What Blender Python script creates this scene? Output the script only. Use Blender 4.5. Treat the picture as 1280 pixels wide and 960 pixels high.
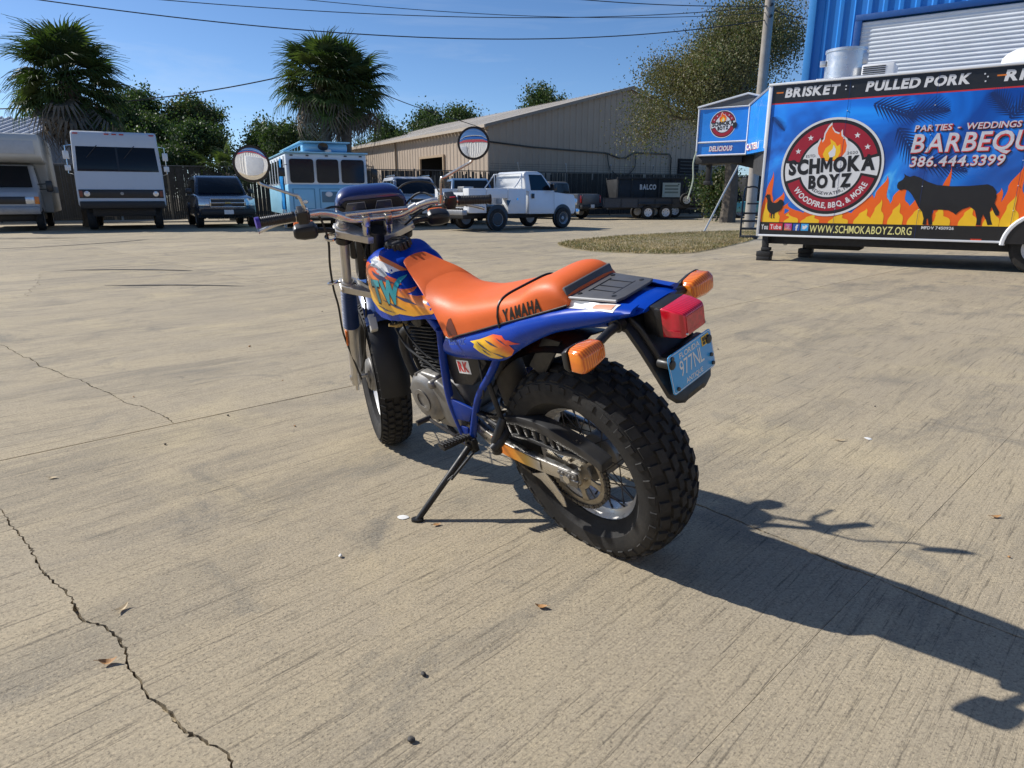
import bpy, bmesh, math, random
from mathutils import Vector, Matrix
from mathutils.bvhtree import BVHTree
R = math.radians
sc = bpy.context.scene
COL = sc.collection
for o in list(bpy.data.objects):
    bpy.data.objects.remove(o)

# ------------------------------------------------------------------ camera
CAM_H = 1.0933
cam = bpy.data.cameras.new('camera')
cam.sensor_width = 36.0
cam.lens = 835.5 / 1280.0 * 36.0
cam.clip_start, cam.clip_end = 0.05, 2000.0
cam_ob = bpy.data.objects.new('camera', cam)
cam_ob.location = (0, 0, CAM_H)
cam_ob.rotation_euler = (R(90 - 15.645), 0, 0)
COL.objects.link(cam_ob)
sc.camera = cam_ob

# ------------------------------------------------------------------ sky and sun
SUN_EL, SHADOW_AZ = 38.3, -18.2           # the shadows run along this direction (degrees from +X)
world = bpy.data.worlds.new('World')
sc.world = world
world.use_nodes = True
wn = world.node_tree
bg = wn.nodes['Background']
sky = wn.nodes.new('ShaderNodeTexSky')
sky.sky_type = 'NISHITA'
sky.sun_disc = False
sky.sun_elevation = R(SUN_EL)
sky.sun_rotation = R(360 - 90 + (0 - SHADOW_AZ))  # towards the sun, clockwise from +Y
sky.altitude = 0
sky.air_density = 0.65
sky.dust_density = 0.3
sky.ozone_density = 4.0
hsat = wn.nodes.new('ShaderNodeHueSaturation')
hsat.inputs['Saturation'].default_value = 1.10
wn.links.new(sky.outputs[0], hsat.inputs['Color'])
wtc = wn.nodes.new('ShaderNodeTexCoord'); wmp = wn.nodes.new('ShaderNodeMapping'); wmp.inputs['Scale'].default_value = (1.0, 1.6, 9.0); wmp.inputs['Rotation'].default_value = (0, .12, 0)
wnz = wn.nodes.new('ShaderNodeTexNoise'); wnz.inputs['Scale'].default_value = 2.2; wnz.inputs['Detail'].default_value = 9; wnz.inputs['Roughness'].default_value = .62; wnz.inputs['Distortion'].default_value = .6
wmr = wn.nodes.new('ShaderNodeMapRange'); wmr.inputs[1].default_value = .52; wmr.inputs[2].default_value = .80; wmr.inputs[3].default_value = 0; wmr.inputs[4].default_value = .22
wmx = wn.nodes.new('ShaderNodeMix'); wmx.data_type = 'RGBA'; wmx.inputs['B'].default_value = (5.6, 6.0, 6.5, 1)   # thin cirrus
wn.links.new(wtc.outputs['Generated'], wmp.inputs['Vector']); wn.links.new(wmp.outputs[0], wnz.inputs['Vector']); wn.links.new(wnz.outputs['Fac'], wmr.inputs[0])
wn.links.new(wmr.outputs[0], wmx.inputs['Factor']); wn.links.new(hsat.outputs[0], wmx.inputs['A']); wn.links.new(wmx.outputs['Result'], bg.inputs[0])
bg.inputs[1].default_value = 0.125

sun = bpy.data.lights.new('sun', 'SUN')
sun.energy = 5.0
sun.angle = R(0.53)
sun.color = (1.0, 0.97, 0.92)
sun_ob = bpy.data.objects.new('sun', sun)
a = R(SHADOW_AZ); e = R(SUN_EL)
sun_ob.rotation_euler = Vector((math.cos(a) * math.cos(e), math.sin(a) * math.cos(e), -math.sin(e))).to_track_quat('-Z', 'Y').to_euler()
sun_ob.location = (-20, 10, 30)
COL.objects.link(sun_ob)

sc.view_settings.view_transform = 'Standard'
sc.view_settings.look = 'None'
sc.view_settings.exposure = 0.15
sc.view_settings.gamma = 1.0
sc.view_settings.use_curve_mapping = False
sc.cycles.use_denoising = True
sc.cycles.max_bounces = 8
sc.cycles.transparent_max_bounces = 16
sc.cycles.sample_clamp_indirect = 6.0

# ------------------------------------------------------------------ helpers
rnd = random.Random(7)

def V(*a):
    return Vector(a)

class MB:
    """collects geometry; build() links it as one mesh object"""
    def __init__(s):
        s.v, s.f = [], []
    def add(s, vs, fs):
        b = len(s.v)
        s.v += [Vector(p) for p in vs]
        s.f += [tuple(b + i for i in f) for f in fs]
        return s
    def box(s, c, size, rot=None):
        c = Vector(c); hx, hy, hz = [k / 2 for k in size]
        P = [Vector((x, y, z)) for x in (-hx, hx) for y in (-hy, hy) for z in (-hz, hz)]
        if rot is not None: P = [rot @ p for p in P]
        return s.add([c + p for p in P], [(0, 1, 3, 2), (4, 6, 7, 5), (0, 4, 5, 1), (2, 3, 7, 6), (0, 2, 6, 4), (1, 5, 7, 3)])
    def frames(s, pts, closed=False):
        pts = [Vector(p) for p in pts]; n = len(pts); out = []
        up = None
        for i in range(n):
            if closed: t = pts[(i + 1) % n] - pts[i - 1]
            else: t = pts[min(i + 1, n - 1)] - pts[max(i - 1, 0)]
            t.normalize()
            if up is None:
                up = Vector((0, 0, 1)) if abs(t.z) < .9 else Vector((1, 0, 0))
            x = up - t * up.dot(t)
            if x.length < 1e-6: x = t.orthogonal()
            x.normalize(); up = x
            out.append((x, t.cross(x)))
        return out
    def tube(s, pts, r, n=10, closed=False, caps=True, flat=1.0):
        fr = s.frames(pts, closed); m = len(pts)
        rs = r if isinstance(r, (list, tuple)) else [r] * m
        vs = []
        for i in range(m):
            x, y = fr[i]; p = Vector(pts[i])
            for k in range(n):
                a = 2 * math.pi * k / n
                vs.append(p + x * (math.cos(a) * rs[i]) + y * (math.sin(a) * rs[i] * flat))
        fs = []
        for i in range(m if closed else m - 1):
            j = (i + 1) % m
            for k in range(n):
                l = (k + 1) % n
                fs.append((i * n + k, i * n + l, j * n + l, j * n + k))
        if caps and not closed:
            fs.append(tuple(range(n - 1, -1, -1))); fs.append(tuple((m - 1) * n + k for k in range(n)))
        return s.add(vs, fs)
    def cyl(s, p0, p1, r0, r1=None, n=20):
        return s.tube([p0, p1], [r0, r0 if r1 is None else r1], n)
    def lathe(s, prof, o, ax, n=48, closed=False, a0=0, a1=2 * math.pi, cap=True):
        """prof: (radius, offset along the axis)"""
        o = Vector(o); ax = Vector(ax).normalized(); x = ax.orthogonal().normalized(); y = ax.cross(x)
        full = abs(a1 - a0 - 2 * math.pi) < 1e-6
        m = n if full else n + 1; k = len(prof); vs = []
        for i in range(m):
            a = a0 + (a1 - a0) * i / n
            d = x * math.cos(a) + y * math.sin(a)
            for r, h in prof: vs.append(o + d * r + ax * h)
        fs = []
        for i in range(n):
            j = (i + 1) % m
            for q in range(k if closed else k - 1):
                w = (q + 1) % k
                fs.append((i * k + q, j * k + q, j * k + w, i * k + w))
        if not closed and cap and full:
            for q, rev in ((0, 0), (k - 1, 1)):
                if prof[q][0] > 1e-5:
                    ring = [i * k + q for i in range(m)]
                    fs.append(tuple(ring[::-1] if rev else ring))
        return s.add(vs, fs)
    def loft(s, rings, closed=True, caps=True):
        n = len(rings[0]); vs = [p for r in rings for p in r]; fs = []
        for i in range(len(rings) - 1):
            for k in range(n if closed else n - 1):
                l = (k + 1) % n
                fs.append((i * n + k, i * n + l, (i + 1) * n + l, (i + 1) * n + k))
        if caps and closed:
            fs.append(tuple(range(n - 1, -1, -1))); fs.append(tuple((len(rings) - 1) * n + k for k in range(n)))
        return s.add(vs, fs)
    def prism(s, poly, vec):
        n = len(poly); vec = Vector(vec); poly = [Vector(p) for p in poly]
        fs = [tuple(range(n)), tuple(range(2 * n - 1, n - 1, -1))]
        fs += [(i, i + n, (i + 1) % n + n, (i + 1) % n) for i in range(n)]
        return s.add(poly + [p + vec for p in poly], fs)
    def sphere(s, c, r, nu=16, nv=10, rot=None):
        c = Vector(c); r = r if isinstance(r, (list, tuple)) else (r, r, r)
        vs = [Vector((0, 0, -r[2]))]
        for j in range(1, nv):
            t = -math.pi / 2 + math.pi * j / nv
            for i in range(nu):
                a = 2 * math.pi * i / nu
                vs.append(Vector((r[0] * math.cos(t) * math.cos(a), r[1] * math.cos(t) * math.sin(a), r[2] * math.sin(t))))
        vs.append(Vector((0, 0, r[2])))
        fs = [(0, 1 + (i + 1) % nu, 1 + i) for i in range(nu)]
        for j in range(nv - 2):
            for i in range(nu):
                b = 1 + j * nu; k = (i + 1) % nu
                fs.append((b + i, b + k, b + nu + k, b + nu + i))
        b = 1 + (nv - 2) * nu; t = len(vs) - 1
        fs += [(b + i, b + (i + 1) % nu, t) for i in range(nu)]
        if rot is not None: vs = [rot @ p for p in vs]
        return s.add([c + p for p in vs], fs)
    def quad(s, a, b, c, d):
        return s.add([a, b, c, d], [(0, 1, 2, 3)])
    def mirror_y(s):
        m = MB(); m.v = [Vector((p.x, -p.y, p.z)) for p in s.v]; m.f = [tuple(reversed(f)) for f in s.f]
        return m
    def join(s, o):
        return s.add(o.v, o.f)
    def mesh(s, name, smooth=35, bevel=0, seg=2, xf=None, fixn=True, bang=30):
        me = bpy.data.meshes.new(name)
        vs = s.v if xf is None else [xf(p) for p in s.v]
        me.from_pydata([tuple(p) for p in vs], [], s.f)
        if fixn or bevel:
            bm = bmesh.new(); bm.from_mesh(me)
            if bevel:
                bmesh.ops.remove_doubles(bm, verts=bm.verts, dist=1e-6)
            if fixn: bmesh.ops.recalc_face_normals(bm, faces=bm.faces)
            if bevel:
                ed = [x for x in bm.edges if len(x.link_faces) == 2 and x.calc_face_angle(0) > R(bang)]
                bmesh.ops.bevel(bm, geom=ed, offset=bevel, segments=seg, affect='EDGES', clamp_overlap=True, profile=.5)
            bm.to_mesh(me); bm.free()
        if smooth is not None:
            me.shade_smooth(); me.set_sharp_from_angle(angle=R(smooth))
        return me
    def build(s, name, mat, parent=None, smooth=35, bevel=0, seg=2, xf=None, fixn=True, bang=30):
        me = s.mesh(name, smooth, bevel, seg, xf, fixn, bang)
        return obj(name, me, mat, parent)

def obj(name, me, mat, parent=None, loc=None):
    o = bpy.data.objects.new(name, me)
    COL.objects.link(o)
    if mat is not None and me is not None:
        if isinstance(mat, (list, tuple)):
            for m in mat: me.materials.append(m)
        elif not me.materials: me.materials.append(mat)
    if parent is not None: o.parent = parent
    if loc is not None: o.location = loc
    return o

def tag(o, label=None, cat=None, group=None, kind=None):
    if label: o['label'] = label
    if cat: o['category'] = cat
    if group: o['group'] = group
    if kind: o['kind'] = kind
    return o

def empty(name, loc=(0, 0, 0), rz=0.0, label=None, cat=None, group=None):
    o = bpy.data.objects.new(name, None)
    o.empty_display_size = .2
    COL.objects.link(o)
    o.location = loc; o.rotation_euler = (0, 0, rz)
    return tag(o, label, cat, group)

def spline(pts, n=8, closed=False):
    """Catmull-Rom through the points"""
    P = [Vector(p) for p in pts]; m = len(P); out = []
    for i in range(m if closed else m - 1):
        p1, p2 = P[i], P[(i + 1) % m]
        p0 = P[i - 1] if (i > 0 or closed) else p1 * 2 - p2
        p3 = P[(i + 2) % m] if (i + 2 < m or closed) else p2 * 2 - p1
        for k in range(n):
            t = k / n
            out.append(.5 * ((2 * p1) + (p2 - p0) * t + (2 * p0 - 5 * p1 + 4 * p2 - p3) * t * t + (3 * p1 - p0 - 3 * p2 + p3) * t ** 3))
    if not closed: out.append(P[-1])
    return out

def lerp(a, b, t): return a + (b - a) * t

def interp(xs, ys, x):
    if x <= xs[0]: return ys[0]
    for i in range(len(xs) - 1):
        if x <= xs[i + 1]: return lerp(ys[i], ys[i + 1], (x - xs[i]) / (xs[i + 1] - xs[i]))
    return ys[-1]

# ------------------------------------------------------------------ text and decals as geometry
GLYPHS = {}
def raw_text(body, bold, spacing=1.0):
    cu = bpy.data.curves.new('lettering', 'FONT')
    cu.body = body; cu.size = 1.0; cu.offset = bold; cu.space_character = spacing; cu.resolution_u = 3
    ob = bpy.data.objects.new('lettering', cu)
    COL.objects.link(ob)
    bpy.context.view_layer.update()
    me = bpy.data.meshes.new_from_object(ob.evaluated_get(bpy.context.evaluated_depsgraph_get()))
    vs = [(p.co.x, p.co.y) for p in me.vertices]; fs = [tuple(p.vertices) for p in me.polygons]
    bpy.data.objects.remove(ob); bpy.data.curves.remove(cu); bpy.data.meshes.remove(me)
    return vs, fs

BLOCK_M = [(0, 0), (0, 1), (.27, 1), (.5, .52), (.73, 1), (1, 1), (1, 0), (.77, 0), (.77, .60), (.575, .20), (.425, .20), (.23, .60), (.23, 0)]
def glyph(ch, bold):
    k = (ch, bold)
    if k not in GLYPHS:
        if ch == 'M':
            h = max(y for x, y in glyph('H', bold)[0])
            GLYPHS[k] = ([(x * h * .98, y * h) for x, y in BLOCK_M], [tuple(range(len(BLOCK_M)))])
        else:
            vs, fs = raw_text(ch, bold); x0 = min(x for x, y in vs)
            GLYPHS[k] = ([(x - x0, y) for x, y in vs], fs)
    return GLYPHS[k]

def text_geo(body, height=1.0, bold=0.0, shear=0.0, spacing=1.0, width=None):
    """verts (x, y) with the lower left of the text at the origin, and faces; cap height = height"""
    vs, fs, pen = [], [], 0.0
    gap = (.085 - .5 * bold) * spacing
    for ch in body:
        if ch == ' ': pen += .24; continue
        gv, gf = glyph(ch, bold); o = len(vs)
        vs += [(x + pen, y) for x, y in gv]; fs += [tuple(i + o for i in f) for f in gf]
        pen += max(x for x, y in gv) + gap
    y1 = max(y for x, y in vs); x1 = max(x for x, y in vs)
    k = height / y1; kx = k if width is None else width / x1
    return [(x * kx + shear * y * k, y * k) for x, y in vs], fs

def tri_refine(v2, faces, step):
    """triangulate and subdivide 2D faces until the edges are shorter than step"""
    bm = bmesh.new()
    vs = [bm.verts.new((x, y, 0)) for x, y in v2]
    for f in faces:
        try: bm.faces.new([vs[i] for i in f])
        except ValueError: pass
    bmesh.ops.triangulate(bm, faces=bm.faces)
    for _ in range(5):
        ed = [x for x in bm.edges if x.calc_length() > step]
        if not ed: break
        bmesh.ops.subdivide_edges(bm, edges=ed, cuts=1)
        bmesh.ops.triangulate(bm, faces=bm.faces)
    bm.verts.index_update()
    V2 = [(p.co.x, p.co.y) for p in bm.verts]; F = [tuple(p.index for p in f.verts) for f in bm.faces]
    bm.free()
    return V2, F

def bvh_of(me):
    return BVHTree.FromPolygons([p.co.copy() for p in me.vertices], [tuple(f.vertices) for f in me.polygons])

def side_decal(name, v2, faces, bvh, mat, parent, off=.0012, step=.02, side=1):
    """2D shapes in the (x, z) plane laid on a surface seen from the side (+y or -y)"""
    V2, F = tri_refine(v2, faces, step)
    m = MB(); vs = []; ok = []
    for x, z in V2:
        h = bvh.ray_cast(Vector((x, 1.0 * side, z)), Vector((0, -1.0 * side, 0)))
        if h[0] is None:
            vs.append(Vector((x, 0, z))); ok.append(False)
        else:
            n = h[1] if h[1].y * side > 0 else -h[1]
            vs.append(h[0] + n * off); ok.append(True)
    m.add(vs, [f for f in F if all(ok[i] for i in f)])
    o = m.build(name, mat, parent, fixn=False)
    return o

# ------------------------------------------------------------------ materials
MATS = {}
def mat(name, base, rough=.5, metal=0.0, var=.08, vs=6.0, bump=0.0, bs=80.0, coat=0.0, spec=.5, rvar=.08, dirt=0.0, dcol=(.12, .09, .06), dscale=3.0, **kw):
    if name in MATS: return MATS[name]
    m = bpy.data.materials.new(name); m.use_nodes = True
    nt = m.node_tree; N, L = nt.nodes, nt.links
    b = N['Principled BSDF']
    tc = N.new('ShaderNodeTexCoord')
    n1 = N.new('ShaderNodeTexNoise'); n1.inputs['Scale'].default_value = vs; n1.inputs['Detail'].default_value = 7
    n1.inputs['Roughness'].default_value = .6
    L.new(tc.outputs['Object'], n1.inputs['Vector'])
    hs = N.new('ShaderNodeMapRange'); hs.inputs[1].default_value = .25; hs.inputs[2].default_value = .75
    hs.inputs[3].default_value = 1 - var; hs.inputs[4].default_value = 1 + var
    L.new(n1.outputs['Fac'], hs.inputs[0])
    mx = N.new('ShaderNodeVectorMath'); mx.operation = 'SCALE'
    mx.inputs[0].default_value = base
    L.new(hs.outputs[0], mx.inputs['Scale'])
    colout = mx.outputs[0]
    if dirt > 0:
        n3 = N.new('ShaderNodeTexNoise'); n3.inputs['Scale'].default_value = dscale; n3.inputs['Detail'].default_value = 9
        n3.inputs['Roughness'].default_value = .7
        L.new(tc.outputs['Object'], n3.inputs['Vector'])
        r3 = N.new('ShaderNodeMapRange'); r3.inputs[1].default_value = .48; r3.inputs[2].default_value = .75
        r3.inputs[3].default_value = 0; r3.inputs[4].default_value = dirt
        L.new(n3.outputs['Fac'], r3.inputs[0])
        mm = N.new('ShaderNodeMix'); mm.data_type = 'RGBA'
        L.new(r3.outputs[0], mm.inputs['Factor']); L.new(colout, mm.inputs['A'])
        mm.inputs['B'].default_value = (*dcol, 1)
        colout = mm.outputs['Result']
    L.new(colout, b.inputs['Base Color'])
    rr = N.new('ShaderNodeMapRange'); rr.inputs[3].default_value = max(.02, rough - rvar); rr.inputs[4].default_value = min(1, rough + rvar)
    rr.inputs[1].default_value = .3; rr.inputs[2].default_value = .7
    n2 = N.new('ShaderNodeTexNoise'); n2.inputs['Scale'].default_value = vs * 3.1; n2.inputs['Detail'].default_value = 5
    L.new(tc.outputs['Object'], n2.inputs['Vector']); L.new(n2.outputs['Fac'], rr.inputs[0]); L.new(rr.outputs[0], b.inputs['Roughness'])
    b.inputs['Metallic'].default_value = metal
    b.inputs['Specular IOR Level'].default_value = spec
    b.inputs['Coat Weight'].default_value = coat; b.inputs['Coat Roughness'].default_value = .06
    for k, q in kw.items(): b.inputs[k.replace('_', ' ')].default_value = q
    if bump > 0:
        n4 = N.new('ShaderNodeTexNoise'); n4.inputs['Scale'].default_value = bs; n4.inputs['Detail'].default_value = 4
        L.new(tc.outputs['Object'], n4.inputs['Vector'])
        bp = N.new('ShaderNodeBump'); bp.inputs['Strength'].default_value = bump; bp.inputs['Distance'].default_value = .002
        L.new(n4.outputs['Fac'], bp.inputs['Height']); L.new(bp.outputs[0], b.inputs['Normal'])
    MATS[name] = m
    return m

def leaf_mat(name, base, var=.4, vs=.6, trans=.24):
    m = mat(name, base, .55, var=var, vs=vs, spec=.3)
    N, L = m.node_tree.nodes, m.node_tree.links; b = N['Principled BSDF']; out = N['Material Output']
    t = N.new('ShaderNodeBsdfTranslucent'); mx = N.new('ShaderNodeMixShader'); mx.inputs[0].default_value = trans
    src = b.inputs['Base Color'].links[0].from_socket
    sc_ = N.new('ShaderNodeVectorMath'); sc_.operation = 'MULTIPLY'; sc_.inputs[1].default_value = (1.5, 1.7, .8)
    L.new(src, sc_.inputs[0]); L.new(sc_.outputs[0], t.inputs['Color'])
    L.new(b.outputs[0], mx.inputs[1]); L.new(t.outputs[0], mx.inputs[2]); L.new(mx.outputs[0], out.inputs['Surface'])
    return m

def gradient_mat(name, stops, axis, lo, hi, rough=.35, coat=.3, wobble=.0):
    """colour stops along a direction in object space: printed graphics"""
    m = bpy.data.materials.new(name); m.use_nodes = True
    N, L = m.node_tree.nodes, m.node_tree.links; b = N['Principled BSDF']
    tc = N.new('ShaderNodeTexCoord')
    dp = N.new('ShaderNodeVectorMath'); dp.operation = 'DOT_PRODUCT'; dp.inputs[1].default_value = axis
    L.new(tc.outputs['Object'], dp.inputs[0])
    src = dp.outputs['Value']
    if wobble:
        nz = N.new('ShaderNodeTexNoise'); nz.inputs['Scale'].default_value = 6.0
        L.new(tc.outputs['Object'], nz.inputs['Vector'])
        ma = N.new('ShaderNodeMath'); ma.operation = 'MULTIPLY_ADD'; ma.inputs[1].default_value = wobble
        L.new(nz.outputs['Fac'], ma.inputs[0]); L.new(src, ma.inputs[2]); src = ma.outputs[0]
    mr = N.new('ShaderNodeMapRange'); mr.inputs[1].default_value = lo; mr.inputs[2].default_value = hi
    L.new(src, mr.inputs[0])
    cr = N.new('ShaderNodeValToRGB'); el = cr.color_ramp.elements
    for i, (p, c) in enumerate(stops):
        if i < 2: el[i].position = p; el[i].color = (*c, 1)
        else:
            q = el.new(p); q.color = (*c, 1)
    L.new(mr.outputs[0], cr.inputs[0]); L.new(cr.outputs[0], b.inputs['Base Color'])
    b.inputs['Roughness'].default_value = rough; b.inputs['Coat Weight'].default_value = coat
    return m

def concrete_mat():
    m = bpy.data.materials.new('broomed_concrete'); m.use_nodes = True
    N, L = m.node_tree.nodes, m.node_tree.links; b = N['Principled BSDF']
    geo = N.new('ShaderNodeNewGeometry')
    def mapping(rot, sca):
        q = N.new('ShaderNodeMapping'); q.inputs['Rotation'].default_value = (0, 0, rot)
        L.new(geo.outputs['Position'], q.inputs['Vector'])
        w = N.new('ShaderNodeMapping'); w.inputs['Scale'].default_value = sca
        L.new(q.outputs[0], w.inputs['Vector']); return w.outputs[0]
    def noise(vec, scale, detail=6, rough=.6, dist=0.0):
        q = N.new('ShaderNodeTexNoise'); q.inputs['Scale'].default_value = scale; q.inputs['Detail'].default_value = detail
        q.inputs['Roughness'].default_value = rough; q.inputs['Distortion'].default_value = dist
        L.new(vec, q.inputs['Vector']); return q.outputs['Fac']
    def rng(src, a0, a1, b0, b1):
        q = N.new('ShaderNodeMapRange'); q.inputs[1].default_value = a0; q.inputs[2].default_value = a1
        q.inputs[3].default_value = b0; q.inputs[4].default_value = b1; L.new(src, q.inputs[0]); return q.outputs[0]
    def mix(fac, A, B, mode='MIX'):
        q = N.new('ShaderNodeMix'); q.data_type = 'RGBA'; q.blend_type = mode
        if isinstance(fac, float): q.inputs['Factor'].default_value = fac
        else: L.new(fac, q.inputs['Factor'])
        for s, k in ((A, 'A'), (B, 'B')):
            if isinstance(s, tuple): q.inputs[k].default_value = (*s, 1)
            else: L.new(s, q.inputs[k])
        return q.outputs['Result']
    def mul(a, k):
        q = N.new('ShaderNodeMath'); q.operation = 'MULTIPLY'
        L.new(a, q.inputs[0])
        if isinstance(k, float): q.inputs[1].default_value = k
        else: L.new(k, q.inputs[1])
        return q.outputs[0]
    P = mapping(0, (1, 1, 1))
    # the broom strokes run along the slabs (about 46 degrees)
    BR = mapping(R(-46.5), (1.6, 46.0, 1.0)); BR2 = mapping(R(-44), (2.2, 120.0, 1.0)); ST = mapping(R(-46.5), (.35, 1.5, 1))
    big = noise(P, .55, 6, .62, .3)
    mid = noise(ST, 1.6, 7, .68, .4)
    fine = noise(P, 120.0, 5, .75)
    grit = noise(P, 300.0, 3, .7)
    lump = noise(P, 26.0, 5, .7, .3)
    broom = noise(BR, 1.5, 7, .8, .25)
    broom2 = noise(BR2, 1.0, 5, .75)
    c = mix(rng(big, .32, .68, 0, 1), (.405, .335, .228), (.345, .292, .212))
    c = mix(rng(mid, .40, .62, 0, .6), c, (.450, .368, .240))
    c = mix(rng(noise(ST, 1.7, 9, .72, .8), .49, .64, 0, .68), c, (.20, .178, .140))   # grey worn patches
    c = mix(rng(noise(P, 1.1, 6, .60, .5), .53, .68, 0, .52), c, (.53, .430, .260))       # rusty tan stains
    c = mix(rng(noise(P, 1.5, 8, .72, .9), .55, .68, 0, .68), c, (.155, .148, .128))     # old grime
    c = mix(rng(noise(P, 5.0, 3, .6, .2), .68, .76, 0, .55), c, (.10, .092, .08))          # drips
    c = mix(rng(lump, .50, .72, 0, .38), c, (.20, .165, .115))
    c = mix(rng(broom, .55, .615, 0, .74), c, (.115, .097, .070))                        # dirt held in the strokes
    c = mix(rng(broom2, .57, .66, 0, .50), c, (.14, .115, .08))
    c = mix(rng(fine, .52, .66, 0, .80), c, (.10, .085, .062))
    c = mix(rng(fine, .30, .45, .60, 0), c, (.66, .53, .335))
    c = mix(rng(grit, .60, .72, 0, .65), c, (.72, .61, .43))
    c = mix(rng(grit, .28, .40, .65, 0), c, (.09, .078, .058))
    oi = N.new('ShaderNodeObjectInfo')
    tint = rng(oi.outputs['Random'], 0, 1, .94, 1.10)
    sm = N.new('ShaderNodeVectorMath'); sm.operation = 'SCALE'; L.new(c, sm.inputs[0]); L.new(tint, sm.inputs['Scale'])
    L.new(sm.outputs[0], b.inputs['Base Color'])
    b.inputs['Roughness'].default_value = .88; b.inputs['Specular IOR Level'].default_value = .25
    hsum = N.new('ShaderNodeMath'); hsum.operation = 'ADD'
    L.new(mul(broom, -1.2), hsum.inputs[0]); L.new(mul(fine, .8), hsum.inputs[1])
    h2 = N.new('ShaderNodeMath'); h2.operation = 'ADD'; L.new(hsum.outputs[0], h2.inputs[0]); L.new(mul(broom2, -.7), h2.inputs[1])
    bp = N.new('ShaderNodeBump'); bp.inputs['Strength'].default_value = .55; bp.inputs['Distance'].default_value = .0035
    L.new(h2.outputs[0], bp.inputs['Height']); L.new(bp.outputs[0], b.inputs['Normal'])
    return m

CONC = concrete_mat()
# ------------------------------------------------------------------ the ground: a base sheet and the concrete slabs that lie on it
UA = Vector((math.cos(R(43.5)), math.sin(R(43.5)), 0)); VB = Vector((math.cos(R(-46.5)), math.sin(R(-46.5)), 0))
def uvp(u, v, z=0.0): return UA * u + VB * v + Vector((0, 0, z))

g = MB()
gs = 24
for i in range(gs + 1):
    for j in range(gs + 1):
        g.v.append(Vector((-600 + 1200 * i / gs, -600 + 1200 * j / gs, -.018)))
for i in range(gs):
    for j in range(gs):
        k = i * (gs + 1) + j
        g.f.append((k, k + gs + 1, k + gs + 2, k + 1))
ground = tag(g.build('ground', CONC, smooth=None), 'sunlit tan concrete yard stretching back to the fence and street', kind='structure')

def jag(u_of_v, v0, v1, n, amp, seed):
    """a wandering crack across a row: points (u, v)"""
    r = random.Random(seed); ctl = []; d = 0
    for i in range(n + 1):
        d = d * .8 + r.uniform(-1, 1) * amp * .6
        if r.random() < .12: d += r.choice((-1, 1)) * amp * .6
        ctl.append(V(u_of_v(i / n) + (d if 0 < i < n else 0), lerp(v0, v1, (i + (r.uniform(-.35, .35) if 0 < i < n else 0)) / n), 0))
    P = spline(ctl, 6)
    return [(p.x + (r.uniform(-1, 1) * amp * .16 if 0 < i < len(P) - 1 else 0), p.y) for i, p in enumerate(P)]

VL = [-.54 + 2.92 * k for k in range(-9, 4)]
UL = [3.72 + 4.5 * k for k in range(-7, 6)]
CRACKS = {}   # row index -> list of (u function, width, amplitude)
def crack(row_v0, fn, w=.006, amp=.035, n=34): CRACKS.setdefault(round(row_v0, 2), []).append((fn, w, amp, n))
crack(VL[8], lambda t: lerp(.13, .36, t), .012, .026, 40)        # runs down the left foreground
crack(VL[7], lambda t: lerp(.60, .95, t), .014, .028, 36)
crack(VL[8], lambda t: lerp(2.14, 2.0, t), .017, .018, 30)     # passes under the rear tyre
crack(VL[9], lambda t: lerp(2.0, 1.86, t), .017, .018, 30)
crack(VL[6], lambda t: lerp(9.6, 10.6, t), .009, .05)
crack(VL[5], lambda t: lerp(1.9, 1.2, t), .010, .05)
crack(VL[7], lambda t: lerp(6.9, 6.2, t), .010, .05)
crack(VL[8], lambda t: lerp(6.2, 6.6, t), .009, .05)
crack(VL[4], lambda t: lerp(4.4, 5.2, t), .012, .06)
slab_parent = ground
sr = random.Random(3)
def slab(ring, z):
    m = MB(); top = [uvp(u, v, z) for u, v in ring]
    m.prism(top, (0, 0, -.035))
    o = m.build('slab', CONC, slab_parent, smooth=None, fixn=True)
    return o
for vi in range(len(VL) - 1):
    v0, v1 = VL[vi], VL[vi + 1]
    for ui in range(len(UL) - 1):
        u0, u1 = UL[ui], UL[ui + 1]
        c = uvp((u0 + u1) / 2, (v0 + v1) / 2)
        if c.y < -4 or c.length > 21 or c.y > 19: continue
        near = c.length < 9
        gp = .0022 if near else .005
        cuts = [q for q in CRACKS.get(round(v0, 2), []) if u0 < q[0](.5) < u1]
        cuts.sort(key=lambda q: q[0](.5))
        g0 = .0048 if abs(v0 + 3.46) < .02 else (.0006 if abs(v0 + .54) < .02 else gp); g1 = .0048 if abs(v1 + 3.46) < .02 else (.0006 if abs(v1 + .54) < .02 else gp)
        left = [(u0 + gp, v0 + g0), (u0 + gp, v1 - g1)]
        z = sr.uniform(-.0002, .0002)
        for fn, w, amp, n in cuts:
            pl = jag(fn, v0 + g0, v1 - g1, n, amp, int(abs(fn(.5)) * 1000) + vi)
            wr = random.Random(vi * 31 + ui)
            kw = 0; ww = []
            for _ in pl:
                kw = kw * .7 + wr.uniform(.0, 1.0) * .3; ww.append(w * (.12 + .95 * kw ** 1.5) * (1.8 if wr.random() < .05 else 1) * .5)
            a_ = [(u - k, v) for (u, v), k in zip(pl, ww)]; b_ = [(u + k, v) for (u, v), k in zip(pl, ww)]
            slab([left[0]] + a_ + left[1:], z)
            left = [b_[0]] + list(reversed(b_[1:]))
            z = z + sr.choice((-1, 1)) * .0003
        # close the last piece against u1: ring goes v0 side -> u1 -> v1 side -> back along the crack
        slab([left[0], (u1 - gp, v0 + g0), (u1 - gp, v1 - g1)] + left[1:], z)

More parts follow.
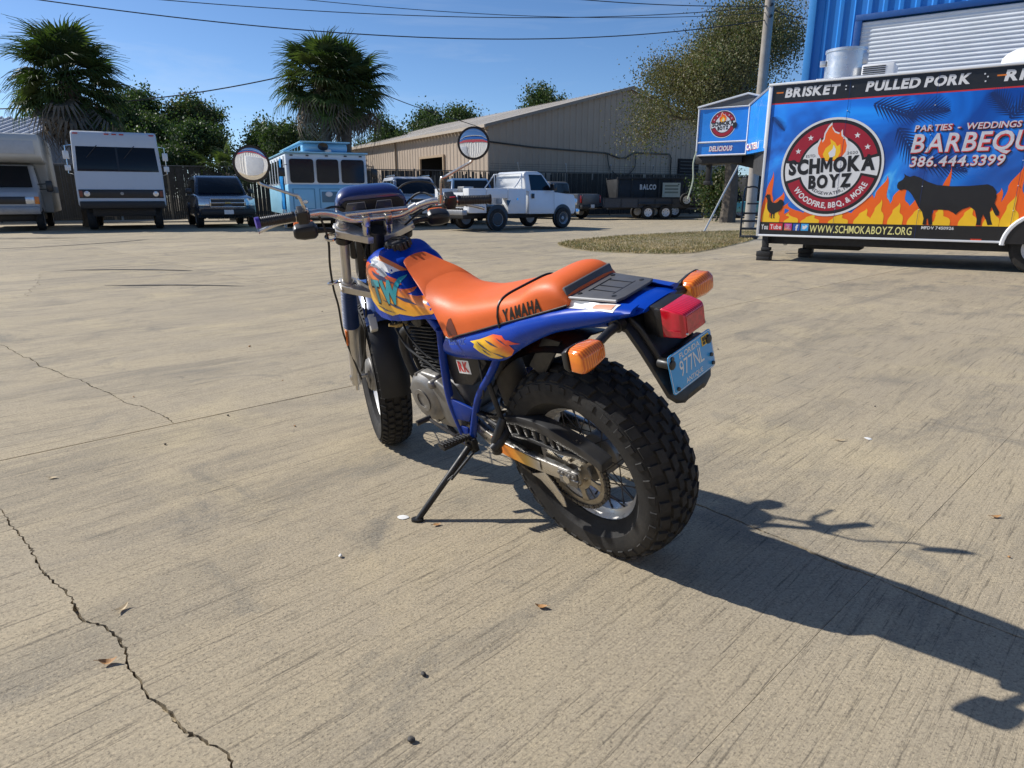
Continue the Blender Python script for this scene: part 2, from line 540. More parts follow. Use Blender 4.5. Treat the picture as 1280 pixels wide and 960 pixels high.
# ------------------------------------------------------------------ litter on the slabs: leaves and pebbles
LEAF = mat('dry_leaf', (.42, .22, .08), .7, var=.25, vs=40, bump=.2, bs=200)
LEAF2 = mat('pale_leaf', (.50, .38, .22), .7, var=.2, vs=40)
DARK = mat('dark_pebble', (.06, .055, .05), .8, var=.2, vs=60, bump=.4, bs=120)
CHALK = mat('chalk_white', (.75, .74, .70), .8, var=.1, vs=60)
def leaf(x, y, L, W, rz, m, curl, label, seed):
    r = random.Random(seed); b = MB(); n = 8; rows = []
    for i in range(n + 1):
        t = i / n; w = W * math.sin(math.pi * min(.97, max(.03, t ** .85))) * .5 + .001
        zz = .004 + curl * L * (2 * t - 1) ** 2 + r.uniform(0, .001)
        rows.append([Vector(((t - .5) * L, -w, zz + curl * w)), Vector(((t - .5) * L, 0, zz)), Vector(((t - .5) * L, w, zz + curl * w * 1.6))])
    for i in range(n):
        for k in range(2):
            b.add([rows[i][k], rows[i + 1][k], rows[i + 1][k + 1], rows[i][k + 1]], [(0, 1, 2, 3)])
    b.tube([rows[0][1], rows[0][1] + Vector((-L * .25, 0, .002))], .0007, 5)
    o = b.build('leaf', m, smooth=60)
    o.location = (x, y, 0); o.rotation_euler = (0, 0, rz)
    tag(o, label, 'leaf', 'dry leaves scattered on the concrete')
leaf(-.98, 1.38, .040, .017, .3, LEAF, .30, 'curled tan dry leaf beside the long crack in the foreground', 1)
leaf(-1.85, 2.49, .036, .015, .1, LEAF2, .10, 'small pale dry leaf lying flat above the long crack', 2)
leaf(.08, 1.61, .034, .016, 2.9, LEAF, .2, 'small brown folded leaf on open concrete behind the kickstand shadow', 3)
leaf(1.71, 2.15, .040, .014, .1, LEAF, .12, 'reddish brown leaf right of the thin mirror shadow', 4)
leaf(-.26, 2.09, .028, .014, .4, LEAF, .1, 'orange leaf scrap beside the kickstand foot', 5)
leaf(-1.07, 1.60, .040, .016, 1.2, LEAF2, .25, 'pale leaf caught in the long crack', 6)
leaf(1.52, 2.92, .05, .012, -.3, LEAF2, .1, 'straw coloured leaf lying on the slab behind the rear tyre', 8)
leaf(.36, 5.1, .06, .02, .6, LEAF, .15, 'brown leaf on far slab in line with the plate', 9)
def pebble(x, y, r, m, label, cat, group, flat=.5, seed=0):
    rr = random.Random(seed); b = MB(); b.sphere((0, 0, r * flat * .8), (r, r * .75, r * flat), 10, 6)
    for p in b.v: p *= rr.uniform(.82, 1.1)
    zmin = min(p.z for p in b.v)
    for p in b.v: p.z -= zmin - .0003
    o = b.build(cat.replace(' ', '_'), m, smooth=50)
    o.location = (x, y, 0.001); o.rotation_euler = (0, 0, rr.uniform(0, 6))
    tag(o, label, cat, group)
pebble(-.21, 1.34, .0085, DARK, 'dark grey pebble on bare foreground concrete', 'pebble', 'dark pebbles on the concrete', .5, 1)
pebble(-.21, 1.14, .0095, DARK, 'larger blackish pebble on bare foreground concrete', 'pebble', 'dark pebbles on the concrete', .5, 2)
pebble(-.54, 1.88, .008, CHALK, 'small whitish pebble left of the kickstand', 'pebble', None, .6, 3)
pebble(-.385, 2.15, .022, CHALK, 'flattened white gum spot beside the kickstand foot', 'gum spot', None, .05, 4)
pebble(1.67, 2.95, .02, CHALK, 'bluish white scrap stuck on slab behind the plate', 'scrap', None, .05, 5)
pr_ = random.Random(12)
for i in range(26):
    x = pr_.uniform(-2.2, 3.2); y = pr_.uniform(1.6, 7)
    if -.9 < x < .7 and 1.7 < y < 3.1: continue
    pebble(x, y, pr_.uniform(.004, .009), DARK if pr_.random() < .7 else LEAF, 'tiny dark crumb of grit lying on the concrete', 'grit', 'crumbs of grit on the concrete', .6, 20 + i)
# ------------------------------------------------------------------ the motorcycle
# bike frame: x forward, y left, z up along the leaning bike, origin under the rear axle
BYAW, BLEAN, STEER = 2.29539, .2881, -.41485
BF = Vector((math.cos(BYAW), math.sin(BYAW), 0)); BLF = Vector((-math.sin(BYAW), math.cos(BYAW), 0)); BZ = Vector((0, 0, 1))
BL = BLF * math.cos(BLEAN) - BZ * math.sin(BLEAN); BU = BZ * math.cos(BLEAN) + BLF * math.sin(BLEAN)
BO = Vector((.32969, 2.0151, 0.0))
bike = empty('motorcycle', BO, 0, 'blue and orange dual sport motorcycle with fat knobby tyres leaning on its kickstand', 'motorcycle')
BM = Matrix((BF, BL, BU)).transposed()
bike.rotation_euler = BM.to_euler()
def bworld(p): return BO + BM @ Vector(p)
RK = R(26.0); SAX = Vector((1.41, 0, 0)); SU = Vector((-math.sin(RK), 0, math.cos(RK))); SN = Vector((math.cos(RK), 0, math.sin(RK)))
SM = Matrix.Rotation(STEER, 3, SU)
def steer(p): return SAX + SM @ (Vector(p) - SAX)
def fp(d, y, s):
    """fork frame: d ahead of the steering axis, y left, s up along the axis"""
    return SAX + SN * d + SU * s + Vector((0, y, 0))
def above_ground(p, lo=.0015):
    w = bworld(p)
    if w.z < lo:
        w.z = lo
        q = w - BO
        return Vector((q.dot(BF), q.dot(BL), q.dot(BU)))
    return p

RUBBER = mat('tyre_rubber', (.022, .021, .020), .78, var=.35, vs=14, bump=.35, bs=160, spec=.35, dirt=.35, dcol=(.085, .072, .055), dscale=9)
BLACKP = mat('black_plastic', (.014, .014, .015), .42, var=.15, vs=20, bump=.05, bs=250)
BLACKM = mat('matt_black_metal', (.016, .016, .017), .5, var=.25, vs=16, metal=.2, bump=.1, bs=150, dirt=.3, dcol=(.10, .085, .065), dscale=14)
BLUE = mat('blue_paint', (.001, .042, .36), .30, var=.05, vs=5, coat=.15, spec=.22)
NAVY = mat('dark_blue_paint', (.006, .014, .11), .3, var=.06, vs=5, coat=1.0)
FRAMEB = mat('blue_frame_paint', (.001, .030, .24), .40, var=.12, vs=12, coat=.1, spec=.22, dirt=.25, dcol=(.05, .045, .06), dscale=18)
ORANGE = mat('orange_vinyl', (.74, .130, .020), .52, var=.07, vs=7, bump=.16, bs=330, rvar=.06, dirt=.12, dcol=(.42, .09, .03), dscale=6)
CHROME = mat('worn_chrome', (.62, .60, .565), .32, metal=1, var=.12, vs=18, rvar=.1, dirt=.10, dcol=(.34, .28, .20), dscale=10)
ALU = mat('cast_aluminium', (.25, .24, .225), .50, metal=.75, var=.14, vs=12, bump=.12, bs=200, dirt=.35, dcol=(.16, .13, .095), dscale=10)
FORKM = mat('fork_metal', (.58, .555, .51), .38, metal=.7, var=.1, vs=14, dirt=.3, dcol=(.20, .16, .11), dscale=12)
STEELD = mat('dark_steel', (.10, .095, .09), .45, metal=.8, var=.3, vs=20, dirt=.4, dcol=(.09, .06, .035), dscale=16)
SPROCK = mat('sprocket_steel', (.36, .32, .25), .45, metal=.8, var=.2, vs=25, dirt=.55, dcol=(.13, .085, .045), dscale=22)
def lens_mat(name, deep, light, scale, axis):
    m = bpy.data.materials.new(name); m.use_nodes = True
    N, L = m.node_tree.nodes, m.node_tree.links; b = N['Principled BSDF']
    tc = N.new('ShaderNodeTexCoord'); w = N.new('ShaderNodeTexWave'); w.inputs['Scale'].default_value = scale; w.bands_direction = axis
    L.new(tc.outputs['Object'], w.inputs['Vector'])
    nz = N.new('ShaderNodeTexNoise'); nz.inputs['Scale'].default_value = 28; nz.inputs['Detail'].default_value = 3; L.new(tc.outputs['Object'], nz.inputs['Vector'])
    mx = N.new('ShaderNodeMix'); mx.data_type = 'RGBA'; mx.inputs['A'].default_value = (*deep, 1); mx.inputs['B'].default_value = (*light, 1)
    ad_ = N.new('ShaderNodeMath'); ad_.operation = 'MULTIPLY'; L.new(w.outputs['Fac'], ad_.inputs[0]); L.new(nz.outputs['Fac'], ad_.inputs[1])
    mr = N.new('ShaderNodeMapRange'); mr.inputs[1].default_value = .1; mr.inputs[2].default_value = .55; L.new(ad_.outputs[0], mr.inputs[0])
    L.new(mr.outputs[0], mx.inputs['Factor']); L.new(mx.outputs['Result'], b.inputs['Base Color'])
    bp = N.new('ShaderNodeBump'); bp.inputs['Strength'].default_value = .35; bp.inputs['Distance'].default_value = .002; L.new(w.outputs['Fac'], bp.inputs['Height']); L.new(bp.outputs[0], b.inputs['Normal'])
    b.inputs['Roughness'].default_value = .12; b.inputs['Coat Weight'].default_value = .8; b.inputs['Coat Roughness'].default_value = .05; b.inputs['Subsurface Weight'].default_value = .2; b.inputs['Subsurface Scale'].default_value = .01
    return m
AMBER = lens_mat('amber_lens', (.70, .135, .008), (.94, .26, .018), 42, 'Y')
REDL = lens_mat('red_lens', (.50, .006, .020), (.78, .015, .05), 45, 'Y')
REDD = mat('red_lens_inner', (.52, .010, .030), .2, var=.45, vs=90, coat=.8, bump=.3, bs=90)
GREYP = mat('grey_plastic', (.085, .085, .09), .5, var=.12, vs=18, bump=.1, bs=250)
LGREY = mat('light_grey_plastic', (.33, .33, .33), .45, var=.1, vs=18)
MIRROR = mat('mirror_glass', (.92, .93, .95), .015, metal=1, var=.01, rvar=.01)
TEAL = mat('teal_print', (.01, .30, .36), .3, coat=.5)
WHITEP = mat('white_print', (.80, .80, .78), .35, coat=.3, var=.04)
BLACKPR = mat('black_print', (.012, .012, .014), .45, var=.05)
GOLDP = mat('pale_lettering', (.02, .05, .40), .25, metal=.3, coat=.8)
REDP = mat('red_print', (.62, .02, .03), .35, coat=.3)
BOOT = mat('blue_rubber_gaiter', (.016, .038, .11), .55, var=.1, vs=20, bump=.1)
WIRE = mat('black_cable', (.012, .012, .012), .5, var=.1)
PURPLE = mat('violet_rubber', (.05, .03, .32), .5, var=.1)
FLAME = gradient_mat('flame_print', [(0, (.90, .52, .01)), (.45, (.86, .33, .01)), (.75, (.82, .13, .012)), (1, (.80, .07, .012))], (-.25, 0, 1), .56, .74, coat=.6)
FLAME2 = gradient_mat('flame_print_side', [(0, (.95, .62, .02)), (.4, (.93, .45, .015)), (.7, (.84, .12, .02)), (1, (.80, .05, .02))], (-.75, 0, .9), .455, .615, coat=.6)

def blk(poly_top_scale, base4, nrm, h):
    c = sum(base4, Vector()) / 4
    top = [c + (p - c) * poly_top_scale + n * h for p, n in zip(base4, nrm)]
    return base4 + top, [(4, 5, 6, 7), (0, 1, 5, 4), (1, 2, 6, 5), (2, 3, 7, 6), (3, 0, 4, 7)]

def tyre_geo(Rr, W, rimr, cx, cz, cols, N, kh, seed):
    """carcass with moulded knobs, axle along y"""
    m = MB(); hw = W / 2
    def crown(y):
        t = abs(y) / hw
        return Rr - kh - .030 * t ** 2.6
    prof = [(rimr - .008, -.052), (rimr + .004, -.060), (rimr + .03, -hw * .93), (rimr + .06, -hw * 1.0), (crown(hw) - .012, -hw * .985)]
    for y in [-.93, -.75, -.5, -.25, 0, .25, .5, .75, .93]: prof.append((crown(y * hw), y * hw))
    prof += [(r, -y) for r, y in reversed(prof[:5])]
    m.lathe(prof, (cx, 0, cz), (0, 1, 0), 96, closed=True)
    def sp(th, y, rr=None):
        r = crown(y) if rr is None else rr
        return Vector((cx + r * math.cos(th), y, cz + r * math.sin(th)))
    def nr(th, y):
        k = 1.15 * (abs(y) / hw) ** 2.2
        v = Vector((math.cos(th), math.copysign(k, y), math.sin(th))); return v.normalized()
    r_ = random.Random(seed)
    for ci, (y0, y1, fill, ph, skew) in enumerate(cols):
        for i in range(N):
            t0 = 2 * math.pi * (i + ph) / N; dt = 2 * math.pi / N * fill
            base = []; nn = []
            for (tt, y) in ((t0, y0), (t0 + dt, y0), (t0 + dt, y1), (t0, y1)):
                t2 = tt + skew * (abs(y) - abs((y0 + y1) / 2)) / Rr
                base.append(sp(t2, y) - nr(t2, y) * .002); nn.append(nr(t2, y))
            vs, fs = blk(.84, base, nn, kh + .002 + r_.uniform(-.0006, .0006)); m.add(vs, fs)
    return m

def spoke_wheel(root, cx, cz, rim_prof, n_sp, hub_prof, fl_r, fl_y, rim_r, xf, rim_mat, tyre, name_hub='hub'):
    w = MB().lathe(rim_prof, (cx, 0, cz), (0, 1, 0), 80, closed=True).build('wheel', rim_mat, root, xf=xf, smooth=40)
    tyre.build('tyre', RUBBER, w, xf=xf, smooth=28)
    MB().lathe(hub_prof, (cx, 0, cz), (0, 1, 0), 40).build(name_hub, ALU, w, xf=xf)
    for i in range(n_sp):
        sgn = 1 if i % 2 else -1; k = i // 2
        a0 = 2 * math.pi * (i + .5) / n_sp; off = (1 if k % 2 else -1) * .95
        a1 = a0 + off
        p0 = Vector((cx + fl_r * math.cos(a1), sgn * fl_y, cz + fl_r * math.sin(a1)))
        p1 = Vector((cx + rim_r * math.cos(a0), sgn * .012, cz + rim_r * math.sin(a0)))
        s = MB(); s.cyl(p0, p1, .0019, n=6); s.cyl(lerp(p0, p1, .9), p1, .0034, n=6)
        s.build('spoke', STEELD, w, xf=xf)
    return w

RIMM = mat('polished_rim', (.76, .73, .68), .30, metal=.30, var=.08, vs=10, dirt=.12, dcol=(.36, .29, .2), dscale=9)
# rear wheel ------------------------------------------------------------
RAX = Vector((0, 0, .322))
cols = [(.003, .025, .70, 0, .35), (-.025, -.003, .70, .5, .35), (.030, .055, .72, .42, -.3), (-.055, -.030, .72, .08, -.3), (.060, .087, .64, .9, -.2), (-.087, -.060, .64, .6, -.2)]
rt = tyre_geo(.338, .196, .207, 0, .322, cols, 34, .0092, 1)
for side in (1, -1):                              # shoulder lugs and mould marks on the sidewall
    for i in range(34):
        t0 = 2 * math.pi * (i + .55) / 34; dt = 2 * math.pi / 34 * .5
        b4 = [Vector((r * math.cos(t), side * y, .322 + r * math.sin(t))) for (t, r, y) in ((t0, .302, .0905), (t0 + dt, .302, .0905), (t0 + dt, .280, .0965), (t0, .280, .0965))]
        nn = [Vector((.25 * math.cos(t0), side, .25 * math.sin(t0))).normalized()] * 4
        vs_, fs_ = blk(.8, b4, nn, .005); rt.add(vs_, fs_)
rim_r = [(r_ + .0165, y_) for r_, y_ in [(.199, .057), (.195, .0575), (.181, .044), (.174, .030), (.161, .020), (.161, -.020), (.174, -.030), (.181, -.044), (.195, -.0575), (.199, -.057), (.197, -.050), (.186, -.042), (.172, 0), (.186, .042), (.197, .05)]]
hub_r = [(.010, .085), (.034, .085), (.040, .078), (.040, .052), (.060, .050), (.060, .044), (.036, .040), (.034, .000), (.062, -.014), (.070, -.020), (.070, -.064), (.058, -.070), (.010, -.072)]
rw = spoke_wheel(bike, 0, .322, rim_r, 36, hub_r, .055, .046, .179, lambda p: above_ground(p), RIMM, rt)
sp = MB()                                          # toothed sprocket with cut-outs
NT = 54; ys = .086
for i in range(NT):
    a0 = 2 * math.pi * i / NT; a1 = a0 + 2 * math.pi / NT
    ro = .127
    P = [Vector((r * math.cos(a), ys, .322 + r * math.sin(a))) for r, a in ((.099, a0), (.120, a0), (ro, a0 + (a1 - a0) * .35), (ro, a0 + (a1 - a0) * .65), (.120, a1), (.099, a1))]
    sp.prism(P, (0, .006, 0))
sp.lathe([(.030, ys), (.060, ys), (.060, ys + .006), (.030, ys + .006)], (0, 0, .322), (0, 1, 0), 36, closed=True)
for i in range(6):
    a = 2 * math.pi * i / 6 + .3; d = Vector((math.cos(a), 0, math.sin(a))); q = Vector((-d.z, 0, d.x))
    c0 = RAX + Vector((0, ys, 0))
    sp.prism([c0 + d * .057 - q * .012, c0 + d * .078 - q * .009, c0 + d * .102 - q * .015, c0 + d * .102 + q * .015, c0 + d * .078 + q * .009, c0 + d * .057 + q * .012], (0, .006, 0))
    sp.cyl(c0 + d * .042 + Vector((0, .004, 0)), c0 + d * .042 + Vector((0, .016, 0)), .006, n=6)
sp.build('sprocket', SPROCK, rw, bevel=0)
ax = MB(); ax.cyl((0, -.135, .322), (0, .135, .322), .0085); ax.cyl((0, .119, .322), (0, .136, .322), .015, n=6); ax.cyl((0, .112, .322), (0, .121, .322), .021)
ax.build('axle', CHROME, bike)

# swingarm, chain ---------------------------------------------------------
sa = MB()
for sgn in (1, -1):
    pts = [(.485, .088 * sgn, .372), (.36, .112 * sgn, .345), (.20, .117 * sgn, .330), (.05, .112 * sgn, .322), (-.035, .110 * sgn, .320)]
    hh = [.030, .027, .026, .024, .020]; ww = [.014, .014, .014, .011, .006]
    rings = []
    for p, hz, wy in zip(spline(pts, 4), *[[interp([0, 4, 8, 12, 16], q, i) for i in range(17)] for q in (hh, ww)]):
        rings.append([p + Vector((0, wy, hz)), p + Vector((0, wy, -hz)), p + Vector((0, -wy, -hz)), p + Vector((0, -wy, hz))])
    sa.loft(rings)
sa.cyl((.485, -.105, .372), (.485, .105, .372), .024)
sa.cyl((.40, -.09, .36), (.40, .09, .36), .018)
swing = sa.build('swingarm', CHROME, bike, bevel=.004)
dd = MB(); dd.add([(.345, .1290, .371), (.280, .1335, .360), (.20, .1325, .354), (.115, .1310, .344), (.118, .1310, .306), (.20, .1325, .308), (.280, .1335, .314), (.348, .1290, .322)], [(0, 1, 6, 7), (1, 2, 5, 6), (2, 3, 4, 5)])
dd.build('swingarm_decal', gradient_mat('amber_strip', [(0, (.80, .15, .01)), (.45, (.76, .27, .01)), (.75, (.60, .38, .08)), (1, (.50, .45, .36))], (-1, 0, 0), -.34, -.12), swing)
ad = MB()
ad.box((.0, .126, .322), (.075, .006, .050)); ad.cyl((-.045, .128, .322), (.03, .128, .322), .005, n=8)
for q in (-.028, -.012, .018, .032): ad.cyl((q, .127, .335), (q, .134, .335), .006, n=8)
ad.build('chain_adjuster', ALU, bike, bevel=.0015)
ch = MB(); path = []
FS = Vector((.492, .089, .378)); fr_ = .032; rr_ = .1225
for i in range(13): a = R(100) - R(200) * i / 12; path.append(FS + Vector((fr_ * math.cos(a), 0, fr_ * math.sin(a))))
p_low = FS + Vector((0, 0, -fr_)); q_low = RAX + Vector((.02, .089, -rr_ * .98))
for i in range(1, 30): path.append(lerp(path[12], q_low, i / 30) + Vector((0, 0, -.018 * math.sin(math.pi * i / 30))))
for i in range(26): a = R(-80) - R(195) * i / 25; path.append(RAX + Vector((rr_ * math.cos(a), .089, rr_ * math.sin(a))))
last = path[-1]
for i in range(1, 30): path.append(lerp(last, path[0], i / 30))
# resample to half-pitch links
tot = []; 
for i in range(len(path)):
    tot.append(path[i])
acc = [0]
for i in range(1, len(tot) + 1): acc.append(acc[-1] + (tot[i % len(tot)] - tot[i - 1]).length)
nl = int(acc[-1] / .0127)
def at_len(s):
    s %= acc[-1]
    for i in range(len(tot)):
        if s <= acc[i + 1]: return lerp(tot[i], tot[(i + 1) % len(tot)], (s - acc[i]) / max(1e-9, acc[i + 1] - acc[i]))
    return tot[0]
for i in range(nl):
    a_, b_ = at_len(i * acc[-1] / nl), at_len((i + 1) * acc[-1] / nl)
    d = (b_ - a_); L_ = d.length; d.normalize(); q = Vector((-d.z, 0, d.x)); off = .0062 if i % 2 else .0082
    for sg in (1, -1):
        P = [a_ - d * .004 - q * .004, a_ - d * .001 - q * .0058, a_ + d * (L_ * .5) - q * .0045, b_ + d * .001 - q * .0058, b_ + d * .004 - q * .004, b_ + d * .004 + q * .004, b_ + d * .001 + q * .0058, a_ + d * (L_ * .5) + q * .0045, a_ - d * .001 + q * .0058, a_ - d * .004 + q * .004]
        ch.prism([p + Vector((0, sg * off - .0009, 0)) for p in P], (0, .0018, 0))
    ch.cyl(a_ + Vector((0, -.0095, 0)), a_ + Vector((0, .0095, 0)), .0040, n=8)
ch.build('chain', STEELD, bike, smooth=30)

# chain guard: moulded band, lower rail and slanted ribs
def band(m, top, bot, y0, y1):
    """closed plate between two polylines (x, z)"""
    rings = []
    for (x0, z0), (x1, z1) in zip(top, bot):
        rings.append([Vector((x0, y0, z0)), Vector((x0, y1, z0)), Vector((x1, y1, z1)), Vector((x1, y0, z1))])
    m.loft(rings)
cg = MB()
topc = [(p.x, p.z) for p in spline([(.275, 0, .452), (.20, 0, .470), (.10, 0, .472), (.0, 0, .452), (-.08, 0, .430), (-.135, 0, .405)], 5)]
botc = [(x + .004, z - .028 - .008 * math.sin(math.pi * i / 25)) for i, (x, z) in enumerate(topc)]
band(cg, topc, botc, .060, .108)
rail = [(p.x, p.z) for p in spline([(.262, 0, .392), (.20, 0, .398), (.12, 0, .398), (.05, 0, .392), (-.02, 0, .402), (-.07, 0, .398)], 5)]
band(cg, rail, [(x, z - .014) for x, z in rail], .092, .106)
for x in (.262, .222, .182, .142, .102, .066, .036):
    cg.prism([V(x - .008, .094, .388), V(x + .006, .094, .388), V(x + .020, .094, .450), V(x + .002, .094, .450)], (0, .010, 0))
cg.build('chain_guard', mat('charcoal_plastic', (.030, .030, .031), .38, var=.12, vs=16), bike, bevel=.0025)
fin = MB()
fin.prism([V(.19, .112, .262), V(.15, .112, .252), V(.10, .112, .212), V(.070, .112, .178), V(.052, .112, .180), V(.056, .112, .215), V(.09, .112, .262), V(.12, .112, .292)], (0, .004, 0))
fin.build('lower_chain_fin', CHROME, bike, bevel=.001)

# frame -------------------------------------------------------------------
fr = MB()
for s_ in (1, -1):
    y = .122 * s_
    fr.tube(spline([(.505, .108 * s_, .73), (.528, y, .57), (.545, y, .44), (.515, .120 * s_, .285)], 5), .0150, 12)
    fr.tube(spline([(.215, .104 * s_, .70), (.262, y, .625), (.375, y, .500), (.475, .121 * s_, .318)], 5), .0130, 12)
    fr.prism([V(.552, y, .470), V(.408, y, .458), V(.452, y, .395), V(.530, y, .385)], (0, .010 * s_, 0))
    fr.prism([V(.53, y, .36), V(.478, y, .36), V(.482, y, .265), V(.52, y, .265)], (0, .008 * s_, 0))
    fr.tube(spline([(.50, .085 * s_, .72), (.30, .088 * s_, .745), (.05, .085 * s_, .800), (-.22, .075 * s_, .850)], 5), .0125, 10)
    fr.tube(spline([(.51, .108 * s_, .73), (.70, .06 * s_, .80), (.93, .02 * s_, .88)], 4), .016, 10)
frame_o = fr.build('frame', FRAMEB, bike, bevel=.002)
dn = MB(); dn.tube(spline([(.98, 0, .86), (.935, 0, .62), (.86, 0, .33)], 5), .019, 12)
for s_ in (1, -1): dn.tube(spline([(.515, .120 * s_, .285), (.60, .10 * s_, .262), (.76, .05 * s_, .268), (.86, .02 * s_, .33)], 4), .013, 10)
dn.cyl(fp(0, 0, .88), fp(0, 0, 1.135), .030)
dn.build('downtube', BLACKM, frame_o)

# engine ------------------------------------------------------------------
en = MB()
prof = [V(.80, 0, .33), V(.815, 0, .40), V(.79, 0, .47), V(.72, 0, .525), V(.62, 0, .535), V(.53, 0, .50), V(.50, 0, .43), V(.51, 0, .345), V(.57, 0, .285), V(.72, 0, .275)]
rings = []
for y, k in ((-.125, .86), (-.11, .97), (-.02, 1.0), (.07, .98), (.088, .9)):
    c = V(.66, 0, .40); rings.append([c + (p - c) * k + V(0, y, 0) for p in prof])
en.loft(rings)
en.cyl((.60, .02, .53), (.55, .02, .56), .05, .045)
eng = en.build('engine', ALU, bike, bevel=.006)
gc = MB().lathe([(.000, .142), (.070, .141), (.084, .134), (.098, .118), (.100, .085)], (.705, 0, .425), (0, 1, 0), 44)
for a in range(6):
    t = a * math.pi / 3 + .2; gc.cyl((.705 + .094 * math.cos(t), .085, .425 + .094 * math.sin(t)), (.705 + .094 * math.cos(t), .126, .425 + .094 * math.sin(t)), .009, n=12)
gc.lathe([(.030, .1425), (.045, .1425), (.045, .146), (.030, .146)], (.705, 0, .425), (0, 1, 0), 32, closed=True)
gc.build('generator_cover', ALU, eng)
sc_ = MB()
sc_.prism([V(.64, .088, .50), V(.60, .088, .525), V(.545, .088, .50), V(.50, .088, .43), V(.515, .088, .345), V(.575, .088, .335), V(.62, .088, .37)], (0, .042, 0))
sc_.box((.66, .095, .515), (.10, .05, .035)); sc_.cyl((.625, .09, .505), (.625, .145, .505), .016)
sc_.build('sprocket_cover', ALU, eng, bevel=.008, seg=3)
cy = MB()
CT = Vector((.10, 0, .995)).normalized(); CB = Vector((.665, 0, .52)); CXd = Vector((.995, 0, -.10))
for i in range(13):
    c = CB + CT * (.018 + i * .0135); big = 1.0 if i < 9 else .96
    w = .105 * big; d = .088 * big
    P = [c + CXd * sx * w + V(0, sy * d, 0) for sx, sy in ((-1, -.7), (-.75, -1), (.75, -1), (1, -.7), (1, .7), (.75, 1), (-.75, 1), (-1, .7))]
    cy.prism(P, CT * .0042)
cy.tube([CB, CB + CT * .20], [.070, .070], 20)
cyl_ = cy.build('cylinder', BLACKM, eng, bevel=.001)
hd = MB(); c = CB + CT * .20
hd.prism([c + CXd * x + V(0, y, 0) for x, y in ((-.085, -.065), (.085, -.065), (.085, .065), (-.085, .065))], CT * .045)
hd.cyl(c + CT * .02 + V(0, -.08, 0), c + CT * .02 + V(0, .088, 0), .040)
hd.cyl(c + CXd * .06 + CT * .02 + V(0, .05, 0), c + CXd * .06 + CT * .02 + V(0, .098, 0), .026)
hd.build('cylinder_head', BLACKM, eng, bevel=.005)
pg_ = MB(); pg_.cyl(c + CXd * .105 + CT * -.02 + V(0, .04, 0), c + CXd * .125 + CT * -.01 + V(0, .105, 0), .010); pg_.cyl(c + CXd * .125 + CT * -.01 + V(0, .105, 0), c + CXd * .13 + V(0, .125, 0), .006)
pg_.build('spark_plug', mat('brass', (.55, .40, .16), .35, metal=.9), eng)
cb = MB(); cb.cyl((.56, .0, .615), (.43, .0, .64), .036); cb.cyl((.50, .0, .56), (.50, .0, .66), .034); cb.cyl((.50, .0, .63), (.50, .055, .63), .022)
cb.build('carburettor', ALU, eng)
ex = MB(); ex.tube(spline([(.79, .03, .66), (.865, .045, .635), (.895, .05, .56), (.865, .05, .44), (.82, .0, .33), (.78, -.09, .30), (.70, -.15, .30), (.52, -.155, .33), (.40, -.155, .40)], 6), .019, 14)
ex.build('exhaust_header', BLACKM, bike)
mu = MB(); mu.tube(spline([(.40, -.155, .40), (.34, -.158, .43), (.20, -.160, .455), (.02, -.162, .47)], 4), [.02, .02, .022, .03, .042, .046, .048, .048, .048, .048, .048, .046, .04], 20)
mu.build('muffler', BLACKM, bike)
# pegs, shift lever, kickstand ---------------------------------------------
def footpeg(s_):
    m = MB(); a_ = V(.475, .128 * s_, .325); b_ = V(.490, .245 * s_, .345)
    m.box(lerp(a_, b_, .5), (.026, (b_ - a_).length, .012), Matrix.Rotation(.12 * s_, 3, 'X'))
    for i in range(9):
        p = lerp(a_, b_, .15 + .82 * i / 8)
        m.box(p + V(0, 0, .006), (.034, .0065, .018))
    m.cyl(a_ - V(0, .02 * s_, 0), a_ + V(0, .012 * s_, 0), .014)
    m.build('footpeg', BLACKM, bike, bevel=.001)
footpeg(1); footpeg(-1)
sl = MB(); sl.tube([(.53, .115, .318), (.54, .150, .322), (.60, .165, .355), (.66, .168, .372)], .0065, 8); sl.cyl((.53, .095, .318), (.53, .128, .318), .012)
sl.build('shift_lever', STEELD, bike)
sl = MB(); sl.cyl((.658, .160, .372), (.668, .215, .374), .0105, n=12); sl.build('shift_rubber', BLACKP, bike)
ks = MB(); k0 = V(.472, .135, .300); k1 = V(.521, .403, .122)
ks.tube([k0, k1], [.0125, .0110], 12); ks.box(k0, (.05, .022, .05)); ks.cyl(k0 - V(0, .02, 0), k0 + V(0, .02, 0), .014)
ks.tube([k0 + V(-.020, .01, -.02), lerp(k0, k1, .45) + V(-.022, 0, 0)], .0052, 8)
ks.tube([lerp(k0, k1, .40) + V(-.022, 0, .003), lerp(k0, k1, .55) + V(0, 0, 0)], .004, 8)
w_ = bworld(k1); foot = MB()
foot.prism([w_ + V(.022 * math.cos(t), .017 * math.sin(t), -w_.z + .0005) for t in [i * math.pi / 8 for i in range(16)]], (0, 0, .009))
for p in foot.v:
    q = p - BO; p.x, p.y, p.z = q.dot(BF), q.dot(BL), q.dot(BU)
kick = ks.build('kickstand', BLACKM, bike, bevel=.001)
foot.build('stand_foot', BLACKM, kick)
pp = MB(); pp.tube([(.258, .125, .415), (.252, .165, .395), (.264, .19, .378)], [.017, .018, .016], 12)
pp.tube([(.258, .125, .46), (.262, .172, .40), (.268, .172, .355)], [.014, .017, .017], 12)
pp.build('passenger_peg', BLACKP, bike)
bkt = MB(); bkt.tube([(.30, .118, .60), (.27, .124, .47), (.255, .126, .41)], .009, 8); bkt.tube([(.255, .126, .41), (.40, .122, .44)], .008, 8)
bkt.build('peg_bracket', BLACKM, bike)

